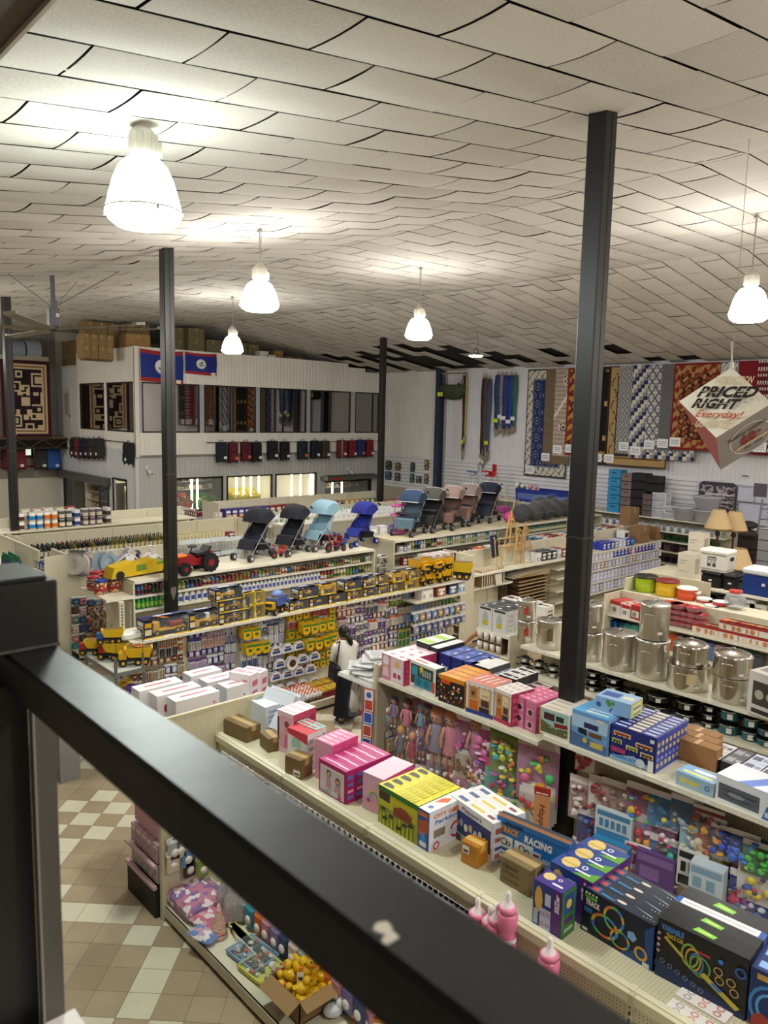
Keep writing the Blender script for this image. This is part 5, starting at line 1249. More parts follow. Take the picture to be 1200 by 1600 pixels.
tcol=[('#6d8a3a','olive'),('#2c2c34','black'),('#4a7ab0','blue'),('#8a8a4a','khaki'),('#7a2c34','wine'),('#c9b48a','tan'),('#b9b9b4','grey'),('#3a5a3a','green'),('#e0d8c8','cream'),('#a0503a','rust')]
def tf(seed,where,h=.2,r=.032):
 rn_=RNG(seed)
 seq=[rn_.choice(tcol)for _ in range(100)]
 return lambda i:(bottle(seq[i//2][0],'#e4e0d8' if i%3 else '#2a2a2e',seq[(i//2+3)%90][0],h,r,.2),'%s toiletry bottle %s'%(seq[i//2][1],where))
row(GB,tf(1,'on the upper shelf left of the post'),'spray_can','bottle',None,213,926,254,920,-.5,zs2,.075,2,.1)
row(GB,lambda i:(bottle('#2f8a3a','#1f5a2c','#8ac04a',.24,.036,.2),'green spray can on the lower shelf left of the post'),'spray_can','bottle',None,213,952,254,946,-.5,zs3,.08,2,.1)
row(GB,tf(2,'under the dark strollers',.15,.04),'jar','jar',None,276,922,420,902,-.48,zs2,.09,2,.1)
row(GB,tf(3,'under the light blue stroller',.13,.035),'jar','jar',None,420,902,582,875,-.48,zs2,.08,2,.1)
row(GB,lambda i:(jug('#e9ebee','#2a3a8a','#3a4a9a',.22,.1,.07),'white lotion bottle in the left part of the second toiletry shelf'),'lotion_bottle','bottle',None,276,944,324,937,-.48,zs3,.12,1)
row(GB,lambda i:(jug('#eceef0','#e8e8ea','#5a5a9a',.2,.09,.07),'white lotion bottle in the long white row behind the toy boxes'),'lotion_bottle','bottle',None,366,930,500,908,-.48,zs3,.1,1)
row(GB,tf(5,'on the second shelf near the right end',.2,.04),'shampoo_bottle','bottle',None,500,908,578,894,-.48,zs3,.09,2,.1)
# == strollers
def stroller(can_,seat_,fr_c='#9a9ca2',wheel='#2a2a2e',big=False,hub='#c9c9cc'):
 f=MB(mat(fr_c,.35,.5));W=.22 if not big else.26;s=1.0 if not big else 1.08;ps=[]
 for sy in(-1,1):
  y=sy*W
  f.cyl((-.42*s,y,.1),(.26*s,y,.82*s),.012,n=6);f.tube([(.26*s,y,.82*s),(.33*s,y,.95*s),(.40*s,y,1.0*s),(.46*s,y,.97*s)],.012,6)
  f.cyl((.32*s,y,.1),(-.08*s,y,.52*s),.011,n=6);f.cyl((-.2*s,y,.35),(.18*s,y,.3),.009,n=5)
 f.cyl((.32*s,-W,.12),(.32*s,W,.12),.009,n=5);f.cyl((-.3*s,-W,.22),(-.3*s,W,.22),.009,n=5)
 st=MB(mat(seat_,.85));st.prism([(-.26*s,.36),(.06*s,.33),(.26*s,.80*s),(.22*s,.82*s),(.02*s,.40),(-.25*s,.41)],-W+.02,W-.02,ax='y')
 st.prism([(-.26*s,.41),(-.34*s,.24),(-.31*s,.22),(-.23*s,.36)],-W+.03,W-.03,ax='y')
 for sy in(-1,1):st.prism([(-.12*s,.40),(.06*s,.38),(.2*s,.70*s),(.1*s,.62),(-.02*s,.52)],sy*(W-.015)-.008,sy*(W-.015)+.008,ax='y')
 cn_=MB(mat(can_,.85));n=7;cv=[];x0,z0,R_=.16*s,.72*s,.33*s
 a0_,a1_=radians(28),radians(172)
 for j in range(n+1):
  a=a0_+(a1_-a0_)*j/n
  for k,yy in enumerate((-W-.02,-W*.8,0,W*.8,W+.02)):
   rr=R_*(.8 if k in(0,4)else(.97 if k in(1,3)else 1.02));cv.append((x0+rr*cos(a),yy,z0+rr*sin(a)*.92+.02))
 cn_.add(cv,[(j*5+k,j*5+k+1,(j+1)*5+k+1,(j+1)*5+k)for j in range(n)for k in range(4)],True)
 for sy in(0,4):cn_.add([(x0,(-W-.01,W+.01)[sy==4],z0)]+[cv[j*5+sy]for j in range(n+1)],[(0,j+1,j+2)for j in range(n)])
 rb_=MB(mat('#d8d8dc' if big else can_,.5));rb_.tube([cv[n*5+k]for k in range(5)],.01,4);rb_.tube([cv[3*5+k]for k in range(5)],.008,4)
 bk_=MB(mat('#17181c' if not big else '#232327',.9));bk_.prism([(-.12*s,.20),(.26*s,.17),(.30*s,.30),(-.10*s,.30)],-W+.03,W-.03,ax='y')
 ps=[('seat',st),('canopy',cn_,[('canopy_rib',rb_)]),('basket',bk_)]
 for sy in(-1,1):
  g=MB(mat('#1a1a1c',.7));g.cyl((.40*s,sy*W,1.0*s),(.48*s,sy*W,.95*s),.02,n=6);ps.append(('handle',g))
 for(wx,sy)in((-.42*s,-1),(-.42*s,1),(.33*s,-1),(.33*s,1)):
  w=MB(mat(wheel,.6));r=.075 if not big else.085
  for o in((-.025,.025)if True else(0,)):
   w.cyl((wx,sy*W+o-.012,r),(wx,sy*W+o+.012,r),r,n=14)
  h=MB(mat(hub,.4));h.cyl((wx,sy*W-.042,r),(wx,sy*W+.042,r),r*.5,n=8);ps.append(('wheel',w,[('hub',h)]))
 if big:
  t=MB(mat('#2b2c33',.6));t.cyl((-.2*s,-W,.56),(-.2*s,W,.56),.02,n=6);t.box(-.3*s,-W,.54,-.12*s,W,.58,b=.02);ps.append(('tray',t))
  lg=MB(mat(seat_,.8));lg.prism([(-.36*s,.42),(-.22*s,.46),(-.26*s,.22),(-.38*s,.2)],-W+.02,W-.02,ax='y');ps.append(('footmuff',lg))
 return Thing('stroller','stroller',f,ps)
def on_deck(P,px,py,z,rz,label,dy=0.,**k):
 p=onz(px,py,z);return P.put((p.x,p.y+dy,z),rz,label,**k)
ST=[(398,872,'#22242e','#2a2d3a','#8a8c92','#3a3b40',.35,'dark navy umbrella stroller, leftmost in the row',1.05),(455,864,'#22242e','#22252f','#8a8c92','#3a3b40',.35,'second dark navy umbrella stroller with hood folded forward',1.05),(500,857,'#8fb4c6','#8fb4c6','#a9acb0','#5a4a4a',.2,'light blue umbrella stroller in the row',1.1),(563,850,'#232c86','#2a359a','#1c1d22','#1f2a7a',.15,'royal blue stroller with black basket at the gondola end',1.0)]
for(px,py,c,s_,f_,w_,rz_,lb,k)in ST:on_deck(stroller(c,s_,f_,w_),px,py,GBz,rz_,lb,sc=k)
def tractor(c,lbl,px,py,z,rz,sc=1.):
 b=MB(mat(c,.3));b.prism([(-.45,.18),(-.42,.34),(-.1,.38),(.02,.3),(.3,.32),(.36,.42),(.42,.4),(.4,.2),(.2,.14)],-.11,.11,ax='y');hd=MB(mat('#e07a20',.4));hd.box(-.44,-.1,.34,-.2,.1,.40,b=.02)
 se=MB('#1d1d1f');se.prism([(.02,.34),(.3,.36),(.38,.52),(.33,.52),(.25,.42),(.02,.40)],-.13,.13,ax='y');sw=MB('#161618');sw.cyl((-.1,0,.38),(-.02,0,.52),.015,n=6);sw.la([(.09,.52),(.1,.53),(.09,.54)],12,c=(-.02,0,0),cap=False)
 ps=[('hood_stripe',hd),('seat',se),('steering_wheel',sw)]
 for(x,sy,r)in((-.34,-1,.12),(-.34,1,.12),(.28,-1,.19),(.28,1,.19)):
  w=MB(mat('#161617',.7));w.cyl((x,sy*.2-.05,r),(x,sy*.2+.05,r),r,n=18)
  for q in range(12):a=2*PI*q/12;w.box(x+r*.97*cos(a)-.02,sy*.2-.05,r+r*.97*sin(a)-.02,x+r*.97*cos(a)+.02,sy*.2+.05,r+r*.97*sin(a)+.02)
  h=MB(mat(c,.4));h.cyl((x,sy*.2-.055,r),(x,sy*.2+.055,r),r*.4,n=10);ps.append(('wheel',w,[('hub',h)]))
 on_deck(Thing('ride_on_tractor','ride-on toy',b,ps),px,py,z,rz,lbl,sc=sc)
tractor('#8a1f24','red ride-on toy tractor with big black wheels right of the post',302,893,GBz,.12,.95)
def plow(c,lbl,px,py,rz):
 b=MB(mat(c,.4));b.prism([(-.5,.02),(-.45,.2),(-.1,.26),(.05,.14),(.6,.16),(.62,.05)],-.14,.14,ax='y');g=MB('#6f8a2c');g.box(-.06,-.145,.1,.12,.145,.2);w=MB(mat('#1c1c1e',.6))
 for x in(-.35,.5):w.cyl((x,-.16,.07),(x,.16,.07),.07,n=12)
 on_deck(Thing('ride_on_digger','ride-on toy',b,[('decal',g),('wheels',w)]),px,py,GBz,rz,lbl,sc=1.15)
plow('#d8b420','yellow ride-on digger body lying left of the post',212,899,.08);plow('#d8b420','second yellow ride-on digger part just left of the post',243,893,.1)
def trike(c,c2,lbl,px,py,z,sc=.8):
 b=MB(mat(c,.4));b.tube([(-.22,0,.45),(-.2,0,.3),(0,0,.18),(.25,0,.16)],.025,6);b.tube([(-.24,-.16,.52),(-.22,0,.47),(-.24,.16,.52)],.018,6);s=MB(mat(c2,.5));s.box(.02,-.1,.24,.25,.1,.3,b=.03);s.box(.22,-.1,.28,.27,.1,.46,b=.02)
 ps=[('seat',s)]
 for(x,y,r)in((-.24,0,.14),(.25,-.15,.09),(.25,.15,.09)):w=MB(mat('#232328',.6));w.cyl((x,y-.02,r),(x,y+.02,r),r,n=14);h=MB(mat(c,.4));h.cyl((x,y-.025,r),(x,y+.025,r),r*.4,n=8);ps.append(('wheel',w,[('hub',h)]))
 on_deck(Thing('tricycle','tricycle',b,ps),px,py,z,.2,lbl,sc=sc)
trike('#a3242c','#8a1c24','red tricycle behind the light blue stroller',522,862,GBz);trike('#2a4aa8','#2a3a8a','blue tricycle beside the red one',534,858,GBz)
trike('#a82c2c','#c0342c','red toy behind the second dark stroller',436,872,GBz,.6)
row(GB,lambda i:(pack(['#c9ced4','#e2e4e8','#9aa8c4','#7a5a9a'][i%4],['#9ab0c0','#cfd4dc','#3a5aa0','#c9b0d8'][i%4],.26,.2,.34),'%s boxed item behind the royal blue stroller'%['grey','white','pale blue','violet'][i%4]),'carton','box',None,572,838,618,832,.45,GBz,.3,1)
row(GB,lambda i:(pack('#dfe1e0','#b9c0c4',.3,.2,.3),'white wrapped boxed item behind the dark strollers'),'carton','box',None,372,870,500,850,.5,GBz,.42,1)
# == GB2: right-hand stroller gondola
G2z=2.25;GB2=Fr('Y',14.0,12.66);GB2L=9.2
s2=GB2.z(615,865,-.6);
gon(GB2,GB2L,G2z-.04,'right hand gondola with large strollers on top',near=[(s2,.58),(s2-.36,.58),(1.1,.58),(.7,.58)],base=.6,fbase=.6,ends=True)
dk_=MB(mat('#c9bfa0',.5,noise=.08,nscale=4));dk_.box(0,-.62,G2z-.035,GB2L,.62,G2z);dk_.box(0,-.63,G2z-.05,GB2L,-.61,G2z+.003,mat('#e9e5d6',.4));solo('display_deck',dk_,'long top deck under the large strollers at right','shelf',GB2.w(0,0,0))
for k,(px,py,c,s_,f_,w_,hb_,lb)in enumerate(((640,838,'#2c3f5c','#5f7c8e','#2a2c33','#37383d','#8a8c90','large stroller with blue grey hood, first on the right hand deck'),(672,832,'#4c4a48','#2e2d2d','#4a4a4c','#2c2c2f','#8a8c90','large grey stroller second on the right hand deck'),(702,828,'#8f7a72','#7a5d54','#4a4547','#2c2c2f','#8a8c90','large stroller with rose brown hood in the middle of the deck'),(728,822,'#857772','#8a6a62','#4a4547','#2c2c2f','#8a8c90','large stroller with taupe mesh hood right of the rose brown one'),(760,817,'#1c2136','#22263a','#b9a070','#2c2c2f','#6a6c70','large stroller with dark navy hood left of the easels'))):
 on_deck(stroller(c,s_,f_,w_,True,hb_),px,py-3,G2z,.35,lb,sc=1.02)
def trolley(px,py,z):
 b=MB(mat('#d0509a',.4));b.box(-.25,-.15,.02,.25,.15,.07,b=.02);b.box(-.22,-.14,.5,.22,.14,.54,b=.02);b.box(-.2,-.13,.72,.2,.13,.76,b=.03)
 for sx in(-1,1):
  b.cyl((sx*.2,-.12,.05),(-sx*.18,-.12,.52),.012,n=5);b.cyl((sx*.2,.12,.05),(-sx*.18,.12,.52),.012,n=5);b.cyl((sx*.2,0,.5),(sx*.18,0,.9),.012,n=5)
 r_=MB(mat('#c0303c',.4));r_.tube([(.18,-.12,.88),(.3,0,.92),(.18,.12,.88)],.02,5)
 on_deck(Thing('toy_trolley','toy',b,[('handle',r_)]),px,py,z,.3,'hot pink folding toy trolley left of the large strollers')
trolley(622,834,G2z)
row(GB2,tf(7,'on the upper shelf under the large strollers',.24,.04),'lotion_bottle','bottle',None,638,862,690,855,-.5,s2,.1,2,.12)
row(GB2,lambda i:(bottle(['#c9c4b4','#d8d4c8','#5a9a6a','#3a6a9a','#e0dcd0'][i%5],['#8a8a8a','#3a5a8a'][i%2],'#b9b090',.24,.04,.2),'pale toiletry bottle on the upper shelf left of the easels'),'lotion_bottle','bottle',None,690,855,778,840,-.5,s2,.1,2,.12)
row(GB2,lambda i:(bottle(['#2f5a3a','#4a6a3a','#3a5a6a'][i%3],'#e0e0dc','#c9c9a0',.24,.045,.2),'green toned bottle on the upper shelf behind the easels'),'lotion_bottle','bottle',None,818,836,884,826,-.5,s2,.1,2,.12)
row(GB2,lambda i:(pack(['#e0e0e4','#3a4a8a'][i%2],['#8a8a9a','#d0d0e0'][i%2],.12,.1,.14),'small white and blue carton at the left end of the right hand gondola'),'carton','box',None,622,866,640,863,-.5,s2,.13,1)
row(GB2,lambda i:(pack(['#7a2028','#3a2a30','#a9a4a0','#5a4a3a'][i%4],'#d8cfc0',.16,.12,.2),'%s carton on the second shelf of the right hand gondola'%['dark red','black','grey','brown'][i%4]),'carton','box',None,626,888,800,858,-.5,s2-.36,.18,1)
for k in range(10):
 px,py=593+(k%3)*7,866+(k//3)*16
 u=GB2.u(px,py,-.3);z=GB2.z(px,py,-.3)
 tg_(link('hung_pack',bc(['#8a8478','#c9c4b8','#6a6458'][k%3],'#b0aca4',.16,.22,.08),None,GB2.w(min(u,-.06),-.3,z),0),'greyish hung pack at the end between the two stroller gondolas','pack','greyish hung packs between the stroller gondolas')
def bag_of(px,py,z,c,r,label,rz=0):
 b=MB(mat(c,.9));b.ball((0,0,r*.85),r,12,sc=(1.1,.9,.95));f=MB(flm());f.ball((0,0,r*.95),r*1.12,12,sc=(1.1,.9,1.02));hl=MB('#4a4a4e');hl.tube([(-r*.9,-r*.2,r*.3),(-r*.5,-r*.85,r*.9),(r*.5,-r*.85,r*.9),(r*.9,-r*.2,r*.3)],.02,5)
 on_deck(Thing('bagged_car_seat','car seat',b,[('bag',f),('handle',hl)]),px,py,z,rz,label)
for k,(px,py,c)in enumerate(((815,816,'#2c2c30'),(834,813,'#3c3a3a'),(852,811,'#2a2b30'),(868,808,'#333338'),(884,806,'#2c2c30'),(843,802,'#38363a'),(860,800,'#2b2b30'))):
 bag_of(px,py,G2z,c,.3,'dark car seat in a clear bag, %s one from the easels'%['first','second','third','fourth','fifth','back left','back right'][k])
on_deck(Thing('toy_dish','toy',MB(mat('#c83c8a',.4)).ball((0,0,.16),.2,10,sc=(1.2,.8,.8)),[('rim',MB(mat('#e06aa8',.4)).la([(.24,.16),(.25,.18)],12,cap=False))]),796,816,G2z,0,'bright pink plastic toy behind the easels')
on_deck(Thing('toy_cart','toy',MB(mat('#b04a9a',.4)).box(-.2,-.15,.1,.2,.15,.3,b=.04),[('frame',MB(mat('#d060a0',.4)).tube([(-.2,0,.3),(-.3,0,.55),(.0,0,.6)],.015,5))]),786,806,G2z,0,'magenta toy cart behind the dark navy stroller')
on_deck(Thing('toy_stand','toy',MB('#c9c05a').tube([(-.2,0,0),(-.1,0,.5),(.1,0,.5),(.2,0,0)],.02,5),[('seat',MB('#8ac04a').box(-.12,-.1,.2,.12,.1,.26,b=.02))]),806,806,G2z,0,'yellow green toy frame behind the pink toy')
# == GT : truck gondola
GT=Fr('Y',11.4,4.88);GTz=1.74;GTL=7.75
gon(GT,GTL,1.75,'cream gondola with toy trucks on top and hanging packs on its pegboard',near=[(GTz,.45)],base=.95,fbase=.3,far=[(GTz,.35)])
# == toy vehicles
Yc='#d9a417'
def wheels(ps,pts,r,w=.03,c='#1b1b1d',hub='#d9a417'):
 for(x,y)in pts:
  m=MB(mat(c,.7));m.cyl((x,y-w/2,r),(x,y+w/2,r),r,n=12);h=MB(mat(hub,.4));h.cyl((x,y-w/2-.002,r),(x,y+w/2+.002,r),r*.5,n=8);ps.append(('wheel',m,[('hub',h)]))
def loader(c=Yc,c2='#2a2b2e',cab='#e6e6e2'):
 b=MB(mat(c,.4));b.box(-.05,-.045,.05,.15,.045,.11,b=.01);b.box(.05,-.04,.1,.15,.04,.14,b=.01);k=MB(mat(cab,.4));k.box(-.02,-.035,.11,.05,.035,.19,b=.008);k.box(-.021,-.03,.135,.051,.03,.18,mat('#3a4248',.2))
 a=MB(mat(c,.4));
 for s in(-1,1):a.cyl((-.02,s*.03,.1),(-.14,s*.03,.08),.01,n=5)
 bu=MB(mat(c,.4));bu.prism([(-.14,.02),(-.2,.02),(-.21,.04),(-.15,.1),(-.135,.1)],-.06,.06,ax='y');ps=[('cab',k),('arm',a),('bucket',bu)]
 wheels(ps,[(-.02,-.055),(-.02,.055),(.1,-.055),(.1,.055)],.04);return b,ps
def excavator(c=Yc):
 b=MB(mat(c,.4));b.box(-.04,-.05,.06,.12,.05,.12,b=.01);k=MB(mat('#33363a',.3));k.box(-.04,-.045,.1,.02,.0,.18,b=.006)
 a=MB(mat(c,.4));a.tube([(-.03,.02,.1),(-.1,.02,.2),(-.2,.02,.14)],.014,5);bu=MB('#3a3a3c');bu.prism([(-.22,.14),(-.18,.13),(-.17,.08),(-.22,.07)],-.01,.05,ax='y')
 t=MB(mat('#1e1e20',.7))
 for s in(-1,1):t.box(-.08,s*.05-.018,0,.14,s*.05+.018,.055,b=.015)
 return b,[('cab',k),('boom',a),('bucket',bu),('track',t)]
def dumper(c=Yc,bed=None,sc=1.):
 b=MB('#2d2e31');b.box(-.17,-.05,.05,.17,.05,.08);k=MB(mat(c,.4));k.box(-.17,-.055,.07,-.08,.055,.16,b=.01);k.box(-.172,-.045,.11,-.1,.045,.15,mat('#30363a',.2))
 d=MB(mat(bed or c,.4));d.prism([(-.06,.1),(.16,.09),(.2,.2),(-.11,.2),(-.11,.18)],-.07,.07,ax='y');d.box(-.08,-.06,.2,.18,.06,.203,mat('#7a5f16',.6));ps=[('cab',k),('bed',d)]
 wheels(ps,[(-.12,-.06),(-.12,.06),(.04,-.06),(.04,.06),(.12,-.06),(.12,.06)],.04);return b,ps
def flatbed():
 b=MB(mat(Yc,.4));b.box(-.24,-.05,.05,.22,.05,.075);k=MB(mat(Yc,.4));k.box(-.24,-.055,.06,-.15,.055,.18,b=.01);k.box(-.243,-.045,.12,-.18,.045,.165,mat('#30363a',.2))
 a=MB(mat('#d9821c',.4));a.tube([(-.12,0,.08),(-.16,0,.24),(0,0,.2)],.014,5);t=MB(mat('#8a2420',.4));t.box(.0,-.04,.09,.2,.04,.15,b=.01);ps=[('cab',k),('crane',a),('tractor_load',t)]
 wheels(ps,[(-.19,-.055),(-.19,.055),(.1,-.055),(.1,.055),(.17,-.055),(.17,.055)],.035);return b,ps
def roller():
 b=MB(mat(Yc,.4));b.box(-.04,-.05,.06,.12,.05,.12,b=.01);k=MB(mat(Yc,.4));k.box(-.0,-.04,.12,.07,.04,.2,b=.006);k.box(-.001,-.03,.14,.071,.03,.19,mat('#3a3a2a',.3));r=MB(mat('#b98c12',.4));r.cyl((-.09,-.05,.06),(-.09,.05,.06),.06,n=16);ps=[('cab',k),('drum',r)]
 wheels(ps,[(.08,-.055),(.08,.055)],.05);return b,ps
def veh_box(kind,w,d,h,bc_='#1d2440',rail=True,sc=1.,front='#2a3566'):
 key=('vb',kind.__name__,w,d,h,bc_,sc)
 if key in _mats:return _mats[key]
 m=mat(bc_,.5);b=MB(m);t=.006
 b.box(-w/2,-d/2,0,w/2,d/2,t);b.box(-w/2,d/2-t,0,w/2,d/2,h);b.box(w/2-t,-d/2,0,w/2,d/2,h);b.box(-w/2,-d/2,h-.012,w/2,-d/2+.012,h);b.box(-w/2,-d/2,0,-w/2+w*.16,d/2,h);b.box(-w/2,d*.1,h-t,w/2,d/2,h)
 F=fcs(b,w,d,h)['left'];F.rect(.12,.25,.88,.6,'#d9c28a');F.rect(.12,.65,.88,.88,'#e6e6e6');F.rect(.2,.3,.8,.5,'#1d2440');F.rect(.1,.08,.9,.16,'#d9a417')
 G_=fcs(b,w,d,h)['front'];G_.rect(.015,.2,.15,.5,'#e2d6b0');G_.rect(.015,.6,.15,.85,'#d9a417');T_=fcs(b,w,d,h)['top'];T_.rect(.0,.55,1,1,front);T_.rect(.3,.65,.7,.85,'#cfd4e0')
 bk_=MB(mot(['#3a4254','#59616e','#8a8066','#2c3448'],9,.5));bk_.quad((-w/2+w*.17,d/2-t-.002,t),(w/2-t,d/2-t-.002,t),(w/2-t,d/2-t-.002,h-t),(-w/2+w*.17,d/2-t-.002,h-t))
 ps=[('backdrop',bk_)]
 if rail:r=MB('#d9b61c');r.box(-w/2,-d/2-.004,0,w/2,-d/2,.022);r.box(-w*.1,-d/2-.006,.003,w*.12,-d/2-.004,.019,'#ece7d6');ps.append(('base_strip',r))
 vb,vp=kind();s=sc*min(w*.78/.42,h*.8/.2)
 def scl(mb):
  mb.v=[(p[0]*s+w*.09,p[1]*s,p[2]*s+.014)for p in mb.v];return mb
 def rec(ps_):return[(p[0],scl(p[1]))+((rec(p[2]),)if len(p)>2 else())for p in ps_]
 toy=scl(vb)
 for p in vp:
  scl(p[1]);toy.merge(p[1])
  for q in(p[2]if len(p)>2 else[]):scl(q[1]);toy.merge(q[1])
 ps.append(('toy_vehicle',toy));fw_=MB(gls('#dfe6ee',.10));fw_.quad((-w/2+w*.16,-d/2+.001,t),(w/2-t,-d/2+.001,t),(w/2-t,-d/2+.001,h-.012),(-w/2+w*.16,-d/2+.001,h-.012));ps.append(('window',fw_))
 P=Thing('boxed_toy_vehicle','boxed toy',b,ps);_mats[key]=P;return P
def put_on(frame,P,px,py,v,z,label,rz=0.,**k):return P.put(frame.w(frame.u(px,py,v),v,z),frame.rz+rz,label=label,**k)
v0=-.28
put_on(GT,veh_box(flatbed,.80,.26,.30),257,990,v0,GTz,'long boxed yellow truck carrying a red tractor, leftmost on the truck shelf')
put_on(GT,veh_box(loader,.62,.26,.29,'#2a2e44'),317,980,v0,GTz,'boxed yellow and white wheel loader, second from the left')
for t,lb in enumerate(('bottom of a stack of three','middle of a stack of three','top of a stack of three')):
 put_on(GT,veh_box(loader,.58 if t<2 else.5,.26,.20),360 if t<2 else 352,970,v0,GTz+.205*t,'dark boxed yellow loader, %s left of the yellow packages'%lb)
for t in range(2):
 for k in range(2):
  put_on(GT,veh_box(roller,.22,.2,.235,'#c9b020',False,1.1),384+k*17,966,v0,GTz+.24*t,'yellow boxed road roller, %s %s of a block of four'%(['lower','upper'][t],['left','right'][k]))
b,ps=dumper('#d9a417','#4a66b0');PB=Thing('toy_tow_truck','toy truck',b,ps+[('hood',MB(mat('#6f86c8',.4)).ball((.05,0,.22),.08,10,sc=(1.3,.8,.6)))])
put_on(GT,PB,430,960,v0,GTz,'unboxed yellow truck with big blue body beside the yellow packages',rz=.5,sc=1.5)
seq=[(462,955,loader,'#1d2440',.44),(492,950,excavator,'#1d2440',.42),(521,945,excavator,'#2a2620',.42),(549,938,loader,'#8a6a1c',.40),(574,934,excavator,'#1d2440',.40),(594,930,dumper,'#1d2440',.32),(613,926,loader,'#8a6a1c',.36),(636,921,dumper,'#caa41c',.36)]
pos=ORD
for k,(px,py,kd,c,w)in enumerate(seq):
 put_on(GT,veh_box(kd,w,.25,.19,c),px,py,v0,GTz,'boxed yellow %s, %s in the lower tier right of the blue truck'%({'loader':'loader','excavator':'digger','dumper':'dump truck'}[kd.__name__],pos[k]))
seq2=[(476,950,excavator,'#1d2440',.44),(507,945,dumper,'#caa41c',.36),(545,940,excavator,'#1d2440',.42),(573,934,loader,'#1d2440',.40),(590,930,loader,'#8a6a1c',.34),(617,925,dumper,'#caa41c',.34),(641,921,loader,'#8a6a1c',.34)]
for k,(px,py,kd,c,w)in enumerate(seq2):
 put_on(GT,veh_box(kd,w,.25,.19,c),px,py,v0+.0,GTz+.2,'boxed yellow %s, %s in the upper tier right of the blue truck'%({'loader':'loader','excavator':'digger','dumper':'dump truck'}[kd.__name__],pos[k]))
b,ps=dumper(Yc);PD=Thing('toy_dump_truck','toy truck',b,ps)
for k,(px,py,t,sc_)in enumerate(((664,916,0,1.15),(690,911,0,1.2),(655,917,1,1.2),(674,914,1,1.2),(694,910,1,1.1))):
 put_on(GT,PD,px,py,v0+.02,GTz+.26*t,'large yellow toy dump truck %s at the right end of the truck shelf'%['lower left','lower middle','upper left','upper middle','upper right'][k],rz=PI*.5 if k in(2,3)else.2,sc=sc_*1.15)
 if t:
  bx=MB('#caa41c');bx.box(-.16,-.12,.0,.16,.12,.25,b=.01);F=fcs(bx,.32,.24,.25)['front'];F.rect(.15,.2,.85,.8,'#4a3f1c');F.disc(.5,.5,.22,'#caa41c',10)
  solo('truck_carton',bx,'yellow truck carton supporting a dump truck, %s'%['','','left','middle','right'][k],'box',GT.w(GT.u(px,py,v0+.1),v0+.1,GTz),0)
bb_,ps=dumper('#c9a818','#c9a818');P=Thing('toy_dump_truck','toy truck',bb_,ps);put_on(GT,P,713,907,v0,GTz,'tallest yellow and black toy truck at the right end of the truck shelf',rz=-.9,sc=1.9)
fo=MB('#e8ebe6');fo.box(-.16,-.1,0,.16,.1,.12,b=.03);me=fo.mesh('box')
for k,(px,py)in enumerate(((203,985),(218,983))):tg_(link('foam_box',me,None,GT.w(GT.u(px,py,-.2),-.2,GTz)),'%s white foam box at the left end of the truck shelf'%['lower','larger'][k],'box')
row(GT,lambda i:(pack(['#3a4a7a','#5a5a66','#2c3350'][i%3],'#b9b9c4',.2,.1,.1),'dark carton behind the boxed loader'),'carton','box',None,290,962,330,956,.12,GTz,.24,1)
# == pegboard goods : kinds
def card_pack(c,c2,w=.11,h=.17,d=.035,head='#e8e6e0',n=1):
 def f():
  b=MB(mat(c,.4));
  for k in range(n):
   y=-.012-k*.03;b.box(-w/2,y-.004,-h,w/2,y,0,mat(c,.4));b.box(-w*.5,y-.0045,-h*.24,w*.5,y-.004,0,mat(head,.4));b.box(-w*.36,y-d,-h*.92,w*.36,y-.004,-h*.3,mat(c2,.25),b=.006)
   b.box(-w*.2,y-d-.001,-h*.62,w*.22,y-d,-h*.5,mat(head,.4))
  b.cyl((0,.02,-.015),(0,-.05-n*.03,-.015),.003,n=4,m=mat('#b9b9b4',.3,.8));return b.mesh('pack')
 return gm(('cp',c,c2,w,h,d,head,n),f)
def pouch(c,c2,w=.14,h=.18,n=3):
 def f():
  b=MB()
  for k in range(n):
   y=-.02-k*.045;b.prism([(-w/2,0),(w/2,0),(w*.46,-h*.75),(w*.3,-h),(-w*.3,-h),(-w*.46,-h*.75)],y-.035,y,mat(c,.3),ax='y');b.prism([(-w*.45,-.005),(w*.45,-.005),(w*.45,-h*.25),(-w*.45,-h*.25)],y-.037,y-.035,mat(c2,.4),ax='y')
   b.box(-w*.2,y-.038,-h*.68,w*.2,y-.036,-h*.42,mat('#3a6a2c',.4))
  return b.mesh('pouch')
 return gm(('po',c,c2,w,h,n),f)
def tube_pack(c,c2,w=.1,h=.2,n=2):
 def f():
  b=MB()
  for k in range(n):
   y=-.03-k*.05;b.box(-w/2,y-.004,-h,w/2,y,0,mat('#dcdad6',.4));b.box(-w/2,y-.005,-h*.2,w/2,y-.004,0,mat(c,.4))
   for q in(-1,1):b.cyl((q*w*.22,y-.02,-h*.95),(q*w*.22,y-.02,-h*.28),w*.16,n=6,m=mat(c2,.3))
  return b.mesh('pack')
 return gm(('tp',c,c2,w,h,n),f)
rn=RNG(33)
Z=lambda px,py,v=-.05:GT.z(px,py,v)
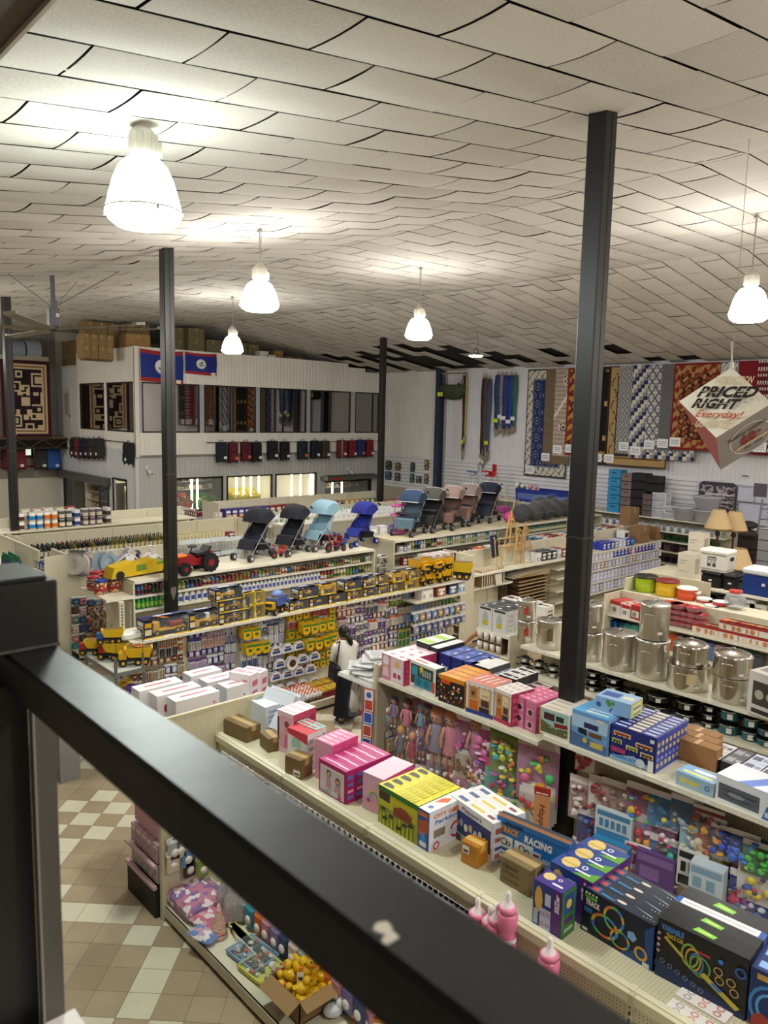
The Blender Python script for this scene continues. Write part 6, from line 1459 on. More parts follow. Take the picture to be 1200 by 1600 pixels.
zones=[(5.0,6.0,[('#c9782c','#b96a2c','orange hair accessory'),('#e0803c','#3a3a44','orange brush'),('#7a6a5a','#a98a6a','tan comb'),('#2f3a80','#c9c9d4','navy comb')],'left end'),(6.0,7.0,[('#b98a8c','#d8a8a0','pinkish cosmetic'),('#2a3a90','#c9ccd8','blue cosmetic'),('#34407e','#8a8fb8','navy cosmetic'),('#5a3a7a','#b9a0c8','violet cosmetic')],'left part'),(7.0,8.0,[('#3a4a6a','#e0e2e8','grey blue'),('#2a3a80','#a9b4d8','deep blue'),('#e6e4e0','#4a6aa8','white and blue'),('#8a8f98','#e2e4e6','silver')],'centre left'),(8.0,9.2,[('#e3b81e','#3f7a34','yellow'),('#3a76b8','#e6e8ea','light blue'),('#d8d6d0','#c94a3a','white and red'),('#caa61e','#2f6a3a','gold')],'centre'),(9.2,10.6,[('#7a3a44','#c9b0b0','wine'),('#c9c6be','#6a6a78','pale grey'),('#3a3a4a','#d0d0d8','charcoal'),('#c84a34','#e8e0d8','red'),('#b9a8c0','#6a4a8a','lilac')],'centre right'),(10.6,12.55,[('#2f4690','#c9c8d4','blue'),('#4a3a34','#a99a8a','brown'),('#c9b43a','#4a8a3a','yellow green'),('#d86a2c','#e2d8c8','orange'),('#24408a','#8aa0c8','navy')],'right part')]
rows_z=[1.66,1.50,1.33,1.15,.98,.81,.64]
rown=['top','second','third','fourth','fifth','sixth','lowest']
for(xa,xb,kinds,wz_)in zones:
 for r,z in enumerate(rows_z):
  x=xa+.06;k0=rn.randrange(len(kinds))
  while x<xb-.04:
   run=rn.randint(2,4);kd=kinds[k0%len(kinds)];k0+=rn.randint(1,3)
   typ=rn.random()
   for q in range(run):
    if x>xb-.04:break
    if wz_=='centre' and kd[0]in('#e3b81e','#caa61e'):me=pouch(kd[0],kd[1]);wd=.165;nm='yellow and green pouch'
    elif typ<.6:me=card_pack(kd[0],kd[1],.1,.15,.03,n=2);wd=.115;nm=kd[2]+' carded pack'
    else:me=tube_pack(kd[0],kd[1]);wd=.115;nm=kd[2]+' tube pack'
    me_z=z-(.01 if q%2 else 0)
    tg_(link({'p':'carded_pack','c':'tube_pack','h':'hung_pouch'}[('h' if 'pouch' in nm else('p' if 'carded' in nm else 'c'))],me,None,(x,GT.pos-.03,me_z)),'%s, %s peg row under the trucks, %s'%(nm,rown[r],wz_),'pack','%s, %s row, %s'%(nm,rown[r],wz_));x+=wd
fan=MB(mat('#e4e4ea',.35));
for k in range(2):y=-.02-.04*k;fan.prism([(-.12,-.17),(.12,-.17),(.12,-.08),(.05,-.01),(-.05,-.01),(-.12,-.08)],y-.02,y,'#e4e4ea',ax='y');fan.box(-.08,y-.023,-.14,.08,y-.02,-.09,mat('#33508f',.4));fan.box(-.06,y-.023,-.08,.06,y-.02,-.05,mat('#5a4a4a',.4))
fme=fan.mesh('pack')
for r in range(5):
 for k in range(4):
  px,py=428+k*18+(r%2)*6,1008+r*20-k*4
  tg_(link('fan_card',fme,None,GT.w(GT.u(px,py,-.22),-.22,GT.z(px,py,-.22))),'white house-shaped blister card in the cluster left of the shopper','pack','white house-shaped cards')
for k,(px,py)in enumerate(((470,960),(483,958),(495,955),(508,952),(476,985),(490,983),(503,979),(512,976),(378,968),(392,966),(382,992),(394,990),(407,988))):
 tg_(link('glue_pouch',pouch('#dfb51c','#3f7a2c',.17,.19,4),None,GT.w(GT.u(px,py-0,-.2),-.2,GT.z(px,py+28,-.2)+.19)),'yellow pouch with green top hung %s'%('in the block left of the shopper' if k<8 else 'in the block under the yellow truck packages'),'pouch','yellow pouches %d'%(k<8))
pl_=MB(mat('#eceae4',.3));pl_.la([(.01,0),(.12,.0),(.13,.01)],18,cap=False);pd=MB(mat('#4a3028',.4));pd.la([(.01,.012),(.07,.012)],12,cap=False)
Thing('round_plate_card','pack',pl_,[('printed_centre',pd)]).put(GT.w(GT.u(457,1036,-.35),-.35,GT.z(457,1036,-.35)),rot=(PI/2,0,0),label='round white card with brown centre low on the pegboard left of the shopper')
ss=MB(mat(CREAM,.45));ua,ub=GT.u(648,938,-.5),GT.u(728,922,-.5);zs_=GT.z(670,937,-.5);ss.box(ua+GT.a0,GT.pos-.55,zs_-.03,ub+GT.a0,GT.pos-.02,zs_);ss.box(ub+GT.a0-.04,GT.pos-.1,.02,ub+GT.a0+.02,GT.pos,zs_+.5)
solo('small_shelf',ss,'short cream shelf with cartons under the large dump trucks','shelf')
for k,(px,py,c,c2,w,lb)in enumerate(((662,934,'#dedbd6','#b9b4ae',.34,'white carton'),(684,930,'#8a4a34','#c9a07a',.28,'reddish brown carton'),(702,926,'#24345a','#8a9ac0',.26,'dark blue carton'),(716,922,'#b9c4d0','#4a8ab8',.2,'pale blue bottle carton'))):
 tg_(link('carton',pack(c,c2,w,.22,.2),None,GT.w(GT.u(px,py,-.35),-.35,zs_)),lb+' on the short shelf under the dump trucks','box')
row(GT,lambda i:(card_pack('#2a4a8a',['#8aa6cc','#c9a860','#b9b0c8'][i%3],.16,.2,.05,n=3),'deep blue hung pack under the short shelf'),'hanging_pack','pack',None,640,975,722,962,-.4,zs_-.22,.18,1)
row(GT,lambda i:(card_pack('#3a3f6a',['#a9a0b0','#6a7aa0'][i%2],.16,.2,.05,n=3),'dark blue hung pack in the second row under the short shelf'),'hanging_pack','pack',None,640,1005,722,990,-.4,zs_-.48,.18,1)
# == goods on the base deck : trays of glue and bottles
for k in range(13):
 px,py=398+k*10.8,1101-k*2.3
 u=GT.u(px,py,-.62)
 kind=k%5
 if k<5:me=gm('trayA',lambda:MB('#c9763a').box(-.09,-.14,0,.09,.14,.09).box(-.08,-.12,.09,.08,.12,.11,mat('#e8e4da',.4)).box(-.05,-.1,.11,.05,.1,.115,mat('#c9521c',.4)).mesh('tray'));lb='orange and white boxed goods on the base deck left of the shopper'
 elif k<9:
  def ft():
   b=MB(mat('#6a4a34',.6));b.box(-.1,-.15,0,.1,.15,.05)
   for i in range(3):
    for j in range(4):b.la([(.028,.04),(.028,.12),(.012,.15)],7,c=(-.065+i*.065,-.11+j*.075,0),m=mat('#f0efec',.3));b.la([(.014,.14),(.01,.18)],6,c=(-.065+i*.065,-.11+j*.075,0),m=mat('#e0661c',.4))
   return b.mesh('tray')
  me=gm('trayB',ft);lb='tray of white glue bottles with orange caps on the base deck'
 else:me=gm('trayC',lambda:MB('#8a2c34').box(-.09,-.14,0,.09,.14,.1).box(-.07,-.12,.1,.07,.12,.13,mat('#c9a63a',.4)).mesh('tray'));lb='dark red and gold tray on the base deck beside the shopper'
 for d in(0,1):tg_(link('goods_tray',me,None,GT.w(u+.02,-.72+d*.33,.16)),lb+[', front',', rear'][d],'tray',lb)
cz=1.45;c0,c1,c2_=onz(180,1053,cz),onz(223,1042,cz),onz(124,1025,cz)
ct=MB('#b9bcb4');dU=(c1-c0);dV=(c2_-c0)
W_,D_=abs(c1.x-c0.x),abs(c2_.y-c0.y)
ps=[]
for zz in(cz,1.05,.65,.25):
 s=MB('#c2c4ba');s.box(0,0,zz-.012,W_,D_,zz);s.use(mat('#8b8f92',.35,.6));s.box(-.01,-.012,zz-.05,W_+.01,-.002,zz+.006);s.box(-.012,-.01,zz-.05,-.002,D_+.01,zz+.006);s.box(W_+.002,-.01,zz-.05,W_+.012,D_+.01,zz+.006);ps.append(('shelf',s))
for(x,y)in((0,0),(W_,0),(0,D_),(W_,D_)):
 p=MB(mat('#8b8f92',.35,.6));sx=-1 if x==0 else 1;sy=-1 if y==0 else 1
 p.box(min(x,x-sx*.035),y-.002,0,max(x,x-sx*.035),y+.002,cz+.24);p.box(x-.002,min(y,y-sy*.035),0,x+.002,max(y,y-sy*.035),cz+.24)
 for q in range(36):p.box(x-sx*.024,y-.0035,.1+q*.05,x-sx*.012,y-.002,.13+q*.05,mat('#2c2e30',.6))
 ps.append(('post',p))
Thing('metal_rack','rack',ps[0][1],ps[1:]).put((c0.x,c0.y,0),label='grey slotted angle rack with yellow toy trucks by the railing')
b,p_=dumper('#d9a818','#d9a818');PY=Thing('toy_dump_truck','toy truck',b,p_)
b,p_=dumper('#a82c2c','#d9b01c');PR=Thing('toy_dump_truck','toy truck',b,p_)
b,p_=dumper('#2a5aa8','#d9b01c');PBl=Thing('toy_dump_truck','toy truck',b,p_)
for k,(px,py,P,z,lb,s_)in enumerate(((210,1038,PY,cz,'yellow dump truck with orange ring in the tray on the metal rack',1.35),(178,1030,PR,cz,'red cab toy truck with yellow tray in the middle of the metal rack',1.35),(146,1022,PR,cz,'red toy truck with yellow rim at the left of the metal rack',1.2),(172,1030,PBl,cz+.26,'blue toy truck with yellow bucket stacked on the red one',1.1),(195,1018,PBl,cz,'blue and yellow toy truck at the back of the metal rack',1.2))):
 p=onz(px,py,cz);P.put((p.x,p.y+(.0 if k!=3 else 0),z),[-.4,-.9,-.6,-.4,.3][k],sc=s_,label=lb)
rg=MB(mat('#e07a24',.4));rg.la([(.06,0),(.08,.01),(.06,.02)],14,cap=False);p=onz(210,1038,cz);solo('toy_ring',rg,'orange ring lying in the tray of the front toy truck','toy',(p.x+.06,p.y,cz+.275))
for k,(px,py,c,r)in enumerate(((190,1078,'#c9a018',.08),(206,1084,'#5a3f8a',.09),(212,1092,'#7a5aa8',.07),(196,1090,'#8a5a9a',.06),(200,1072,'#d0b030',.07))):
 p=onz(px,py,1.05);solo('toy_bucket',MB(mat(c,.4)).la([(r*.7,0),(r,r*1.4),(r*1.1,r*1.4),(r*.6,.01)],12),'%s toy bucket on the lower shelf of the metal rack'%['yellow','large violet','small violet','plum','gold'][k],'toy',(p.x,p.y,1.05))
solo('toy_wheelbarrow',MB(mat('#dcc81e',.4)).la([(.1,0),(.17,.1),(.18,.1),(.1,.01)],12,sx=1.3).box(-.1,-.1,-.35,.1,.1,0,'#c9cdd2'),'yellow topped toy bin just left of the truck gondola','toy',tuple(onz(182,1000,1.6)))
# == GE / GS : easels, canvases, blue stationery
GE=Fr('Y',12.05,13.38);GEL=8.8
gon(GE,GEL,2.08,'long gondola with easels on its left and blue boxed supplies on its right',near=[(1.62,.58),(1.27,.5,0,1.6),(1.1,.56,3.4,GEL),(.76,.56,3.4,GEL),(.45,.56,3.4,GEL),(1.36,.56,3.4,GEL)],far=[(1.85,.45)],base=.58,fbase=.4)
GL=Fr('X',13.42,12.45)
gon(GL,.95,2.1,'end unit of bare little shelves left of the easels',near=[(z,.42)for z in(1.7,1.4,1.1,.8,.5,.28)],base=.42,ends='R')
for z,nm,c in((1.7,'white','#d8d4cc'),(1.4,'grey green','#8a9a88'),(1.1,'grey','#8d8c8a'),(.8,'dark','#5a5850'),(.5,'dull violet','#6f6a78')):
 for k in range(3):tg_(link('folded_pack',pack(c,'#b9b4aa',.24,.3,.07),None,GL.w(.17+k*.3,-.22,z),GL.rz),'%s flat pack on the little end shelves left of the easels'%nm,'pack','%s flat packs on the end shelves'%nm)
ez=1.62
def easel(px,py,h,w,label,rz=0.,c='#c9a464'):
 p=onz(px,py,ez);m=mat(c,.55);b=MB(m);b.cyl((-w/2,-.1,0),(-.05,.0,h*.92),.014,n=5);b.cyl((w/2,-.1,0),(.05,.0,h*.92),.014,n=5);ps=[]
 mm=MB(m);mm.box(-.02,-.03,h*.2,.02,.0,h);ps.append(('mast',mm));l=MB(m);l.cyl((0,.0,h*.9),(0,.28,0),.014,n=5);ps.append(('rear_leg',l))
 t=MB(m);t.box(-w*.42,-.1,h*.34,w*.42,-.03,h*.36);ps.append(('canvas_ledge',t));t=MB(m);t.box(-w*.2,-.04,h*.7,w*.2,-.01,h*.725);t.box(-w*.36,-.07,h*.5,w*.36,-.05,h*.52);ps.append(('crossbar',t));k=MB(m);k.box(-.06,-.07,h*.82,.06,-.02,h*.85);ps.append(('clamp',k))
 Thing('easel','easel',b,ps).put((p.x,p.y,ez),rz,label)
easel(795,880,1.35,.75,'tall wooden easel, left one of the group',-.1);easel(806,880,1.05,.5,'smaller wooden easel standing between the two tall ones',.2);easel(818,876,1.02,.72,'right hand wooden easel of the group',.15,'#c2955a')
p=onz(775,888,ez);cbm=MB('#c9a464');cbm.cyl((-.16,-.1,0),(-.12,.02,.75),.012,n=5);cbm.cyl((.16,-.1,0),(.12,.02,.75),.012,n=5);cbm.cyl((0,.25,0),(0,.02,.72),.012,n=5)
bd=MB(mat('#20242a',.6));bd.M=RX(-.16);bd.box(-.17,-.03,.28,.17,-.015,.8);fr2=MB('#2a3f9a');fr2.M=RX(-.16);fr2.box(-.19,-.028,.26,.19,-.01,.28,'#d0c020');fr2.box(-.19,-.028,.8,.19,-.01,.82,'#2a3f9a');fr2.box(-.19,-.028,.28,-.17,-.01,.8);fr2.box(.17,-.028,.28,.19,-.01,.8)
tg=MB('#f0f0ee');tg.M=RX(-.16);tg.box(-.02,-.034,.72,.04,-.03,.77)
Thing('chalkboard_easel','chalkboard',cbm,[('board',bd),('frame',fr2),('price_tag',tg)]).put((p.x,p.y,ez),.25,'small black chalkboard with blue and yellow frame on wooden legs')
row(GE,lambda i:(pack(['#e2e2e4','#1e1e22','#2c3a34','#1e1e22','#c9cdd2','#8a2430'][i%6],'#8a8a8c',.2,.2,.22),'%s small boxed article on the deck just left of the thick post'%['white','black','dark green','black','grey','red'][i%6]),'boxed_article','box',None,833,878,880,870,-.35,ez,.22,2,.22)
row(GE,lambda i:(pack(['#3a6a8a','#e8e4e0','#b03a34','#2c2c34','#d8813c','#e6e6ea'][i%6],['#e8e4e0','#8a8a9a'][i%2],.22,.18,.2),'%s carton on the far side behind the easel gondola panel'%['blue','white','red','black','orange','pale'][i%6]),'carton','box',None,835,848,990,822,.3,1.87,.24,2,.2)
row(GE,lambda i:(pack(['#d86a34','#c9c9c4'][i%2],'#e8e0d0',.2,.2,.2),'orange and white carton behind the chalkboard'),'carton','box',None,742,862,770,858,.25,1.87,.24,1)
bx=MB(mat('#a8905f',.7));bx.box(-.45,-.2,0,.45,.2,.22);
for k in range(14):bx.box(-.42+k*.06,-.17,.05,-.375+k*.06,.17,.36,mat(['#e0d8cc','#c9a89a','#b9b4c4','#e8e4de'][k%4],.5))
p=onz(742,872,1.7);solo('book_carton',bx,'open brown carton of paper packets at the left end of the easel gondola','box',(12.95,12.3,1.72))
solo('end_deck',MB(mat(CREAM,.45)).box(12.45,12.02,1.68,13.42,12.6,1.715).box(12.5,12.05,.05,12.54,12.1,1.68).box(12.5,12.5,.05,12.54,12.55,1.68),'small cream deck carrying the open carton','shelf')
cvp=lambda w,h:gm(('canvas',w,h),lambda:MB(mat('#dcd6c8',.6)).box(-w/2,-.012,0,w/2,.012,h,b=.003).box(-w/2+.01,.012,.01,w/2-.01,.02,h-.01,mat('#b08f5c',.6)).mesh('canvas'))
for k in range(10):
 px=749+k*4.2;u=GE.u(px,925,-.45);tg_(link('canvas',cvp(.3,.4),None,GE.w(u,-.4+.01*k,1.27-.0),rot=(-.0,0,PI/2-.1)),'white stretched canvas standing on edge in the row below the easels','canvas','canvases standing on edge')
tg_(link('canvas',cvp(.26,.26),None,GE.w(GE.u(779,923,-.55),-.56,1.27),rot=(-.2,0,.1)),'small square white canvas leaning in front of the row of canvases','canvas')
solo('dark_board',MB(mat('#3a3d42',.6)).box(-.35,-.02,0,.35,.02,.62).box(-.36,-.022,-.0,.36,-.0,.02,mat('#2a2c30',.6)),'dark grey board standing below the easels','board',GE.w(GE.u(794,925,-.2),-.2,1.0),0)
for k in range(4):solo('stretched_canvas',MB(mat(['#d8d0bf','#cfc7b4','#e0dac8','#c9c0ac'][k],.6)).box(-.7,-.25,0,.7,.25,.02).box(-.69,-.26,.004,.69,-.25,.016,mat('#b09060',.6)),'large white canvas panel lying flat, %s of the pile'%['lowest','second','third','topmost'][k],'canvas',GE.w(2.35+.05*k,-.3,1.31+.026*k),.05*k-.06)
for k in range(8):solo('framed_board',MB(mat(['#6a4a30','#8a6a44','#4a3424'][k%3],.5)).box(-.62,-.25,0,.62,.25,.03).box(-.6,-.255,.006,.6,-.25,.024,'#c9b48a'),'brown framed board in the flat pile under the canvases, %s from the top'%ORD[k],'board',GE.w(2.4,-.3,1.2-.09*k),.0)
fs=MB(mat('#5b4630',.6));fs.box(1.65,11.8-12.05,.16,1.72,.0,1.3);fs.box(3.2,-.25,.16,3.27,0,1.3)
for k in range(8):fs.box(1.72,-.5,1.17-.09*k,3.2,-.02,1.18-.09*k)
solo('board_rack',fs,'dark slotted rack holding the framed boards','rack',GE.w(0,0,0))
gsu=lambda px,py:GE.u(px,py,-.5)
sizes=[('#c9cdec','#e8eaf6','lilac white'),('#2a3aa8','#8a9ae0','bright blue'),('#b9bde2','#dfe2f4','pale lilac'),('#8a90a8','#c9c9b4','grey'),('#caa24a','#b9b4a0','tan'),('#3a4ab4','#d83a4a','blue and red')]
def sf(pat_):return lambda i:(pack(sizes[pat_[i%len(pat_)]][0],sizes[pat_[i%len(pat_)]][1],.17,.2,.24),'%s stationery box %s'%(sizes[pat_[i%len(pat_)]][2],''))
for(z,y0_,y1_,pat_,nm,xa,xb,hh)in((1.62,866,843,[1,1,1,3,0,0,1,1,1,5,1],'on the top deck',936,986,.2),(1.36,888,862,[0,0,0,0,0,0,1,1,1,1,5,0,5,1,5,1,1,1],'on the first shelf',917,1028,.22),(1.10,905,876,[2,3,2,4,3,2,3,2,2],'on the second shelf',915,1028,.2),(.76,925,893,[2,2,0,2],'on the third shelf',913,1027,.26),(.45,945,910,[0,2,2,3],'on the fourth shelf',912,1027,.24)):
 def f(i,pat_=pat_,nm=nm,hh=hh):
  s=sizes[pat_[i%len(pat_)]];return pack(s[0],s[1],.17,.2,hh),'%s stationery box %s right of the thick post'%(s[2],nm)
 row(GE,f,'stationery_box','box',None,xa,y0_,xb,y1_,-.42,z,.19,2,.22)
for k,(px,w,h,lb)in enumerate(((996,.62,.5,'large brown carton on the deck right of the blue boxes'),(1004,.55,.75,'taller brown carton behind on the same deck'),(1017,.25,.42,'narrow brown carton at the right of the large one'))):
 carton(w,.35,h,'#8a6a4c').put(GE.w(GE.u(px,850,-.3),-.35 if k!=1 else-.0+.2,ez if k!=1 else 1.87),label=lb)
solo('toy_ball',MB(mat('#2f86d0',.3)).ball((0,0,.1),.1,14),'bright blue ball beside the large brown carton','ball',GE.w(GE.u(985,840,-.45),-.48,ez))
solo('boxed_cups',MB(mat('#e6e6e8',.4)).box(-.13,-.13,0,.13,.13,.42).box(-.1,-.132,.06,.1,-.13,.18,mat('#3a3034',.4)).box(-.1,-.132,.23,.1,-.13,.36,mat('#3a3034',.4)),'white carton with dark windows left of the blue ball','box',GE.w(GE.u(975,842,-.3),-.25,ez))
# == PEOPLE
def skin_mesh(verts,edges,radii,name,root=0,sub=2,m=None):
 me=bpy.data.meshes.new(name);me.from_pydata(verts,edges,[]);o=bpy.data.objects.new(name,me);COL.objects.link(o)
 sk=o.modifiers.new('s','SKIN');sk.use_smooth_shade=True
 for i,r in enumerate(radii):
  r=r if isinstance(r,tuple)else(r,r);me.skin_vertices[0].data[i].radius=r;me.skin_vertices[0].data[i].use_root=(i==root)
 sb=o.modifiers.new('b','SUBSURF');sb.levels=sub;sb.render_levels=sub
 dg=bpy.context.evaluated_depsgraph_get();out=bpy.data.meshes.new_from_object(o.evaluated_get(dg));bpy.data.objects.remove(o);bpy.data.meshes.remove(me)
 for p in out.polygons:p.use_smooth=True
 out.materials.clear();out.materials.append(m);return out
skin=mat('#a8755a',.5);hairm=mat('#1f130f',.45,noise=.3,nscale=60)
def hand_chain(V,E,Rr,wrist_i,d,side):
 """palm and five fingers from a wrist vertex; d = direction of the hand"""
 w=Vector(V[wrist_i]);d=Vector(d).normalized();up=Vector((0,0,1));s=d.cross(up).normalized()
 V.append(tuple(w+d*.045));E.append((wrist_i,len(V)-1));Rr.append((.032,.016));p=len(V)-1
 for k,(o,L)in enumerate(((-.03,.065),(-.01,.078),(.01,.074),(.028,.06))):
  a=w+d*.09+s*o;V.append(tuple(a));E.append((p,len(V)-1));Rr.append(.011);V.append(tuple(a+d*L*.5-up*.01));E.append((len(V)-2,len(V)-1));Rr.append(.009);V.append(tuple(a+d*L*.85-up*.03));E.append((len(V)-2,len(V)-1));Rr.append(.008)
 a=w+d*.03+s*.045*side;V.append(tuple(a));E.append((wrist_i,len(V)-1));Rr.append(.012);V.append(tuple(a+d*.045+s*.02*side));E.append((len(V)-2,len(V)-1));Rr.append(.009)
V=[(0,0,.92),(0,.03,1.05),(0,.07,1.2),(0,.12,1.33),(0,.15,1.40),(0,.18,1.47),(0,.2,1.55),(0,.19,1.61)]
E=[(0,1),(1,2),(2,3),(3,4),(4,5),(5,6),(6,7)];Rr=[(.15,.11),(.125,.09),(.15,.10),(.15,.09),(.06,.055),(.055,.055),(.085,.095),(.07,.08)]
def limb(pts,rs,root):
 pr=root
 for p,r in zip(pts,rs):V.append(p);Rr.append(r);E.append((pr,len(V)-1));pr=len(V)-1
 return pr
limb([(-.09,0,.86),(-.10,-.02,.48),(-.12,-.06,.1),(-.12,.04,.04)],[(.09,.09),(.06,.06),.038,(.04,.03)],0)
limb([(.09,0,.86),(.11,.05,.48),(.13,.05,.1),(.13,.15,.04)],[(.09,.09),(.06,.06),.038,(.04,.03)],0)
wl=limb([(-.17,.13,1.36),(-.22,.12,1.14),(-.15,.30,1.0)],[.055,.042,.028],3);hand_chain(V,E,Rr,wl,(.2,.9,.2),1)
wr_=limb([(.17,.13,1.36),(.23,.2,1.14),(.16,.38,1.08)],[.055,.042,.028],3);hand_chain(V,E,Rr,wr_,(-.2,.9,.2),-1)
body=skin_mesh(V,E,Rr,'person',0,2,skin)
sh=MB(mat('#d9d6cf',.85,bump=.3,nscale=9));ringsZ=[(.19,.135,0,.88),(.185,.13,.01,.98),(.17,.12,.03,1.08),(.185,.125,.06,1.2),(.205,.12,.1,1.32),(.17,.10,.13,1.40),(.08,.075,.155,1.45)]
vs=[];n=18
for(rx,ry,cy,z)in ringsZ:
 for k in range(n):a=2*PI*k/n;w_=1+.03*sin(5*a+z*20);vs.append((rx*w_*cos(a),cy+ry*w_*sin(a),z))
sh.add(vs,[(j*n+k,j*n+(k+1)%n,(j+1)*n+(k+1)%n,(j+1)*n+k)for j in range(len(ringsZ)-1)for k in range(n)],True)
for s,el,ww in((-1,(-.225,.12,1.13),(-.16,.27,1.02)),(1,(.235,.2,1.13),(.17,.34,1.09))):
 sh.tube([(s*.14,.125,1.36),(s*.185,.13,1.32),tuple(Vector(el)+Vector((0,0,.0))),ww],[.07,.075,.06,.048],10)
sk_=MB(mat('#131521',.85,noise=.2,nscale=6));rings=[(.175,.13,0,.98),(.20,.15,-.0,.86),(.21,.17,.0,.6),(.215,.18,.01,.35),(.23,.21,.02,.17),(.235,.215,.02,.15)]
vs=[];n=24
for(rx,ry,cy,z)in rings:
 for k in range(n):a=2*PI*k/n;w_=1+(.05*sin(7*a)if z<.7 else.01);vs.append((rx*w_*cos(a),cy+ry*w_*sin(a),z))
sk_.add(vs,[(j*n+(k+1)%n,j*n+k,(j+1)*n+k,(j+1)*n+(k+1)%n)for j in range(len(rings)-1)for k in range(n)],True)
hr=MB(hairm);hr.ball((0,.175,1.58),.105,14,sc=(.92,1.0,1.05));hr.tube([(0,.09,1.56),(.03,.04,1.5),(.06,.03,1.40),(.07,.04,1.30),(.06,.05,1.22)],[.045,.05,.045,.04,.015],9);tie=MB(mat('#2a2030',.6));tie.cyl((.01,.07,1.54),(.03,.045,1.515),.05,n=10)
ears=MB(skin)
for s in(-1,1):ears.ball((s*.088,.2,1.545),.02,8,sc=(.5,.8,1.2))
nose=MB(skin);nose.ball((0,.292,1.53),.016,8,sc=(.8,1.2,1.3));eyes=MB(mat('#2a1a14',.3))
for s in(-1,1):eyes.ball((s*.032,.283,1.555),.010,8)
mouth=MB('#7a3f3a');mouth.ball((0,.283,1.495),.018,8,sc=(1.2,.4,.35))
bag=MB('#17161a');bag.M=T(-.26,.02,.78)@RY(.1);bag.box(-.06,-.14,0,.06,.16,.30,b=.04);bs_=MB('#17161a');bs_.tube([(-.27,-.08,1.05),(-.16,.03,1.38),(-.12,.08,1.44),(-.2,.18,1.36),(-.27,.14,1.05)],.013,5)
shoes=[]
for(x,y)in((-.12,.03),(.13,.14)):
 s=MB(mat('#20202a',.6));s.M=T(x,y,0);s.box(-.045,-.10,0,.045,.15,.075,b=.035);so=MB(mat('#8a8a90',.6));so.M=T(x,y,0);so.box(-.047,-.105,0,.047,.155,.018,b=.01);sc_=MB(mat('#e0dcd4',.7));sc_.M=T(x,y-.02,0);sc_.cyl((0,-.02,.07),(0,-.02,.14),.042,.04,10);shoes+=[('shoe',s,[('sole',so)]),('sock',sc_)]
Thing('person','person',body,[('shirt',sh),('skirt',sk_),('hair',hr,[('hair_tie',tie)]),('ears',ears),('nose',nose),('eyes',eyes),('mouth',mouth),('shoulder_bag',bag,[('strap',bs_)])]+shoes).put((8.16,9.72,0),-.22,sc=1.0,label='woman in white top and long navy skirt with dark ponytail seen from behind')
bk=MB('#b8301f');bk.box(-.17,-.24,0,.17,.24,.02);
for k in range(5):
 for sgn in(-1,1):bk.box(-.17,sgn*.24-.006,.04+.05*k,.17,sgn*.24+.006,.065+.05*k);bk.box(sgn*.17-.006,-.24,.04+.05*k,sgn*.17+.006,.24,.065+.05*k)
for sx in(-1,1):
 for sy in(-1,1):bk.box(sx*.17-.01,sy*.24-.01,0,sx*.17+.01,sy*.24+.01,.29)
bh=MB('#1c1c1e');bh.tube([(-.17,0,.28),(-.1,0,.42),(.1,0,.42),(.17,0,.28)],.012,5)
for k in range(2):Thing('shopping_basket','basket',bk,[('handle',bh)]).put((8.62,10.08,.0+.3*k),.3,sc=1.,label='%s red plastic shopping basket behind the woman'%['lower','upper'][k])
V=[];E=[];Rr=[]
V=[(0,0,.95),(0,.02,1.15),(0,.04,1.35),(0,.05,1.46),(0,.07,1.53),(0,.08,1.62),(0,.07,1.68)];E=[(k,k+1)for k in range(6)];Rr=[(.15,.11),(.14,.1),(.16,.11),(.06,.06),(.055,.055),(.085,.095),(.07,.08)]
limb([(-.09,0,.88),(-.1,0,.5),(-.1,-.02,.1),(-.1,.08,.04)],[.09,.065,.04,(.04,.03)],0);limb([(.09,0,.88),(.1,0,.5),(.1,-.02,.1),(.1,.08,.04)],[.09,.065,.04,(.04,.03)],0)
limb([(.2,.04,1.38),(.26,.1,1.12),(.2,.3,1.0)],[.055,.042,.028],2);wl=limb([(-.2,.05,1.42),(-.34,.08,1.30),(-.46,.14,1.15)],[.055,.042,.03],2);hand_chain(V,E,Rr,wl,(-.6,.3,-.7),1)
body2=skin_mesh(V,E,Rr,'person',0,2,mat('#b07d5c',.5))
s2_=MB(mat('#a9a070',.85,noise=.15,nscale=7));ringsZ=[(.18,.13,0,.9),(.18,.13,.01,1.1),(.2,.13,.03,1.3),(.19,.12,.04,1.42),(.075,.07,.05,1.5)];vs=[];n=18
for(rx,ry,cy,z)in ringsZ:
 for k in range(n):a=2*PI*k/n;vs.append((rx*cos(a),cy+ry*sin(a),z))
s2_.add(vs,[(j*n+k,j*n+(k+1)%n,(j+1)*n+(k+1)%n,(j+1)*n+k)for j in range(4)for k in range(n)],True)
for s,el in((-1,(-.26,.06,1.36)),(1,(.25,.09,1.2))):s2_.tube([(s*.15,.05,1.40),(s*.2,.05,1.36),el],[.075,.08,.07],10)
tr_=MB(mat('#2c2f3a',.85));
for s in(-1,1):tr_.tube([(s*.08,0,.98),(s*.1,0,.5),(s*.1,0,.08)],[.105,.085,.06],10)
h2=MB(hairm);h2.ball((0,.05,1.66),.1,12,sc=(.95,1,.95));sh2=[]
for s in(-1,1):q=MB('#18181c');q.M=T(s*.1,.03,0);q.box(-.045,-.1,0,.045,.15,.08,b=.03);sh2.append(('shoe',q))
nz=MB('#b07d5c');nz.ball((0,.172,1.6),.016,8,sc=(.8,1.2,1.3));ey=MB(mat('#2a1a14',.3))
for s in(-1,1):ey.ball((s*.032,.163,1.63),.010,8)
Thing('person','person',body2,[('shirt',s2_),('trousers',tr_),('hair',h2),('nose',nz),('eyes',ey)]+sh2).put((10.66,8.64,0),-.74,'person in olive shirt mostly hidden behind the boxes, bare arm showing')
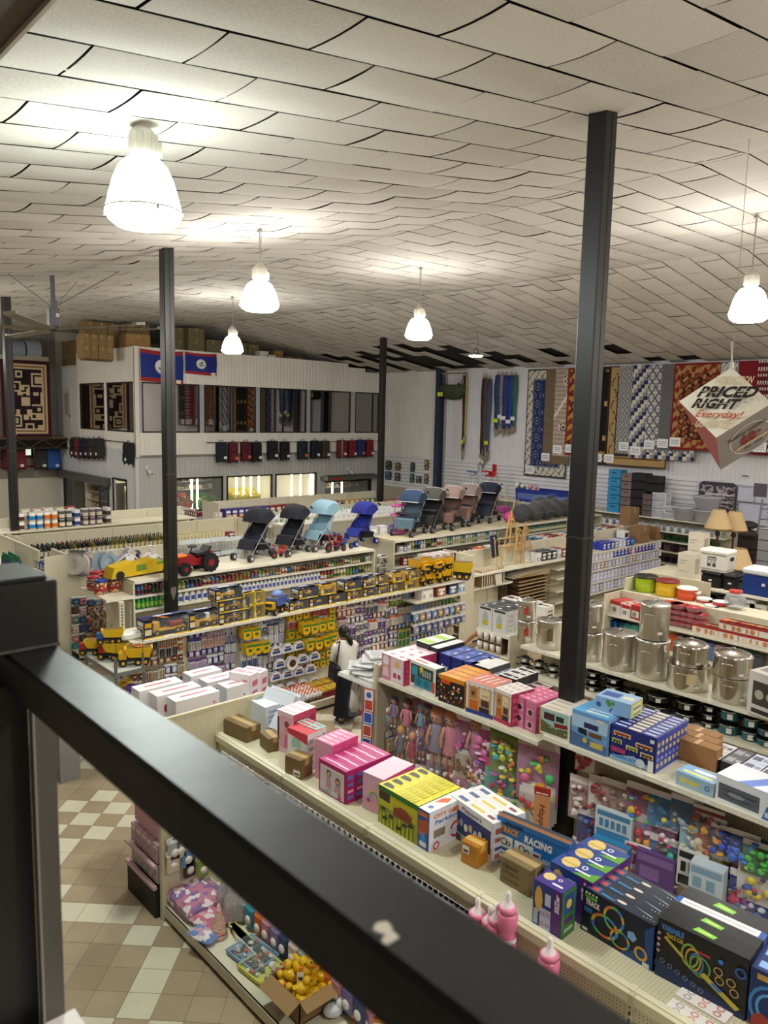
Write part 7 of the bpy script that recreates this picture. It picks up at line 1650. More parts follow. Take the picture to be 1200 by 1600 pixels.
up=MB(mat(CREAM,.45));up.box(-.02,-.04,1.7,.06,.04,2.3)
for k in range(10):up.box(.01,-.042,1.78+.05*k,.03,-.04,1.81+.05*k,mat('#1c1a18',.6))
solo('bare_upright',up,'bare slotted cream upright at the left end of the truck shelf','upright',GT.w(0,0,0))
# == boxed toys
def toybox(w,d,h,c,side,top,art=None,titles=(),seed=0,pal=('#e9e4da',),n=9,window=None,tA=None,bev=.0,sA=True,strip=None):
 """printed carton: root + printed front, side and top panels"""
 rn_=RNG(seed);b=MB(mat(c,.35));b.box(-w/2,-d/2,0,w/2,d/2,h)
 fm_=MB(mat(c,.35));Fs=fcs(fm_,w,d,h);F=Fs['front']
 F.rect(.015,.015,.985,.985,c)
 if strip:F.rect(.0,strip[0],1,strip[1],strip[2])
 if window:
  a0,b0,a1,b1,wc=window;F.rect(a0,b0,a1,b1,wc)
  for k in range(n):
   x,y=rn_.uniform(a0+.06,a1-.06),rn_.uniform(b0+.06,b1-.06);cc=rn_.choice(pal)
   if rn_.random()<.5:F.disc(x,y,rn_.uniform(.02,.05),cc,8)
   else:s_=rn_.uniform(.03,.07);F.rect(max(a0,x-s_),max(b0,y-s_*1.3),min(a1,x+s_),min(b1,y+s_*1.3),cc)
 elif art=='blobs':
  for k in range(n):
   x,y=rn_.uniform(.1,.9),rn_.uniform(.08,.8);F.disc(x,y,rn_.uniform(.03,.08),rn_.choice(pal),9)
 if callable(art):art(F,rn_)
 for(t,a0,b0,a1,b1,tc,*sh)in titles:F.text(t,a0,b0,a1,b1,tc,.03,sh[0]if sh else 0,sh[1]if len(sh)>1 else 0)
 sm_=MB(mat(side,.35));S=fcs(sm_,w,d,h)['right'];S.rect(0,0,1,1,side)
 if sA:
  for k in range(4):S.rect(.2,.12+.2*k,.8,.2+.2*k+rn_.uniform(0,.05),rn_.choice(pal))
 tm=MB(mat(top,.35));T_=fcs(tm,w,d,h)['top'];T_.rect(0,0,1,1,top)
 if tA:tA(T_,rn_)
 else:
  T_.rect(.08,.25,.55,.75,rn_.choice(pal));T_.rect(.62,.35,.92,.65,rn_.choice(pal))
 return b,[('front_print',fm_),('side_print',sm_),('top_print',tm)]
def bxr(P_args,A,Bp,zt_px,depth,z,n,label,name='toy_box',cat='box',face='X',group=None,gap=.003,lean=0.,extra=None,step_label=True):
 """n equal boxes one behind another; A,B = front bottom corners in pixels on plane z; zt_px = pixel of a top front corner above B"""
 a,b=onz(A[0],A[1],z),onz(Bp[0],Bp[1],z);w=(b-a).length;rz=atan2(b.y-a.y,b.x-a.x);h=ztop(zt_px[0],zt_px[1],b.x,b.y)-z
 w=max(.04,w);h=max(.03,h);d1=depth/n;root,parts=toybox(round(w,3),d1-gap,round(h,3),**P_args)
 if extra:parts+=extra(w,d1-gap,h)
 P=Thing(name,cat,root,parts);nv=Vector((-sin(rz),cos(rz),0));mid=(a+b)/2
 words=['frontmost','second','third','fourth','fifth','sixth','seventh','rearmost']
 for k in range(n):
  p=mid+nv*(d1*(k+.5));lb=label if n==1 else label+', '+('rearmost' if k==n-1 else words[min(k,6)])
  P.put((p.x,p.y,z),rz,lb,group=group or(label if n>1 else None))
 return w,h
def pbx(A,Bp,zt_px,depth,z,c,label,name='cardboard_box',texts=(),tape=True,noise_c=None,glossy=False,tag=None):
 a,b=onz(A[0],A[1],z),onz(Bp[0],Bp[1],z);w=(b-a).length;rz=atan2(b.y-a.y,b.x-a.x);h=ztop(zt_px[0],zt_px[1],b.x,b.y)-z
 m=MB(mat(c,.7 if not glossy else.3,noise=.15,nscale=7));m.box(-w/2,-depth/2,0,w/2,depth/2,h,b=.006);ps=[]
 t=MB(mat('#b9a070' if not glossy else '#d9b060',.2));t.box(-w/2,-.03,h,w/2,.03,h+.002);t.box(-w/2-.002,-.03,h*.65,-w/2,.03,h);t.box(w/2,-.03,h*.65,w/2+.002,.03,h);ps.append(('tape',t))
 if texts:
  x=MB(mat('#4a3b26',.7));F=fcs(x,w,depth,h)['front']
  for(s,a0,b0,a1,b1)in texts:F.text(s,a0,b0,a1,b1,'#54452e',.02)
  ps.append(('printing',x))
 if tag:x=MB('#e4e0d4');F=fcs(x,w,depth,h)['front'];F.rect(*tag,'#e4e0d4');F.rect(tag[0]+.05,tag[1]+.06,tag[2]-.05,(tag[1]+tag[3])/2,'#3a3a3a');ps.append(('label',x))
 nv=Vector((-sin(rz),cos(rz),0));p=(a+b)/2+nv*depth/2
 Thing(name,'cardboard box',m,ps).put((p.x,p.y,z),rz,label)
 # == G1 : nearest gondola
G1=Fr('X',4.05,6.95);G1z=1.85;G1L=7.0
gon(G1,G1L,G1z+.02,'nearest gondola with pegboard front and a deck of boxed toys on top',near=[],far=[(G1z,.56)],base=.67,fbase=.6,pitch=1.22,deck=peg_mat('#c9c3a4','z','#8d8670'))
ep=MB(peg_mat('#d8d0b0','x'));ep.box(3.40,6.955,.05,4.64,6.985,2.17);ep.use(mat('#cfc7a8',.45));ep.box(3.38,6.95,2.16,4.66,6.99,2.185);ep.box(3.375,6.945,0,3.405,6.995,2.18);ep.box(4.63,6.945,0,4.66,6.995,2.18)
solo('pegboard_divider',ep,'pegboard end panel closing the nearest gondola on the left','panel')
lp=MB(mat('#2a2620',.7));lp.box(4.085,-.05,G1z+.001,4.097,6.93,G1z+.003);lp2=MB(mat('#cfc8a8',.45));lp2.box(3.99,-.05,G1z-.05,4.075,6.94,G1z+.012);
for k in range(6):lp2.box(3.985,6.93-1.22*k-.02,G1z-.06,4.08,6.93-1.22*k+.02,G1z+.016,mat('#b5ae92',.45))
Thing('ledge_rail','rail',lp2,[('gap_line',lp)]).put((0,0,0),0,'cream metal ledge along the top of the nearest pegboard')
doll_pal=('#c8508a','#f0e4e8','#e8a8c0','#7a3a5a','#d8b8a0','#8a4a9a')
es=MB(mat(CREAM,.45));es.box(3.42,7.0,1.80,4.64,7.95,1.83);solo('end_shelf',es,'shelf behind the pegboard end panel with long white boxes','shelf')
def hearts(T_,r_):T_.rect(.06,.2,.94,.8,'#e8e2e0');T_.disc(.5,.5,.18,'#d88a9a',10,asp=.5);T_.rect(.2,.42,.8,.58,'#c46a80')
for k,(x,y,w,lb)in enumerate(((3.72,7.72,.52,'long white box with pink print, left rear on the end shelf'),(3.80,7.46,.52,'long white box with pink print, middle on the end shelf'),(3.88,7.20,.52,'long white box with pink print, nearest on the end shelf'),(4.32,7.80,.40,'shorter white box right of the long ones, rear'),(4.36,7.50,.40,'shorter white box right of the long ones, middle'),(4.42,7.22,.36,'shorter white box right of the long ones, front'))):
 r_,p_=toybox(w,.2,.44,'#e4dedd','#8ab4cc','#ece8e4',art='blobs',seed=k,pal=('#d88aa0','#b03a5a','#9ac0d0'),n=5,tA=hearts);Thing('doll_box','box',r_,p_).put((x,y,1.83),.0,lb)
for k in range(4):
 r_,p_=toybox(.38,.12,.3,'#e8e0de','#d8c8c8','#ece8e4',art='blobs',seed=20+k,pal=('#d88aa0','#b03a5a'),n=3,tA=lambda T_,q:(T_.rect(.2,.3,.9,.6,'#7a3a4a'),));Thing('doll_box','box',r_,p_).put((3.24,7.15+.14*k,1.83),0,'flat white box with maroon stripe, %s from the front at the far left'%ORD[k])
es2=MB(mat(CREAM,.45));es2.box(3.02,7.0,1.80,3.41,7.95,1.83);solo('end_shelf',es2,'left extension of the end shelf under flat white boxes','shelf')
def heart_art(F,r_):
 for(x,y)in((.3,.8),(.75,.85),(.8,.5),(.25,.55),(.8,.2)):
  F.disc(x-.05,y+.01,.06,'#d88aa0',8);F.disc(x+.05,y+.01,.06,'#d88aa0',8);F.poly([(x-.1,y),(x,y-.06),(x+.1,y)],'#d88aa0')
 F.disc(.4,.2,.2,'#b03a4a',12);F.disc(.4,.2,.13,'#f0dcd8',10);F.disc(.35,.4,.1,'#8a5a4a',8)
bxr(dict(c='#efe2e2',side='#ecdcdd',top='#efe6e4',art=heart_art,pal=('#d88aa0','#c46a80')),(358,1117),(391,1124),(391,1056),.18,G1z,1,'tall white box with pink hearts and a round window, left one')
bxr(dict(c='#efe2e2',side='#ecdcdd',top='#efe6e4',art=heart_art,pal=('#d88aa0','#c46a80')),(376,1112),(407,1118),(407,1052),.16,G1z,1,'tall white box with pink hearts, right rear one')
pbx((350,1146),(385,1162),(384,1138),.20,G1z,'#7c6440','long brown carton beside the pegboard end panel')
pbx((405.5,1164.6),(419,1177),(419,1155),.17,G1z,'#7f6743','small square brown carton second from the left on the deck')
for k,(dx,lb)in enumerate(((0,'white box leaning back, lettered in blue and red, left of the doll boxes'),(.07,'second leaning white box behind the lettered one'))):
 q=onz(404,1150,G1z);r_,p_=toybox(.46,.09,.40,'#dfe3ec','#c9cdd8','#e4e7ee',seed=3,pal=('#3a5a9a','#c0404a'),titles=(('BABY LOVE',.3,.55,.9,.66,'#3a5aa0'),('first steps',.45,.42,.9,.5,'#c0404a')),n=0)
 Thing('white_box','box',r_,p_).put((q.x+.18+dx,q.y+.06,G1z+.03),rot=(-.55,0,-PI/2+.15),label=lb)
r_,p_=toybox(.55,.2,.28,'#dfe4ec','#cdd2dc','#dde2ea',seed=5,pal=('#8aa8c8','#e0e4ee'),n=0);q=onz(428,1122,G1z);Thing('white_box','box',r_,p_).put((4.55,q.y,G1z),-PI/2,'white blue box lying at the rear behind the leaning ones')
def doll_art(F,r_):
 F.rect(.2,.12,.95,.9,'#e6a8b8');F.disc(.6,.6,.13,'#d8a088',10);F.disc(.6,.72,.15,'#8a4a4a',9);F.poly([(.42,.15),(.78,.15),(.68,.48),(.52,.48)],'#d86a92');F.rect(.04,.3,.14,.85,'#4a2a3a')
bxr(dict(c='#eac4cc',side='#c8486a',top='#efe2e2',art=doll_art,pal=('#e8b8c8','#a03a5a'),n=3),(433,1172),(458,1183),(458.5,1118),.32,G1z,3,'tall pale pink doll box with dark side lettering')
def red_art(F,r_):F.disc(.45,.62,.25,'#a9c8bc',12);F.disc(.45,.35,.22,'#e8e2da',10);F.poly([(0,1),(1,1),(1,.72),(0,.86)],'#d0344a');F.text('Doctor',.15,.1,.8,.2,'#a0304a',.02)
bxr(dict(c='#e8e2e0',side='#e9e2e2',top='#c8303a',art=red_art,pal=('#c8303a','#8ab4b0'),n=3),(449,1190),(480,1204),(480,1149),.20,G1z,2,'red topped white toy box behind the taped carton')
bxr(dict(c='#e0e0e0',side='#e9e2e2',top='#8fc4bc',art=red_art,pal=('#c8303a','#8ab4b0'),n=3),(463,1182),(493,1196),(492,1141),.14,G1z,2,'teal topped toy box right of the red topped ones')
pbx((444.6,1210),(470,1220),(470,1189),.17,G1z,'#7d623c','brown taped carton standing in front of the red boxes',tag=(.55,.15,.95,.45))
def rainbow(F,r_):F.disc(.55,.4,.3,'#f2c64a',14,ring=.2);F.disc(.55,.4,.22,'#5ab0c8',14,ring=.25);F.rect(.1,.1,.9,.35,'#e8a0b8');F.disc(.3,.3,.08,'#8a5a9a',8)
bxr(dict(c='#e2a0b8',side='#d04a86',top='#e07aa4',art=rainbow,pal=('#e8c0d0','#c84a80'),n=3),(492,1215),(519,1228),(518,1166),.34,G1z,5,'thin pink box with rainbow print left of the magenta dolls')
def mag_art(F,r_):
 F.rect(.06,.05,.94,.88,'#e4dcdc');F.rect(.1,.2,.9,.82,'#cfc4c4')
 for(x,hh)in((.38,.72),(.72,.6)):F.disc(x,hh-.02,.09,'#6a3a2a',9);F.disc(x,hh-.04,.055,'#d8a890',8);F.poly([(x-.1,.25),(x+.1,.25),(x+.06,hh-.14),(x-.06,hh-.14)],'#c8889a');F.rect(x-.03,.18,x+.03,.26,'#d8a890')
 F.text('LOVELY',.12,.08,.5,.16,'#3a5aa0',.02);F.disc(.8,.12,.07,'#d8488a',8)
def mag_top(T_,r_):T_.poly([(.1,.35),(.6,.42),(.6,.6),(.1,.5)],'#e8c4d8');T_.rect(.6,.35,.95,.5,'#f0dce8')
bxr(dict(c='#b0206a',side='#a81c64',top='#b83a78',art=mag_art,pal=('#e8e0e0','#5a7ac0','#e8b8cc'),n=3,tA=mag_top),(498,1234),(539.6,1258),(538,1207),.56,G1z,5,'magenta box with two dolls behind a clear window')
bxr(dict(c='#dcaac4',side='#c84a84',top='#e8c0d0',art=rainbow,pal=('#e8c0d0','#b84a90'),n=3),(566,1262),(598,1277),(590,1219),.42,G1z,3,'pale pink rainbow box between the magenta dolls and the yellow farm sets')
def farm(F,r_):
 F.rect(0,0,1,.5,'#9aa02a');F.rect(0,.88,1,1,'#2f7a34');F.rect(.02,.66,.3,.88,'#4a3428');F.rect(.4,.42,.85,.6,'#8a2c24');F.poly([(.38,.6),(.62,.74),(.87,.6)],'#a84a34')
 for k in range(9):F.rect(.05+.1*k,.0,.08+.1*k,.28+.06*(k%3),'#c9cc3a')
 for(x,y)in((.15,.4),(.35,.3),(.2,.18),(.7,.28),(.85,.35),(.55,.12)):F.poly([(x-.06,y),(x+.05,y+.02),(x+.08,y+.08),(x+.02,y+.1),(x-.06,y+.08)],'#2f3420')
 F.text('FARM RANCH',.34,.72,.97,.86,'#d8c41e',.03,.1)
def farm_top(T_,r_):T_.rect(.05,.2,.2,.8,'#3a3a20');T_.poly([(.1,.15),(.3,.3),(.26,.7),(.12,.85)],'#33341c');[T_.rect(.42+.08*i,.15,.48+.08*i,.85,'#c8c02a')for i in range(6)]
bxr(dict(c='#c9c42a',side='#3a7a34',top='#dccf2a',art=farm,pal=('#d8c81e','#8a2c24'),tA=farm_top),(590.6,1283.4),(652,1321.7),(653.5,1260),.50,G1z,5,'yellow farm set box with green edge',lean=0)
def park(F,r_):
 F.rect(0,.5,1,1,'#2f5ab0');F.poly([(.1,.3),(.9,.45),(.9,.8),(.1,.7)],'#c0562c');F.disc(.5,.25,.25,'#3a9ad8',10,asp=.8);F.rect(.1,.84,.9,.95,'#e07a2c');F.rect(.2,.08,.8,.2,'#e8e4e0')
a,b_=onz(652,1321.7,G1z),onz(669,1332.4,G1z)
def park_side(w,d,h):
 m=MB(mat('#e4e4ea',.35));S=fcs(m,w,d,h)['right'];S.rect(0,0,1,1,'#dfe0e8');S.text('Parking',.12,.6,.62,.74,'#3a6ac0',.03,.1);S.text('Fun',.66,.62,.92,.74,'#3a6ac0',.03,.1);S.rect(.1,.3,.35,.5,'#8a7a6a');S.disc(.6,.3,.14,'#c0303c',12,ring=.3);S.rect(.45,.2,.75,.34,'#c9ccd4');S.disc(.16,.1,.07,'#d0342c',10,ring=.35);S.text('CITY GARAGE',.1,.8,.9,.9,'#d8742c',.02);S.poly([(.5,.78),(.9,.8),(.85,.9),(.55,.88)],'#e07a2c');return[('parking_print',m)]
bxr(dict(c='#2f5ab0',side='#e4e4ea',top='#e8e6e2',art=park,pal=('#e07a2c','#4a6ac0'),sA=False,tA=lambda T_,r_:(T_.poly([(.2,.3),(.8,.45),(.6,.6),(.2,.5)],'#e0622c'),T_.rect(.2,.66,.8,.9,'#d8c8a8'),T_.disc(.5,.15,.2,'#5a7ab8',8))),(652,1321.7),(669,1332.4),(669,1271),.52,G1z,1,'white and blue parking garage set box',extra=park_side)
def glasses(F,r_):
 F.rect(.1,.22,.96,.78,'#2c3c78');F.text('Flappers',.3,.8,.75,.93,'#7a4a4a',.02)
 for k in range(7):F.disc(.18+.11*k,.45+.06*(k%2),.045,['#c9b878','#a8c0d8','#e0dcd0'][k%3],9,asp=2.2)
 F.rect(.02,.03,.3,.2,'#4a4a4e')
bxr(dict(c='#dfe0e6',side='#cfd0d8',top='#e6e5e4',art=glasses,pal=('#d8c878','#a85a5a','#3a4a8a'),tA=lambda T_,r_:(T_.rect(.1,.3,.3,.7,'#5a6a9a'),T_.rect(.4,.3,.7,.6,'#d8c060'),T_.rect(.78,.3,.92,.6,'#8a4a5a'))),(701.6,1302),(768,1352),(772,1288),.34,G1z,3,'white and blue building set box with a jagged window')
pbx((719.5,1346),(745.5,1359.5),(745,1325),.14,G1z,'#b9781e','small orange taped carton in front of the building sets',glossy=True,tag=(.1,.5,.5,.85))
def track(F,r_):
 F.rect(0,0,1,1,'#2273b8');F.rect(0,.86,1,.9,'#1a5a9a');F.poly([(.0,.5),(1,.3),(1,.36),(0,.58)],'#3a8acc')
 F.text('TRACK',.06,.70,.32,.84,'#d8941e',.05,.1);F.text('RACING',.40,.66,.78,.82,'#eceef0',.05,.1);F.text('HIGH SPEED',.12,.88,.38,.95,'#20242c',.03)
 for(x,y,w_)in((.04,.38,.2),(.27,.38,.26),(.04,.06,.12),(.16,.1,.14)):F.rect(x,y,x+w_,y+.26,'#e4e8ec');F.disc(x+w_*.4,y+.13,.045,'#1c1c20',14,ring=.3);F.disc(x+w_*.7,y+.11,.03,'#1c1c20',12,ring=.4)
 F.rect(.52,.3,.64,.58,'#c9dae8');F.rect(.66,.22,.95,.5,'#8ab4dc');F.rect(.54,.48,.62,.53,'#a03a3a')
 for k in range(3):F.rect(.69,.27+.07*k,.78,.29+.07*k,'#e8eef4')
bxr(dict(c='#2273b8',side='#2a6aa8',top='#8a5a34',art=track,pal=('#2273b8',),tA=lambda T_,r_:(T_.rect(0,.55,1,1,'#2a3a4a'),)),(774,1344),(886,1396),(886,1320),.09,G1z,1,'wide bright blue TRACK RACING box standing upright')
pbx((780,1376),(827.6,1403.7),(827.6,1361),.17,G1z,'#85704c','brown carton with printed item number in front of the blue track box',texts=(('ITEM#A4897',.08,.62,.62,.78),('QTY:12PCS',.08,.40,.62,.54),('1S 50x41CM',.12,.18,.62,.30)))
def straws(F,r_):
 F.rect(0,0,1,1,'#24408c');F.rect(.68,0,1,1,'#5a2a7a');F.disc(.2,.65,.14,'#d8b84a',9,asp=2.);F.rect(.42,.58,.62,.84,'#c9d4dc');F.rect(.26,.05,.64,.5,'#b8c8dc');F.rect(.04,.1,.2,.42,'#a8c0c8')
 for(x,y)in((.35,.38),(.53,.4),(.36,.16),(.54,.18)):F.disc(x,y,.07,'#c88a9a',9,ring=.4)
 F.text('Nebulous',.1,.02,.62,.05,'#e4e4ea',.02)
 v,f,w_,h_=txg('SliZer',.05,.1);e=F.lift();F.mb.use(mat('#eceaf0',.4));F.mb.add([F.P(.93-.16*p[1],.55+.4*p[0],e)for p in v],f)
def straw_side(w,d,h):
 m=MB(mat('#3a7a34',.35));S=fcs(m,w,d,h)['right'];S.rect(0,0,1,1,'#4a8a34');S.rect(.15,.5,.85,.92,'#2c4a8a');S.disc(.5,.7,.2,'#d8b84a',9);S.text('zoom',.2,.12,.8,.2,'#eceaf0',.03);S.rect(.2,.3,.8,.42,'#5a2a7a');return[('green_side_print',m)]
stp=lambda T_,r_:(T_.rect(0,.0,1,1,'#24408c'),T_.poly([(.5,0),(1,0),(1,.7),(.7,.3)],'#5a9a34'),T_.disc(.3,.62,.2,'#d8c07a',9),T_.rect(.12,.45,.5,.6,'#c8a84a'),T_.disc(.62,.68,.07,'#e8e8ec',8,ring=.4),T_.rect(.5,.25,.85,.36,'#eceaf0'))
bxr(dict(c='#24408c',side='#3a7a34',top='#24408c',art=straws,pal=('#d8b84a',),sA=False,tA=lambda T_,r_:(T_.rect(0,.0,1,1,'#3c2a80'),T_.disc(.25,.62,.2,'#d8c07a',9),T_.rect(.5,.25,.85,.36,'#eceaf0'),T_.disc(.6,.68,.07,'#e8e8ec',8,ring=.4))),(831,1445),(875,1471),(875,1397),.17,G1z,1,'purple and blue toy box nearest the ledge left of the black track sets',extra=straw_side)
q0=onz(857,1434,G1z)
r_,p_=toybox(.34,.16,.34,'#2a4a8c','#5a2a7a','#3a8a3a',art=straws,seed=2,pal=('#5a2a7a','#d8b84a','#4a8a34'),tA=stp)
P=Thing('toy_box','box',r_,p_);c0_=onz(873,1449,G1z)
for k in range(3):P.put((c0_.x+.22+.165*k,c0_.y+.015,G1z),-PI/2,'green topped toy box %s the purple one'%['right behind','two places behind','three places behind'][k])
def glow_art(F,r_):
 F.rect(0,0,1,1,'#101a30');F.poly([(.55,0),(1,0),(1,1),(.88,.8),(.9,.4)],'#1a4a8c');F.text('Glow',.03,.80,.22,.93,'#7ad84a',.04);F.text('TRACK',.05,.66,.26,.79,'#e8e4e0',.05);F.rect(.02,.655,.27,.66,'#d83a2c')
 n_=20
 for(cx,cy,ra,rb)in((.46,.66,.15,.28),(.34,.38,.2,.26),(.56,.28,.14,.2)):
  for k in range(n_):
   a0_,a1_=2*PI*k/n_,2*PI*(k+1)/n_;cc=['#d8b83a','#3a8ad8','#5ac04a','#e0702c'][k//2%4];F.poly([(cx+ra*cos(a0_),cy+rb*sin(a0_)),(cx+ra*cos(a1_),cy+rb*sin(a1_)),(cx+ra*.78*cos(a1_),cy+rb*.78*sin(a1_)),(cx+ra*.78*cos(a0_),cy+rb*.78*sin(a0_))],cc)
   F.k-=1
  F.k+=1
 F.disc(.85,.25,.09,'#d8a83a',12,ring=.35);F.disc(.72,.52,.07,'#8ab4e8',5);F.rect(.02,.05,.1,.12,'#e0e0e0');F.rect(.88,.02,.97,.12,'#e4e4e0');F.rect(.04,.5,.16,.62,'#2a6a9a')
 for k in range(4):F.disc(.06+.05*k,.95,.016,'#e8e4d0',7)
gtop=lambda T_,r_:(T_.rect(0,0,1,1,'#1c2638'),T_.rect(.04,.15,.2,.8,'#2c5a9a'),T_.rect(.06,.25,.18,.6,'#c84a34'),T_.disc(.5,.5,.07,'#d8ccc4',9,asp=2),T_.poly([(.22,.2),(.42,.15),(.44,.3),(.24,.4)],'#3a7ab8'),[T_.disc(.82+.045*i,.3,.012,'#e0d8b0',6,asp=3)for i in range(4)],T_.poly([(.64,.8),(.92,.5),(.9,.62)],'#9ab4cc'))
bxr(dict(c='#12161f',side='#1c4a8a',top='#1c2638',art=glow_art,pal=('#c84a34','#e0e0e0','#2c5a9a'),tA=gtop),(908,1451),(1018,1518),(1020,1447),.40,G1z,4,'black and blue GLOW TRACK box with colourful loops')
def var_art(F,r_):
 F.rect(0,0,1,1,'#14151a');F.poly([(0,0),(1,0),(1,.1),(0,.28)],'#152c5a');F.text('VARIABLE',.04,.84,.3,.94,'#4a8ad8',.04);F.text('TRACK CAR',.1,.74,.3,.82,'#d8b83a',.03);F.rect(.38,.72,.6,.77,'#a8303a')
 for(cx,cy,ra,rb,c1)in((.38,.62,.1,.2,'#8ac04a'),(.42,.58,.09,.19,'#d8a83a'),(.46,.55,.08,.17,'#3a8ac0'),(.5,.52,.12,.18,'#6a9a4a')):F.disc(cx,cy,ra,c1,18,asp=rb/ra,ring=.18)
 F.poly([(.08,.72),(.3,.52),(.32,.56),(.1,.76)],'#c8b83a');F.poly([(.5,.4),(.9,.1),(.95,.16),(.55,.46)],'#c8b83a');F.poly([(.62,.34),(.72,.26),(.76,.3),(.66,.38)],'#3a7ac8')
 for k in range(6):F.disc(.08+.09*k,.32-.035*k,.03,'#7a8a9a',9,ring=.3)
 for(x,y)in((.7,.6),(.72,.46),(.84,.52),(.88,.38)):F.disc(x,y,.05,'#c9a85a',12,ring=.25)
 F.disc(.72,.78,.03,'#3a8ae8',6);F.disc(.93,.75,.06,'#2a6ac8',12,ring=.3)
 for k in range(4):F.disc(.03,.78-.1*k,.02,'#c8a0a0',7)
vtop=lambda T_,r_:(T_.rect(0,0,1,1,'#232427'),T_.poly([(.36,.3),(.6,.25),(.62,.55),(.4,.7)],'#8ad04a'),T_.rect(.42,.4,.56,.5,'#d8f08a'))
bxr(dict(c='#15161a',side='#1a1b20',top='#232427',art=var_art,pal=('#3a3c44','#2a4a8a'),tA=vtop),(1023,1522),(1163,1596),(1168,1500),.24,G1z,2,'large black VARIABLE track box with coiled loops')
p=onz(1090,1556,G1z);a1_,b1_=onz(1023,1522,G1z),onz(1163,1596,G1z);vw=(b1_-a1_).length;vh=ztop(1168,1500,b1_.x,b1_.y)-G1z;mid=(a1_+b1_)/2;rz_=atan2(b1_.y-a1_.y,b1_.x-a1_.x);nv_=Vector((-sin(rz_),cos(rz_),0))
r_,p_=toybox(vw,.07,vh,'#dfe4ea','#2a5ab0','#e4e6ea',seed=4,pal=('#2a5ab0',),n=0,tA=lambda T_,q:(T_.rect(0,0,.06,1,'#2a5ab0'),T_.rect(.94,0,1,1,'#2a5ab0'),T_.rect(.1,.4,.9,.55,'#c9ccd2')));pp=mid+nv_*.28;Thing('toy_box','box',r_,p_).put((pp.x,pp.y,G1z),rz_,'white topped blue ended box sandwiched behind the two black track sets')
r_,p_=toybox(vw*.98,.14,vh*1.0,'#1a1b1f','#1a1b20','#2a2b2c',seed=4,pal=('#3a3c44',),n=0,tA=vtop);pp=mid+nv_*.39;Thing('toy_box','box',r_,p_).put((pp.x,pp.y,G1z),rz_,'rearmost black track set behind the white topped box')
def blue_art(F,r_):F.rect(0,0,1,1,'#14306a');F.disc(.3,.4,.3,'#3a8ad8',18,asp=1.3,ring=.15);F.disc(.3,.4,.2,'#5aa8e8',18,asp=1.3,ring=.2);F.disc(.2,.12,.15,'#a83a34',8);F.rect(.1,.85,.4,.95,'#c8a04a');F.rect(.0,.0,1,.06,'#7a4a3a')
bxr(dict(c='#14306a',side='#14306a',top='#1c3470',art=blue_art,pal=('#8ab4e8','#c84a34')),(1166,1597),(1280,1655),(1280,1560),.26,G1z,2,'deep blue track set box cut by the right picture edge')
for k in range(52):
 px,py=352+k*8.4,1170+k*5.2
 if px>765:break
 q=onX(px,py,3.93);c=['#e4e4e6','#c9c9d0','#dcdce4','#b9b4b0'][k%4]
 if k in(6,):c='#d8602c'
 if k in(8,):c='#2a4ab0'
 tg_(link('peg_pack',card_pack(c,'#b9bcc8' if c[1]in 'dec' else '#8a8a90',.10,.13,.03,n=1),None,(3.93,q.y,1.80),-PI/2),'%s hung just under the ledge of the nearest gondola'%{'#d8602c':'orange card pack','#2a4ab0':'blue card pack'}.get(c,'small white card pack'),'pack','white card packs under the ledge' if c not in('#d8602c','#2a4ab0')else None)
def toy_bottle():
 b=MB(mat('#e07aa0',.25));b.la([(.06,-.36),(.07,-.34),(.066,-.2),(.05,-.15),(.066,-.1),(.07,-.02),(.055,0)],16);c=MB(mat('#e889aa',.3));c.la([(.06,0),(.062,.03),(.05,.04),(.02,.045)],16)
 n=MB(mat('#efe6e6',.3));n.la([(.045,.04),(.03,.06),(.018,.08),(.02,.12),(.012,.14),(.001,.145)],12,cap=False);s=MB(mat('#f0e8ec',.3));s.la([(.0665,-.2),(.067,-.17)],16,cap=False);return Thing('giant_toy_bottle','toy bottle',b,[('collar',c),('teat',n),('scale_band',s)])
TB=toy_bottle()
for k,(px,py,lb)in enumerate(((795,1392,'large pink toy baby bottle with white teat nearest the ledge'),(747,1402,'pink toy baby bottle peeking over the rail, leftmost'),(767,1414,'toy baby bottle with only its white teat above the rail'),(778,1411,'toy baby bottle right behind the large pink one'),(860,1464,'pink toy baby bottle peeking over the rail at right'))):
 q=onX(px,py,3.86);TB.put((3.86,q.y,q.z-.145),0,lb)
def ring_art(T_,r_):
 for i in range(3):
  for j in range(2):T_.disc(.2+.3*i,.28+.45*j,.08,['#a9a9a4','#d89a90','#c98a80'][i],10,ring=.4)
for k,(dy)in enumerate((0,.0)):
 q=onz(1100,1568,1.86)if k==0 else onz(1082,1590,1.86)
 r_,p_=toybox(.30,.12,.22,'#e6dfdc','#e2d8d6','#ece6e2',seed=k,pal=('#d89a90',),n=0,art=lambda F,r:[F.disc(.2+.3*i,.7,.07,['#a9a9a4','#d89a90','#c98a80'][i],10,ring=.4)for i in range(3)],tA=ring_art)
 Thing('white_box','box',r_,p_).put((q.x,q.y,1.64),-PI/2-.0,label=['white box printed with rings, rear one at the bottom right','white box printed with rings, front one at the bottom right'][k])
brk=MB(mat(CREAM,.45));q=onz(1095,1575,1.86);brk.box(3.55,q.y-.5,1.61,4.03,q.y+.35,1.635);solo('bracket_shelf',brk,'small shelf on the near pegboard with ring printed boxes','shelf')
bz=.17
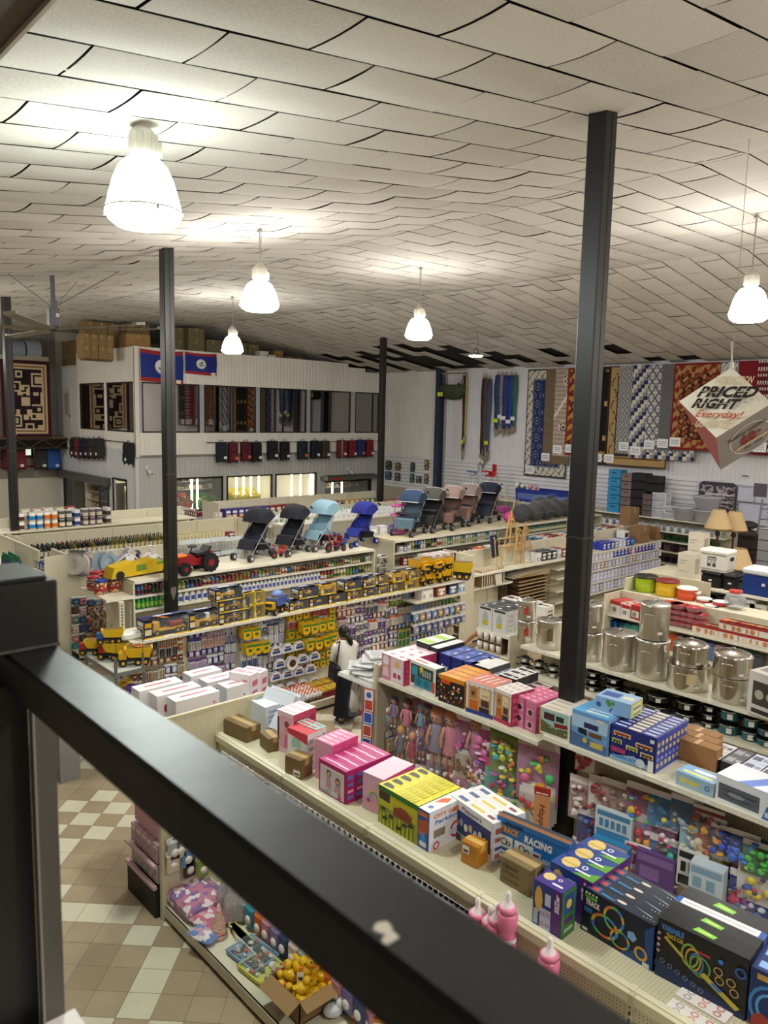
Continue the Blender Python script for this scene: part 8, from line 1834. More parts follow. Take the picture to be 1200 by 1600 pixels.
def baggie(c1,c2,w,d,h,label,px,py,name='bagged_toy',rz=0.,z=bz,seedc=0):
 q=onz(px,py,z);b=MB(mot([c1,c2,'#efe6e8',c1],18,.3,'vor'));b.box(-w/2,-d/2,0,w/2,d/2,h,b=min(.04,h*.4));f=MB(flm());f.box(-w/2-.02,-d/2-.02,0,w/2+.02,d/2+.02,h+.015,b=.03)
 Thing(name,'bagged toy',b,[('clear_bag',f)]).put((q.x,q.y,z),rz,label)
baggie('#c87a9a','#8a6aa0',.42,.5,.16,'pink and violet bagged toy set at the corner of the base deck',305,1415);baggie('#c86a88','#e0a8b8',.3,.42,.09,'pink bagged tray right of the violet set',325,1440,rz=.2);baggie('#6a8ac8','#c9a0b8',.26,.3,.07,'blue and pink bagged article before the pink tray',323,1462,rz=.3)
q=onz(342,1462,bz);cn_=MB(mot(['#d8a890','#e8c8b0','#c98a80','#efdccc'],14,.5,'noise',(1,1,4)));cn_.la([(.085,0),(.09,.02),(.06,.12),(.03,.26),(.01,.34)],12);cb_=MB('#8a4a44');cb_.la([(.086,.03),(.082,.05)],12,cap=False);Thing('cone_toy','toy',cn_,[('band',cb_)]).put((q.x,q.y,bz),label='peach coloured cone of stacked rings on the base deck')
for k,(px,py)in enumerate(((362,1440),(378,1436),(352,1425))):
 q=onz(px,py,bz);s_=MB(mat('#b9b4b4',.6,noise=.3,nscale=25));s_.la([(.06,0),(.09,.05),(.075,.25),(.03,.36),(.035,.40)],12);fl_=MB(flm());fl_.la([(.08,0),(.105,.05),(.09,.26),(.04,.42)],12);Thing('net_bag','bag',s_,[('clear_bag',fl_)]).put((q.x,q.y,bz),label='%s grey white filled bag standing behind the cone'%['left front','right','rear'][k])
for k in range(5):
 q=onz(372+k*3,1468+k*5,bz);b=MB(mat(['#c9c84a','#e0dccc','#3a3a3a','#c9b83a','#e4e4da'][k],.4));b.box(-.03,-.24,0,.03,.24,.05);t=MB('#2c2c2c');t.box(-.03,-.24,.05,.03,-.18,.052);Thing('boxed_set','box',b,[('dark_end',t)]).put((q.x+.05,q.y,bz),.0,'narrow %s box in the row lying across the base deck, %s'%(['yellow','white','black','gold','pale'][k],ORD[k]))
def tray_set(px,py,rim,label,w=.3,d=.42):
 q=onz(px,py,bz);b=MB(mat(rim,.4));b.box(-w/2,-d/2,0,w/2,d/2,.02);b.tube([(-w/2,-d/2,.04),(w/2,-d/2,.04),(w/2,d/2,.04),(-w/2,d/2,.04),(-w/2,-d/2,.04)],.012,5);g=MB();rr=RNG(px)
 for k in range(34):g.ball((rr.uniform(-w*.42,w*.42),rr.uniform(-d*.42,d*.42),.04),rr.uniform(.015,.03),6,rr.choice(['#e8e6e0','#3a5a3a','#c84a3a','#2a2a2c','#d8d8d2','#6a8a4a','#b9b4a8']),sc=(1,1.3,.8))
 f=MB(flm());f.box(-w/2,-d/2,.06,w/2,d/2,.065);Thing('animal_tray','toy set',b,[('figures',g),('clear_lid',f)]).put((q.x,q.y,bz),.1,label)
tray_set(395,1494,'#7aa0c0','blue edged tray of small figures on the base deck');tray_set(418,1522,'#c9c84a','yellow edged tray of small figures left of the duck carton',.3,.5)
q=onz(478,1560,bz);dkc=MB(mat('#8a6a44',.7,noise=.1));W2,D2,H2=.5,.44,.22
for(x0,y0,x1,y1)in((-W2/2,-D2/2,W2/2,-D2/2+.01),(-W2/2,D2/2-.01,W2/2,D2/2),(-W2/2,-D2/2,-W2/2+.01,D2/2),(W2/2-.01,-D2/2,W2/2,D2/2)):dkc.box(x0,y0,0,x1,y1,H2)
dkc.box(-W2/2,-D2/2,0,W2/2,D2/2,.01);fl_=MB(mat('#9a7a50',.7));fl_.quad((-W2/2,-D2/2,H2),(-W2/2-.12,-D2/2,H2-.06),(-W2/2-.12,D2/2,H2-.06),(-W2/2,D2/2,H2));fl_.quad((-W2/2,-D2/2,H2),(W2/2,-D2/2,H2),(W2/2,-D2/2-.1,H2-.04),(-W2/2,-D2/2-.1,H2-.04))
CX,CY=q.x+.02,q.y
Thing('duck_carton','carton',dkc,[('flap',fl_)]).put((CX,CY,bz),.0,'open brown carton full of yellow rubber ducks on the base deck')
solo('carton_filler',MB(mat('#c9a92a',.6)).box(-W2/2+.015,-D2/2+.015,.012,W2/2-.015,D2/2-.015,.10),'yellow bags under the ducks inside the carton','bag',(CX,CY,bz))
db=MB(mat('#e2b41c',.35));db.ball((0,0,.045),.055,12,sc=(1.35,1,.85));db.prism([(.05,.05),(.09,.09),(.03,.08)],-.02,.02,ax='y');hd=MB(mat('#e2b41c',.35));hd.ball((-.045,0,.11),.038,12);bl=MB(mat('#d8601c',.4));bl.ball((-.085,0,.105),.016,8,sc=(1.3,1,.5));ey=MB(mat('#1a1a1a',.3))
for s in(-1,1):ey.ball((-.068,s*.022,.122),.007,6)
DK=Thing('rubber_duck','rubber duck',db,[('head',hd,[('eyes',ey)]),('beak',bl)])
rr=RNG(4);k=0
for lay,nn in((0,12),(1,8),(2,3)):
 for j in range(nn):
  x,y=(rr.uniform(-.17,.17),rr.uniform(-.14,.14))if lay else(((j%4)-1.5)*.11,((j//4)-1)*.13)
  if lay==1:x,y=((j%4)-1.5)*.10+.02,((j//4)-.5)*.16
  if lay==2:x,y=(j-1)*.12+.05,.02
  DK.put((CX+x,CY+y,bz+.10+.075*lay),rot=(rr.uniform(-.5,.5),rr.uniform(-.5,.5),rr.uniform(0,6.2)),sc=rr.uniform(.9,1.15)if lay<2 else 1.3,label='yellow rubber duck in the brown carton, %s layer'%['bottom','middle','top'][lay],group='rubber ducks %s layer'%['bottom','middle','top'][lay])
solo('price_card',MB('#eceae4').box(-.03,-.002,0,.03,.002,.09).box(-.02,-.003,.02,.02,-.002,.05,'#3a3a3a'),'white price card stuck between the ducks','price card',(CX-.12,CY-.05,bz+.24),-.7)
q=onz(540,1575,bz)
for k,(dx,dy,c,nm)in enumerate(((0,0,'#5a8a3a','green'),(.1,.05,'#6a9a44','green'),(-.08,.12,'#4a7a34','green'),(-.14,.0,'#d8dce0','white and blue'))):
 fb_=MB(mat(c,.4));fb_.ball((0,0,.06),.075,10,sc=(1.2,.9,.8));h_=MB(mat(c,.4));h_.ball((-.06,0,.11),.045,8);e_=MB(mat('#f0f0e8',.4));e_.ball((-.08,-.03,.15),.015,6);e_.ball((-.08,.03,.15),.015,6)
 Thing('squeaky_toy','toy',fb_,[('head',h_),('eyes',e_)]).put((q.x+dx,q.y+dy,bz),k*.9,label='%s squeaky animal toy right of the duck carton, %s'%(nm,['nearest','right','rear','left'][k]))
solo('orange_sign',MB('#e0942c').box(-.1,-.003,0,.1,.003,.14).box(-.04,-.004,.04,.04,-.003,.1,'#c04a1c'),'orange card at the lower edge right of the green toys','card',(onz(592,1590,.3).x,onz(592,1590,.3).y,.25),-.8)
hp=[('#c98a9a','pink'),('#3a9ab0','turquoise'),('#e0d0c0','cream'),('#8a7ab0','violet'),('#d8703a','orange'),('#b9bcc0','grey'),('#3a4a7a','navy')]
def hbag(c):return gm(('hbag',c),lambda:MB(mat(c,.35)).box(-.07,-.05,-.24,.07,0,-.02,b=.02).box(-.075,-.012,-.05,.075,-.004,0,mat('#e8e4e0',.4)).ball((0,-.05,-.15),.045,8,mat('#e6ded6',.4),sc=(1,.5,1)).mesh('bag'))
for k,(px,py)in enumerate(((333,1374),(343,1382),(355,1384),(368,1392),(380,1402),(394,1412),(408,1424),(420,1434),(434,1446),(447,1456),(462,1470),(478,1482),(494,1496),(512,1512),(530,1526),(548,1540),(566,1556))):
 for t in(0,1):
  c,nm=hp[(k*3+t)%7];q=onX(px,py,3.88+.05*t);tg_(link('hung_bag',hbag(c),None,(3.88+.05*t,q.y-.1*t,q.z-.02*t),-PI/2),'%s bagged novelty hung low on the near pegboard, %s'%(nm,['front','behind'][t]),'bag','%s novelties %d'%(nm,t))
for k,(px,py,c,nm)in enumerate(((273,1325,'#b9bcc0','grey striped'),(272,1345,'#e0d0b8','cream cap-like'),(294,1336,'#6a9ac8','light blue'),(297,1352,'#3a2f34','dark red printed'),(318,1352,'#8aa84a','green and blue'),(283,1322,'#c9ccd4','clear grey'))):
 q=onY(px,py,6.86);tg_(link('hung_bag',hbag(c),None,(q.x,6.9,q.z+.1)),'%s pack hung on the end panel above the base deck'%nm,'bag')
EC=Fr('X',3.78,7.68);cap=MB(mat('#cfc7a8',.45));cap.box(3.36,6.94,0,3.42,7.0,2.1,b=.004);solo('corner_post',cap,'cream corner post of the nearest gondola at the aisle','post')
ebx=MB(mat('#1c1a1a',.6));ebx.box(3.32,7.02,0,3.9,7.7,.32);el_=MB(mat('#c9a8b4',.4));el_.box(3.30,7.02,.32,3.34,7.72,.36);el_.box(3.30,7.02,.56,3.34,7.72,.59)
Thing('end_display','display',ebx,[('rail',el_)]).put((0,0,0),0,'black plinth at the aisle end of the nearest gondola')
for k in range(5):
 for t in range(2):
  b=MB(mat('#cfa9b8' if t else '#b9b0b4',.5));b.box(0,0,0,.5,.115,.2);F=Face(b,(0,.115,0),(0,-1,0),(0,0,1),.115,.2);F.disc(.5,.5,.25,'#8a8a90',6);F.rect(.1,.75,.9,.9,'#efe8ea');solo('pink_pack',b,'%s pack on the black plinth at the aisle corner, %s from the post'%(['greyish','pinkish'][t],ORD[k]),'pack',(3.36,7.04+k*.13,.36+.23*t))
pb=MB('#cf9fb4');pb.box(3.40,7.03,.82,3.46,7.66,1.25);solo('pink_board',pb,'pale pink tall pack above the plinth at the aisle corner','pack')
pb=MB(mot(['#d8d0d4','#4a4650','#e0dadc','#d8d0d4','#c9b8c4'],28,.5));pb.box(3.38,7.03,1.27,3.44,7.70,1.6);solo('spotted_pack',pb,'white pack with dark spots at the aisle corner under the railing','pack')
q=onz(128,1215,0);gy=MB('#8f8a8c');gy.box(q.x-.3,q.y,0,q.x-.02,q.y+.7,.95);gy.box(q.x-.32,q.y+.72,0,q.x-.28,q.y+.8,1.2,CREAM);solo('grey_plinth',gy,'grey mauve low cabinet end glimpsed at lower left under the railing','cabinet')
# == G2 : dolls and boxed sets
G2=Fr('X',6.65,6.73);zA=2.07;zB=2.16;uS=G2.u(845,1156,-.5)
gon(G2,6.9,2.16,'doll gondola with pegboard end and boxed toys along the top',near=[(zA,.5,0,uS-.03),(zB,.5,uS+.03,6.9)],far=[(1.98,.5),(1.6,.5)],base=.55,fbase=.5)
ep=MB(peg_mat('#bdb6a0','x'));ep.box(6.12,6.735,.05,7.15,6.76,2.22);ep.use(mat('#d9d3bb',.45));ep.box(6.09,6.725,0,6.13,6.765,2.26);ep.box(6.1,6.73,2.21,7.16,6.765,2.24);solo('pegboard_divider',ep,'pegboard end panel of the doll gondola','panel')
def baby_art(F,r_):
 F.rect(0,0,1,1,'#e4c0cc');F.rect(0,0,.42,1,'#d0889e');F.disc(.2,.62,.14,'#d8a890',9);F.disc(.2,.78,.15,'#e8e0e0',9);F.poly([(.05,.15),(.36,.15),(.3,.5),(.1,.5)],'#e8c8d4');F.rect(.5,.1,.95,.6,'#e8dce0');F.disc(.7,.75,.1,'#e0c050',8);F.rect(.55,.2,.7,.4,'#c84a7a');F.disc(.82,.3,.08,'#a83a6a',7)
bxr(dict(c='#e4c0cc',side='#c03a6a',top='#ead6d8',art=baby_art,pal=('#e8b0c0','#d84a7a'),tA=lambda T_,r_:(T_.disc(.3,.5,.1,'#d87a98',8,asp=2),T_.disc(.7,.5,.1,'#c85a80',8,asp=2))),(596,1058.5),(630,1073),(631,1033),.62,zA,4,'pink and white baby doll set box at the left end of the doll shelf')
def teal(F,r_):
 F.rect(0,0,1,1,'#e4dedc');F.rect(0,0,.13,1,'#c8502c');F.rect(.16,.18,.92,.9,'#4a4a44');F.rect(.3,.1,.86,.48,'#2f8aa4');F.disc(.44,.3,.09,'#1e6a84',10);F.disc(.7,.3,.09,'#1e6a84',10);F.rect(.2,.5,.4,.84,'#3a9ab0');F.poly([(.5,.6),(.6,.88),(.46,.86)],'#d8c82c');F.rect(.88,.1,.98,.5,'#c8502c')
 for k in range(4):F.rect(.56+.08*k,.56,.61+.08*k,.8,'#9ab0b0')
 F.disc(.06,.6,.035,'#f0e8e0',7);F.text('PLAY SET',.2,.03,.6,.09,'#8a8a8a',.02)
bxr(dict(c='#e4dedc',side='#4a6a5a',top='#e8e0dc',art=teal,pal=('#c8502c','#e8e0dc'),tA=lambda T_,r_:(T_.rect(0,0,1,1,'#e8dcd4'),T_.rect(.2,.3,.6,.6,'#c8502c'))),(634.5,1069),(680,1089),(684,1046.5),.14,zA,1,'white and orange box with teal play mixer visible')
def food(F,r_):
 F.rect(0,0,1,1,'#2a1c18');F.rect(0,.86,1,1,'#d88a1c');F.rect(.08,.72,.45,.86,'#d8481c')
 for k in range(34):F.disc(r_.uniform(.06,.94),r_.uniform(.08,.7),r_.uniform(.02,.045),r_.choice(['#d8b03a','#a8342c','#e8dcc0','#6a8a3a','#c87a3a','#8a5a9a']),7)
bxr(dict(c='#2a1c18',side='#d88a1c',top='#d88a1c',art=food,pal=('#e8b83a','#a8342c'),tA=lambda T_,r_:(T_.rect(.0,.9,1,1,'#8a4a1c'),T_.rect(.3,.1,.7,.8,'#e0a02c'))),(685,1094),(724,1108),(727,1066),.50,zA,4,'dark play food box with orange top')
def kitch(cb):
 def f(F,r_):
  F.rect(0,0,1,1,'#dcd6d2');F.rect(.08,.12,.92,.9,'#c9a070');F.rect(.0,0,1,.13,cb);F.rect(.14,.5,.4,.84,'#b07a4a');F.disc(.26,.66,.07,'#5a3a2a',8);F.rect(.5,.56,.86,.86,'#e0d0a8');F.rect(.56,.32,.84,.52,'#4a3a38');F.rect(.14,.16,.44,.44,'#c8641c');F.rect(.5,.14,.86,.28,'#2a2a3a')
  for k in range(5):F.disc(.6+.05*k,.66,.02,'#a87a3a',6)
  for k in range(6):F.disc(.04+.184*k,.93,.05,'#e8e0de',7)
 return f
bxr(dict(c='#dcd6d2',side='#cfc9c8',top='#d07a6a',art=kitch('#2a3a8a'),pal=('#b0c0d0','#e0c0b0'),tA=lambda T_,r_:[T_.poly([(.15+.22*i,.2),(.28+.22*i,.8),(.24+.22*i,.85),(.1+.22*i,.3)],'#e8dcd0')for i in range(4)]),(727.5,1111),(770,1125),(772.5,1075.5),.36,zA,1,'large play kitchen box with salmon top and orange stove')
bxr(dict(c='#e0dcdc',side='#b03a5a',top='#e8e2de',art=kitch('#b82a52'),pal=('#e0b0c0','#d85a80'),tA=lambda T_,r_:[T_.rect(.1+.28*i,.2,.28+.28*i,.7,'#d0b4b0')for i in range(3)]),(772,1124.5),(797,1136.5),(800.5,1085.5),.34,zA,3,'narrow play kitchen box with crimson side')
def pinks(F,r_):
 F.rect(0,0,1,1,'#d0789a');
 for(x,y,s_)in((.28,.68,.15),(.28,.3,.15),(.76,.62,.14),(.76,.22,.14)):F.rect(x-s_,y-.12,x+s_,y+.12,'#e4a8bc');F.disc(x,y,s_*.7,'#4a2a3a',8)
 F.rect(.48,0,.54,1,'#b84a78')
bxr(dict(c='#d0789a',side='#c05a88',top='#d86a92',art=pinks,pal=('#e8b0c8','#b84a78'),tA=lambda T_,r_:[T_.disc(.2+.3*i,.5,.1,'#e8b8cc',8,asp=2)for i in range(3)]),(801,1131),(836,1147),(840,1099.5),.44,zA,5,'pink toy box of the deep stack left of the train sets')
def train1(F,r_):
 F.rect(0,0,1,1,'#ddd8d0');F.rect(0,0,.05,1,'#d08a4a');F.rect(.06,.1,.94,.96,'#9ac0bc');F.poly([(.06,.1),(.94,.1),(.94,.42),(.5,.36),(.06,.55)],'#5a6a44');F.rect(.15,.6,.5,.86,'#4a2c28');F.rect(.55,.64,.8,.84,'#2c2c30');F.poly([(.5,.4),(.95,.46),(.92,.6),(.5,.56)],'#8a2428')
 for k in range(16):F.disc(r_.uniform(.1,.9),r_.uniform(.12,.42),.03,r_.choice(['#6a7a4a','#8a5a3a','#c9b890','#a84a3a']),6)
bxr(dict(c='#ddd8d0',side='#d8d4cc',top='#ddd8ce',art=train1,pal=('#b9b4a8',),tA=lambda T_,r_:(T_.rect(0,.1,1,.9,'#d8d2c4'),T_.rect(.1,.4,.6,.7,'#b9a48a'))),(842,1144),(889,1161),(890.5,1119),.50,zB,5,'white edged train set box at the left of the second shelf stretch')
def train2(F,r_):
 F.rect(0,0,1,1,'#6a9ad0');F.rect(0,.55,1,.9,'#a8c8e8');F.poly([(0,0),(1,0),(1,.25),(0,.4)],'#4a6a9a');F.rect(.35,.6,.75,.75,'#2a2c5a');F.poly([(.2,.42),(.45,.38),(.42,.56),(.2,.56)],'#1c1e24');F.rect(.5,.4,.85,.52,'#6a4a24');F.rect(.55,.12,.9,.28,'#c8b45a');F.disc(.4,.25,.07,'#c9c04a',8);F.rect(.7,.85,.9,.93,'#e0d8c0')
bxr(dict(c='#6a9ad0',side='#8ab0dc',top='#5aa0d0',art=train2,pal=('#e8e4c0','#3a5a9a'),tA=lambda T_,r_:(T_.poly([(.3,.2),(.9,.3),(.9,.45),(.3,.4)],'#d8e0c8'),T_.poly([(.3,.55),(.9,.65),(.9,.8),(.3,.75)],'#c8d8e8'))),(891.5,1162),(947,1183),(951,1126.5),.42,zB,2,'light blue train set box')
a,b_=onz(891.5,1162,zB),onz(947,1183,zB)
def train3(F,r_):
 F.rect(0,0,1,1,'#232c78');
 for(x,y,w_,c)in((.06,.72,.38,'#a8342c'),(.56,.58,.36,'#8a3a24'),(.04,.5,.22,'#2f6a3a'),(.36,.42,.26,'#8a8a3a'),(.68,.36,.28,'#6a4424')):
  F.rect(x,y,x+w_,y+.13,'#e0d49a');F.rect(x+.02,y+.03,x+w_-.02,y+.1,c)
  for j in range(3):F.disc(x+w_*(.2+.3*j),y+.01,.02,'#1c1c28',7)
 F.poly([(.02,.12),(.55,.3),(.9,.14),(.9,.04),(.02,.02)],'#8ab0c8');F.rect(.04,.25,.36,.4,'#a03a6a');F.text('TRAIN SET',.08,.1,.6,.2,'#3a7ad8',.04,.1);F.disc(.7,.16,.1,'#c9d0d8',9);F.rect(.86,.02,.98,.34,'#e4e2e0');F.rect(.88,.84,.97,.94,'#e4e2e0')
def t3top(T_,r_):T_.rect(0,0,1,1,'#2c3684');T_.rect(.35,.2,.62,.8,'#d8d0b0');T_.rect(.05,.3,.3,.7,'#c9cede');T_.rect(.7,.3,.95,.7,'#b9c4e4')
bxr(dict(c='#232c78',side='#3a4aa8',top='#2c3684',art=train3,pal=('#e4e2ea','#c8b870','#8a94c8'),tA=t3top),(952.5,1183),(1023,1209),(1024.5,1154),.62,zB,8,'navy train set box of the deep fan-like stack')
r_,p_=toybox(.36,.26,.14,'#8ab0d8','#c9c878','#9ab8dc',art='blobs',seed=9,pal=('#3a5aa0','#e0dcc0','#5a8a4a'),n=6);q=onz(925,1135,zB+.40);pm=(a+b_)/2;Thing('toy_box','box',r_,p_).put((pm.x+.30,pm.y-.12,zB+ztop(951,1126.5,b_.x,b_.y)-zB+.004),-PI/2+.1,label='pale blue box lying on top of the light blue train sets')
fo_=MB('#e6e8ec');fo_.ball((0,0,.06),.07,10,sc=(1.4,1,.9));solo('white_bag',fo_,'white crumpled bag on the panel left of the pale blue box','bag',(6.78,pm.y+.32,2.17))
def strot(F,r_):F.rect(0,0,1,1,'#9ab8cc');F.text('Strotex',.1,.3,.62,.75,'#e0d23a',.06,.2);F.disc(.85,.5,.07,'#3a6a9a',9,asp=3,ring=.4)
bxr(dict(c='#9ab8cc',side='#b4c4d4',top='#5a9ad0',art=strot,pal=('#e0d23a','#3a5a9a'),tA=lambda T_,r_:(T_.rect(.1,.2,.9,.4,'#d8d23a'),T_.rect(.3,.55,.95,.8,'#e4ecf4'))),(1055.5,1224),(1113,1247),(1114,1226),.20,zB,1,'flat light blue box with yellow lettering lying right of the navy train sets')
def heli(F,r_):
 F.rect(0,0,1,1,'#dfe2e8');F.rect(.04,.12,.62,.72,'#5a6068');F.disc(.3,.42,.12,'#8a9098',12,asp=.8);F.rect(.1,.5,.58,.53,'#2a2c30');F.rect(.12,.3,.5,.33,'#3a3c40');F.poly([(.66,.0),(1,0),(1,.8),(.72,.5)],'#3a6ac0');F.rect(.7,.1,.95,.3,'#c9d0d8')
bxr(dict(c='#dfe2e8',side='#c9ced8',top='#d8dce6',art=heli,pal=('#3a6ac0',),tA=lambda T_,r_:(T_.poly([(.3,0),(1,0),(1,1),(.6,1)],'#4a72c8'),T_.poly([(.5,0),(.7,0),(.9,1),(.8,1)],'#e0e4ee'))),(1117,1248),(1230,1296),(1228,1252),.34,zB,1,'white and blue helicopter box at the right picture edge')
def tof(px0,px1,py0,py1,zt,h,n,c,side,top,label,art=None,depth=.42,pal=('#e0e0e0',),X=6.72,ta=None):
 p0,p1=onX(px0,py0,X),onX(px1,py1,X);w=p0.y-p1.y;d=depth/n
 r_,p_=toybox(w-.006,d-.005,h,c,side,top,art=art,pal=pal,seed=int(px0),tA=ta,n=5);P=Thing('appliance_box','box',r_,p_)
 for k in range(n):P.put((X+d*(k+.5),(p0.y+p1.y)/2,2.0),-PI/2,label=label+('' if n==1 else ', %s row'%['front','second','third','rear'][k]))
tof(650,671,1008,1016,2.4,.46,2,'#2a2a2a','#3a3a3a','#e0e2d8','white and black box with lime green top behind the baby doll sets',ta=lambda T_,r_:(T_.rect(.05,.1,.95,.6,'#9ac83a'),),depth=.5)
tof(672,684,1014,1020,2.4,.44,2,'#1c1c20','#2a2a30','#dcdcd8','black sided white topped box left of the dark blue appliance boxes',depth=.5)
def ost(F,r_):F.rect(0,0,1,1,'#1b2f78');F.text('Oster',.2,.5,.8,.7,'#dfe4f0',.04);F.rect(.3,.1,.7,.4,'#3a4a9a')
for k,(a0_,a1_)in enumerate(((686,704),(705,723),(724,742))):tof(a0_,a1_,1020+k*7,1027+k*7,2.4,.40,2,'#1b2f78','#16255e','#2a4496','dark blue appliance box, %s of three across'%['left','middle','right'][k],art=ost,depth=.46,ta=lambda T_,r_:(T_.rect(.2,.2,.6,.5,'#5a74c0'),T_.rect(.7,.5,.9,.7,'#c9d0e8')))
tof(734,764,1042,1052,2.4,.40,1,'#3a3638','#4a4648','#dcd6d2','white topped grey box right of the dark blue ones',depth=.4)
tof(748,778,1050,1060,2.4,.33,3,'#c9cbd0','#b9bcc4','#9a9ca8','pale box with greyish printed top behind the kitchen sets',depth=.42,pal=('#6a6c78','#c9cbd4'))
tof(779,806,1060,1072,2.4,.38,3,'#1c1a1c','#2a282a','#dcdad8','black box with white top and dark labels',depth=.42,pal=('#2a282a','#3a383a'))
tof(806,832,1072,1083,2.4,.28,3,'#4a2028','#5a2a32','#c9c0c0','dark red and white carton behind the pink stack',depth=.4,pal=('#5a2028','#7a4a50'))
tof(1058,1080,1160,1168,2.4,.34,3,'#8a4a9a','#8a4a9a','#9a5aa8','violet box right behind the navy train sets',depth=.3,pal=('#b07ac0',))
for k in range(3):
 q=onX(1090,1172,6.75+.14*k);plain=MB(mat('#9a6f44',.7,noise=.1));plain.box(-.2,-.065,0,.2,.065,.36,b=.004);tp=MB(mat('#b98a5a',.4));tp.box(-.02,-.066,.36,.02,.066,.362)
 Thing('cardboard_box','cardboard box',plain,[('tape',tp)]).put((6.76+.14*k,q.y,2.0),-PI/2,'plain orange brown carton %s behind the pegboard'%['front','middle','rear'][k])
for k,(a0_,a1_,t_)in enumerate(((1098,1124,'#c9c9cc'),(1125,1152,'#2a2a2e'),(1153,1183,'#b9c4dc'),(1184,1215,'#c9c9cc'))):tof(a0_,a1_,1182+k*11,1193+k*11,2.4,.27,2,'#1a1a1d','#232327',t_,'black gloss topped appliance box, %s behind the right pegboard'%ORD[k],depth=.4,pal=('#4a4a54','#8a8a94'))
# == dolls on the front pegboard
def doll(dress,hairc,L=.42,skinc='#c98e70',feet='#e8d8d0',cap=None,film=True):
 key=('doll',dress,hairc,L,cap)
 if key in _mats:return _mats[key]
 s=L/.45;sk=mat(skinc,.45);b=MB(mat(dress,.7,noise=.3,nscale=60));b.la([(.03*s,-.10*s),(.045*s,-.13*s),(.04*s,-.2*s),(.06*s,-.29*s),(.055*s,-.30*s)],10,sy=.7)
 hd=MB(sk);hd.ball((0,0,-.05*s),.048*s,12,sc=(1,.95,1.1));hr=MB(mat(hairc,.6));hr.ball((0,.012*s,-.035*s),.054*s,12,sc=(1.05,1,1.05));hr.ball((0,.02*s,-.09*s),.045*s,8,sc=(1.1,.6,1.1))if not cap else None
 fc=MB(mat('#2a2030',.4));
 for q in(-1,1):fc.ball((q*.017*s,-.045*s,-.05*s),.006*s,6)
 mo=MB('#b84a50');mo.ball((0,-.047*s,-.075*s),.006*s,6,sc=(1.5,.5,.6));ps=[('head',hd,[('eyes',fc),('mouth',mo)]),('hair',hr)]
 if cap:c=MB(mat(cap,.7));c.ball((0,.008*s,-.02*s),.056*s,12,sc=(1,1,.9));ps[1]=('cap',c)
 for q in(-1,1):
  a=MB(sk);a.tube([(q*.045*s,0,-.12*s),(q*.07*s,-.01,-.2*s),(q*.06*s,-.03*s,-.26*s)],[.014*s,.013*s,.012*s],6);ps.append(('arm',a))
  l=MB(sk);l.tube([(q*.025*s,0,-.29*s),(q*.027*s,-.01,-.36*s),(q*.027*s,0,-.43*s)],[.02*s,.016*s,.012*s],6);sh_=MB(mat(feet,.5));sh_.ball((q*.027*s,-.012*s,-.44*s),.02*s,8,sc=(.8,1.4,.8));ps.append(('leg',l,[('shoe',sh_)]))
 f=MB(flm());f.box(-.09*s,-.06*s,-.47*s,.09*s,.05*s,.02*s,b=.03*s);f.box(-.09*s,-.004,.02*s,.09*s,.004,.07*s);ps.append(('clear_bag',f))
 P=Thing('doll','doll',b,ps);_mats[key]=P;return P
def g2p(px,py,v):return G2.w(G2.u(px,py,v),v,G2.z(px,py,v))
DL=[(616,1090,'#8a7aa8','#6a4a8a',.30,None,'small lilac doll in purple bonnet, left end of the top doll row'),(636,1094,'#d87a98','#5a3a2c',.38,None,'doll in pink top and white trousers, second of the top doll row'),(658,1103,'#7aa4cc','#c9a890',.30,'#8ab4d8','baby doll in blue suit and cap'),(596,1105,'#8ab0cc','#c9a890',.26,'#e8e8ec','baby doll with white and blue cap on the end panel, left'),(606,1108,'#8ab0cc','#c9a890',.26,'#e8e8ec','baby doll with white and blue cap on the end panel, right'),(684,1108,'#9a90a8','#c9702c',.62,None,'tall ginger haired doll in silver dress'),(706,1112,'#d88a9a','#c9702c',.62,None,'tall ginger haired doll in pink checked dress'),(627,1136,'#7a7a8a','#d8a02c',.38,None,'doll with golden hair in the second row'),(645,1146,'#c04a5a','#d8905a',.36,None,'doll with orange face in the second row'),(745,1123,'#c87a9a','#a8703a',.50,None,'slim doll in pink frock right of the purple bag'),(660,1140,'#5a3a6a','#8a3a6a',.3,None,'purple packed doll between the golden haired ones')]
for(px,py,dr,hc,L,cp,lb)in DL:
 p=g2p(px,py,-.33);doll(dr,hc,L*1.25,cap=cp).put(p,-PI/2+.3,label=lb)
def bub(card,cols,w,h,n,label,px,py,seed,v=-.3,rz=0.25,mx=.035,card2=None):
 rr=RNG(seed);b=MB(mat(card,.4));b.box(-w/2,-.003,-h,w/2,.003,0);c2=MB(mat(card2 or '#e8e0e0',.4));c2.box(-w/2,-.004,-h*.16,w/2,-.003,0);g=MB()
 for k in range(n):
  x,z=rr.uniform(-w*.38,w*.38),-h*rr.uniform(.24,.92);r=rr.uniform(.4,1)*mx;m=mat(rr.choice(cols),.35)
  if rr.random()<.6:g.ball((x,-.03,z),r,8,m,sc=(1,.7,1))
  else:g.la([(r*.6,0),(r,.01),(r,.02),(r*.6,.03)],10,(x,-.03,z),m)
 f=MB(flm());f.box(-w*.46,-.07,-h*.96,w*.46,-.004,-h*.18,b=.02)
 Thing('carded_toy','toy',b,[('header',c2),('pieces',g),('bubble',f)]).put(g2p(px,py,v),-PI/2+rz,label=label)
bub('#b05a90',['#d83a8a','#e8a0c8','#8a3a9a'],.26,.5,16,'long bag of magenta toy pieces left of the slim doll',728,1116,1)
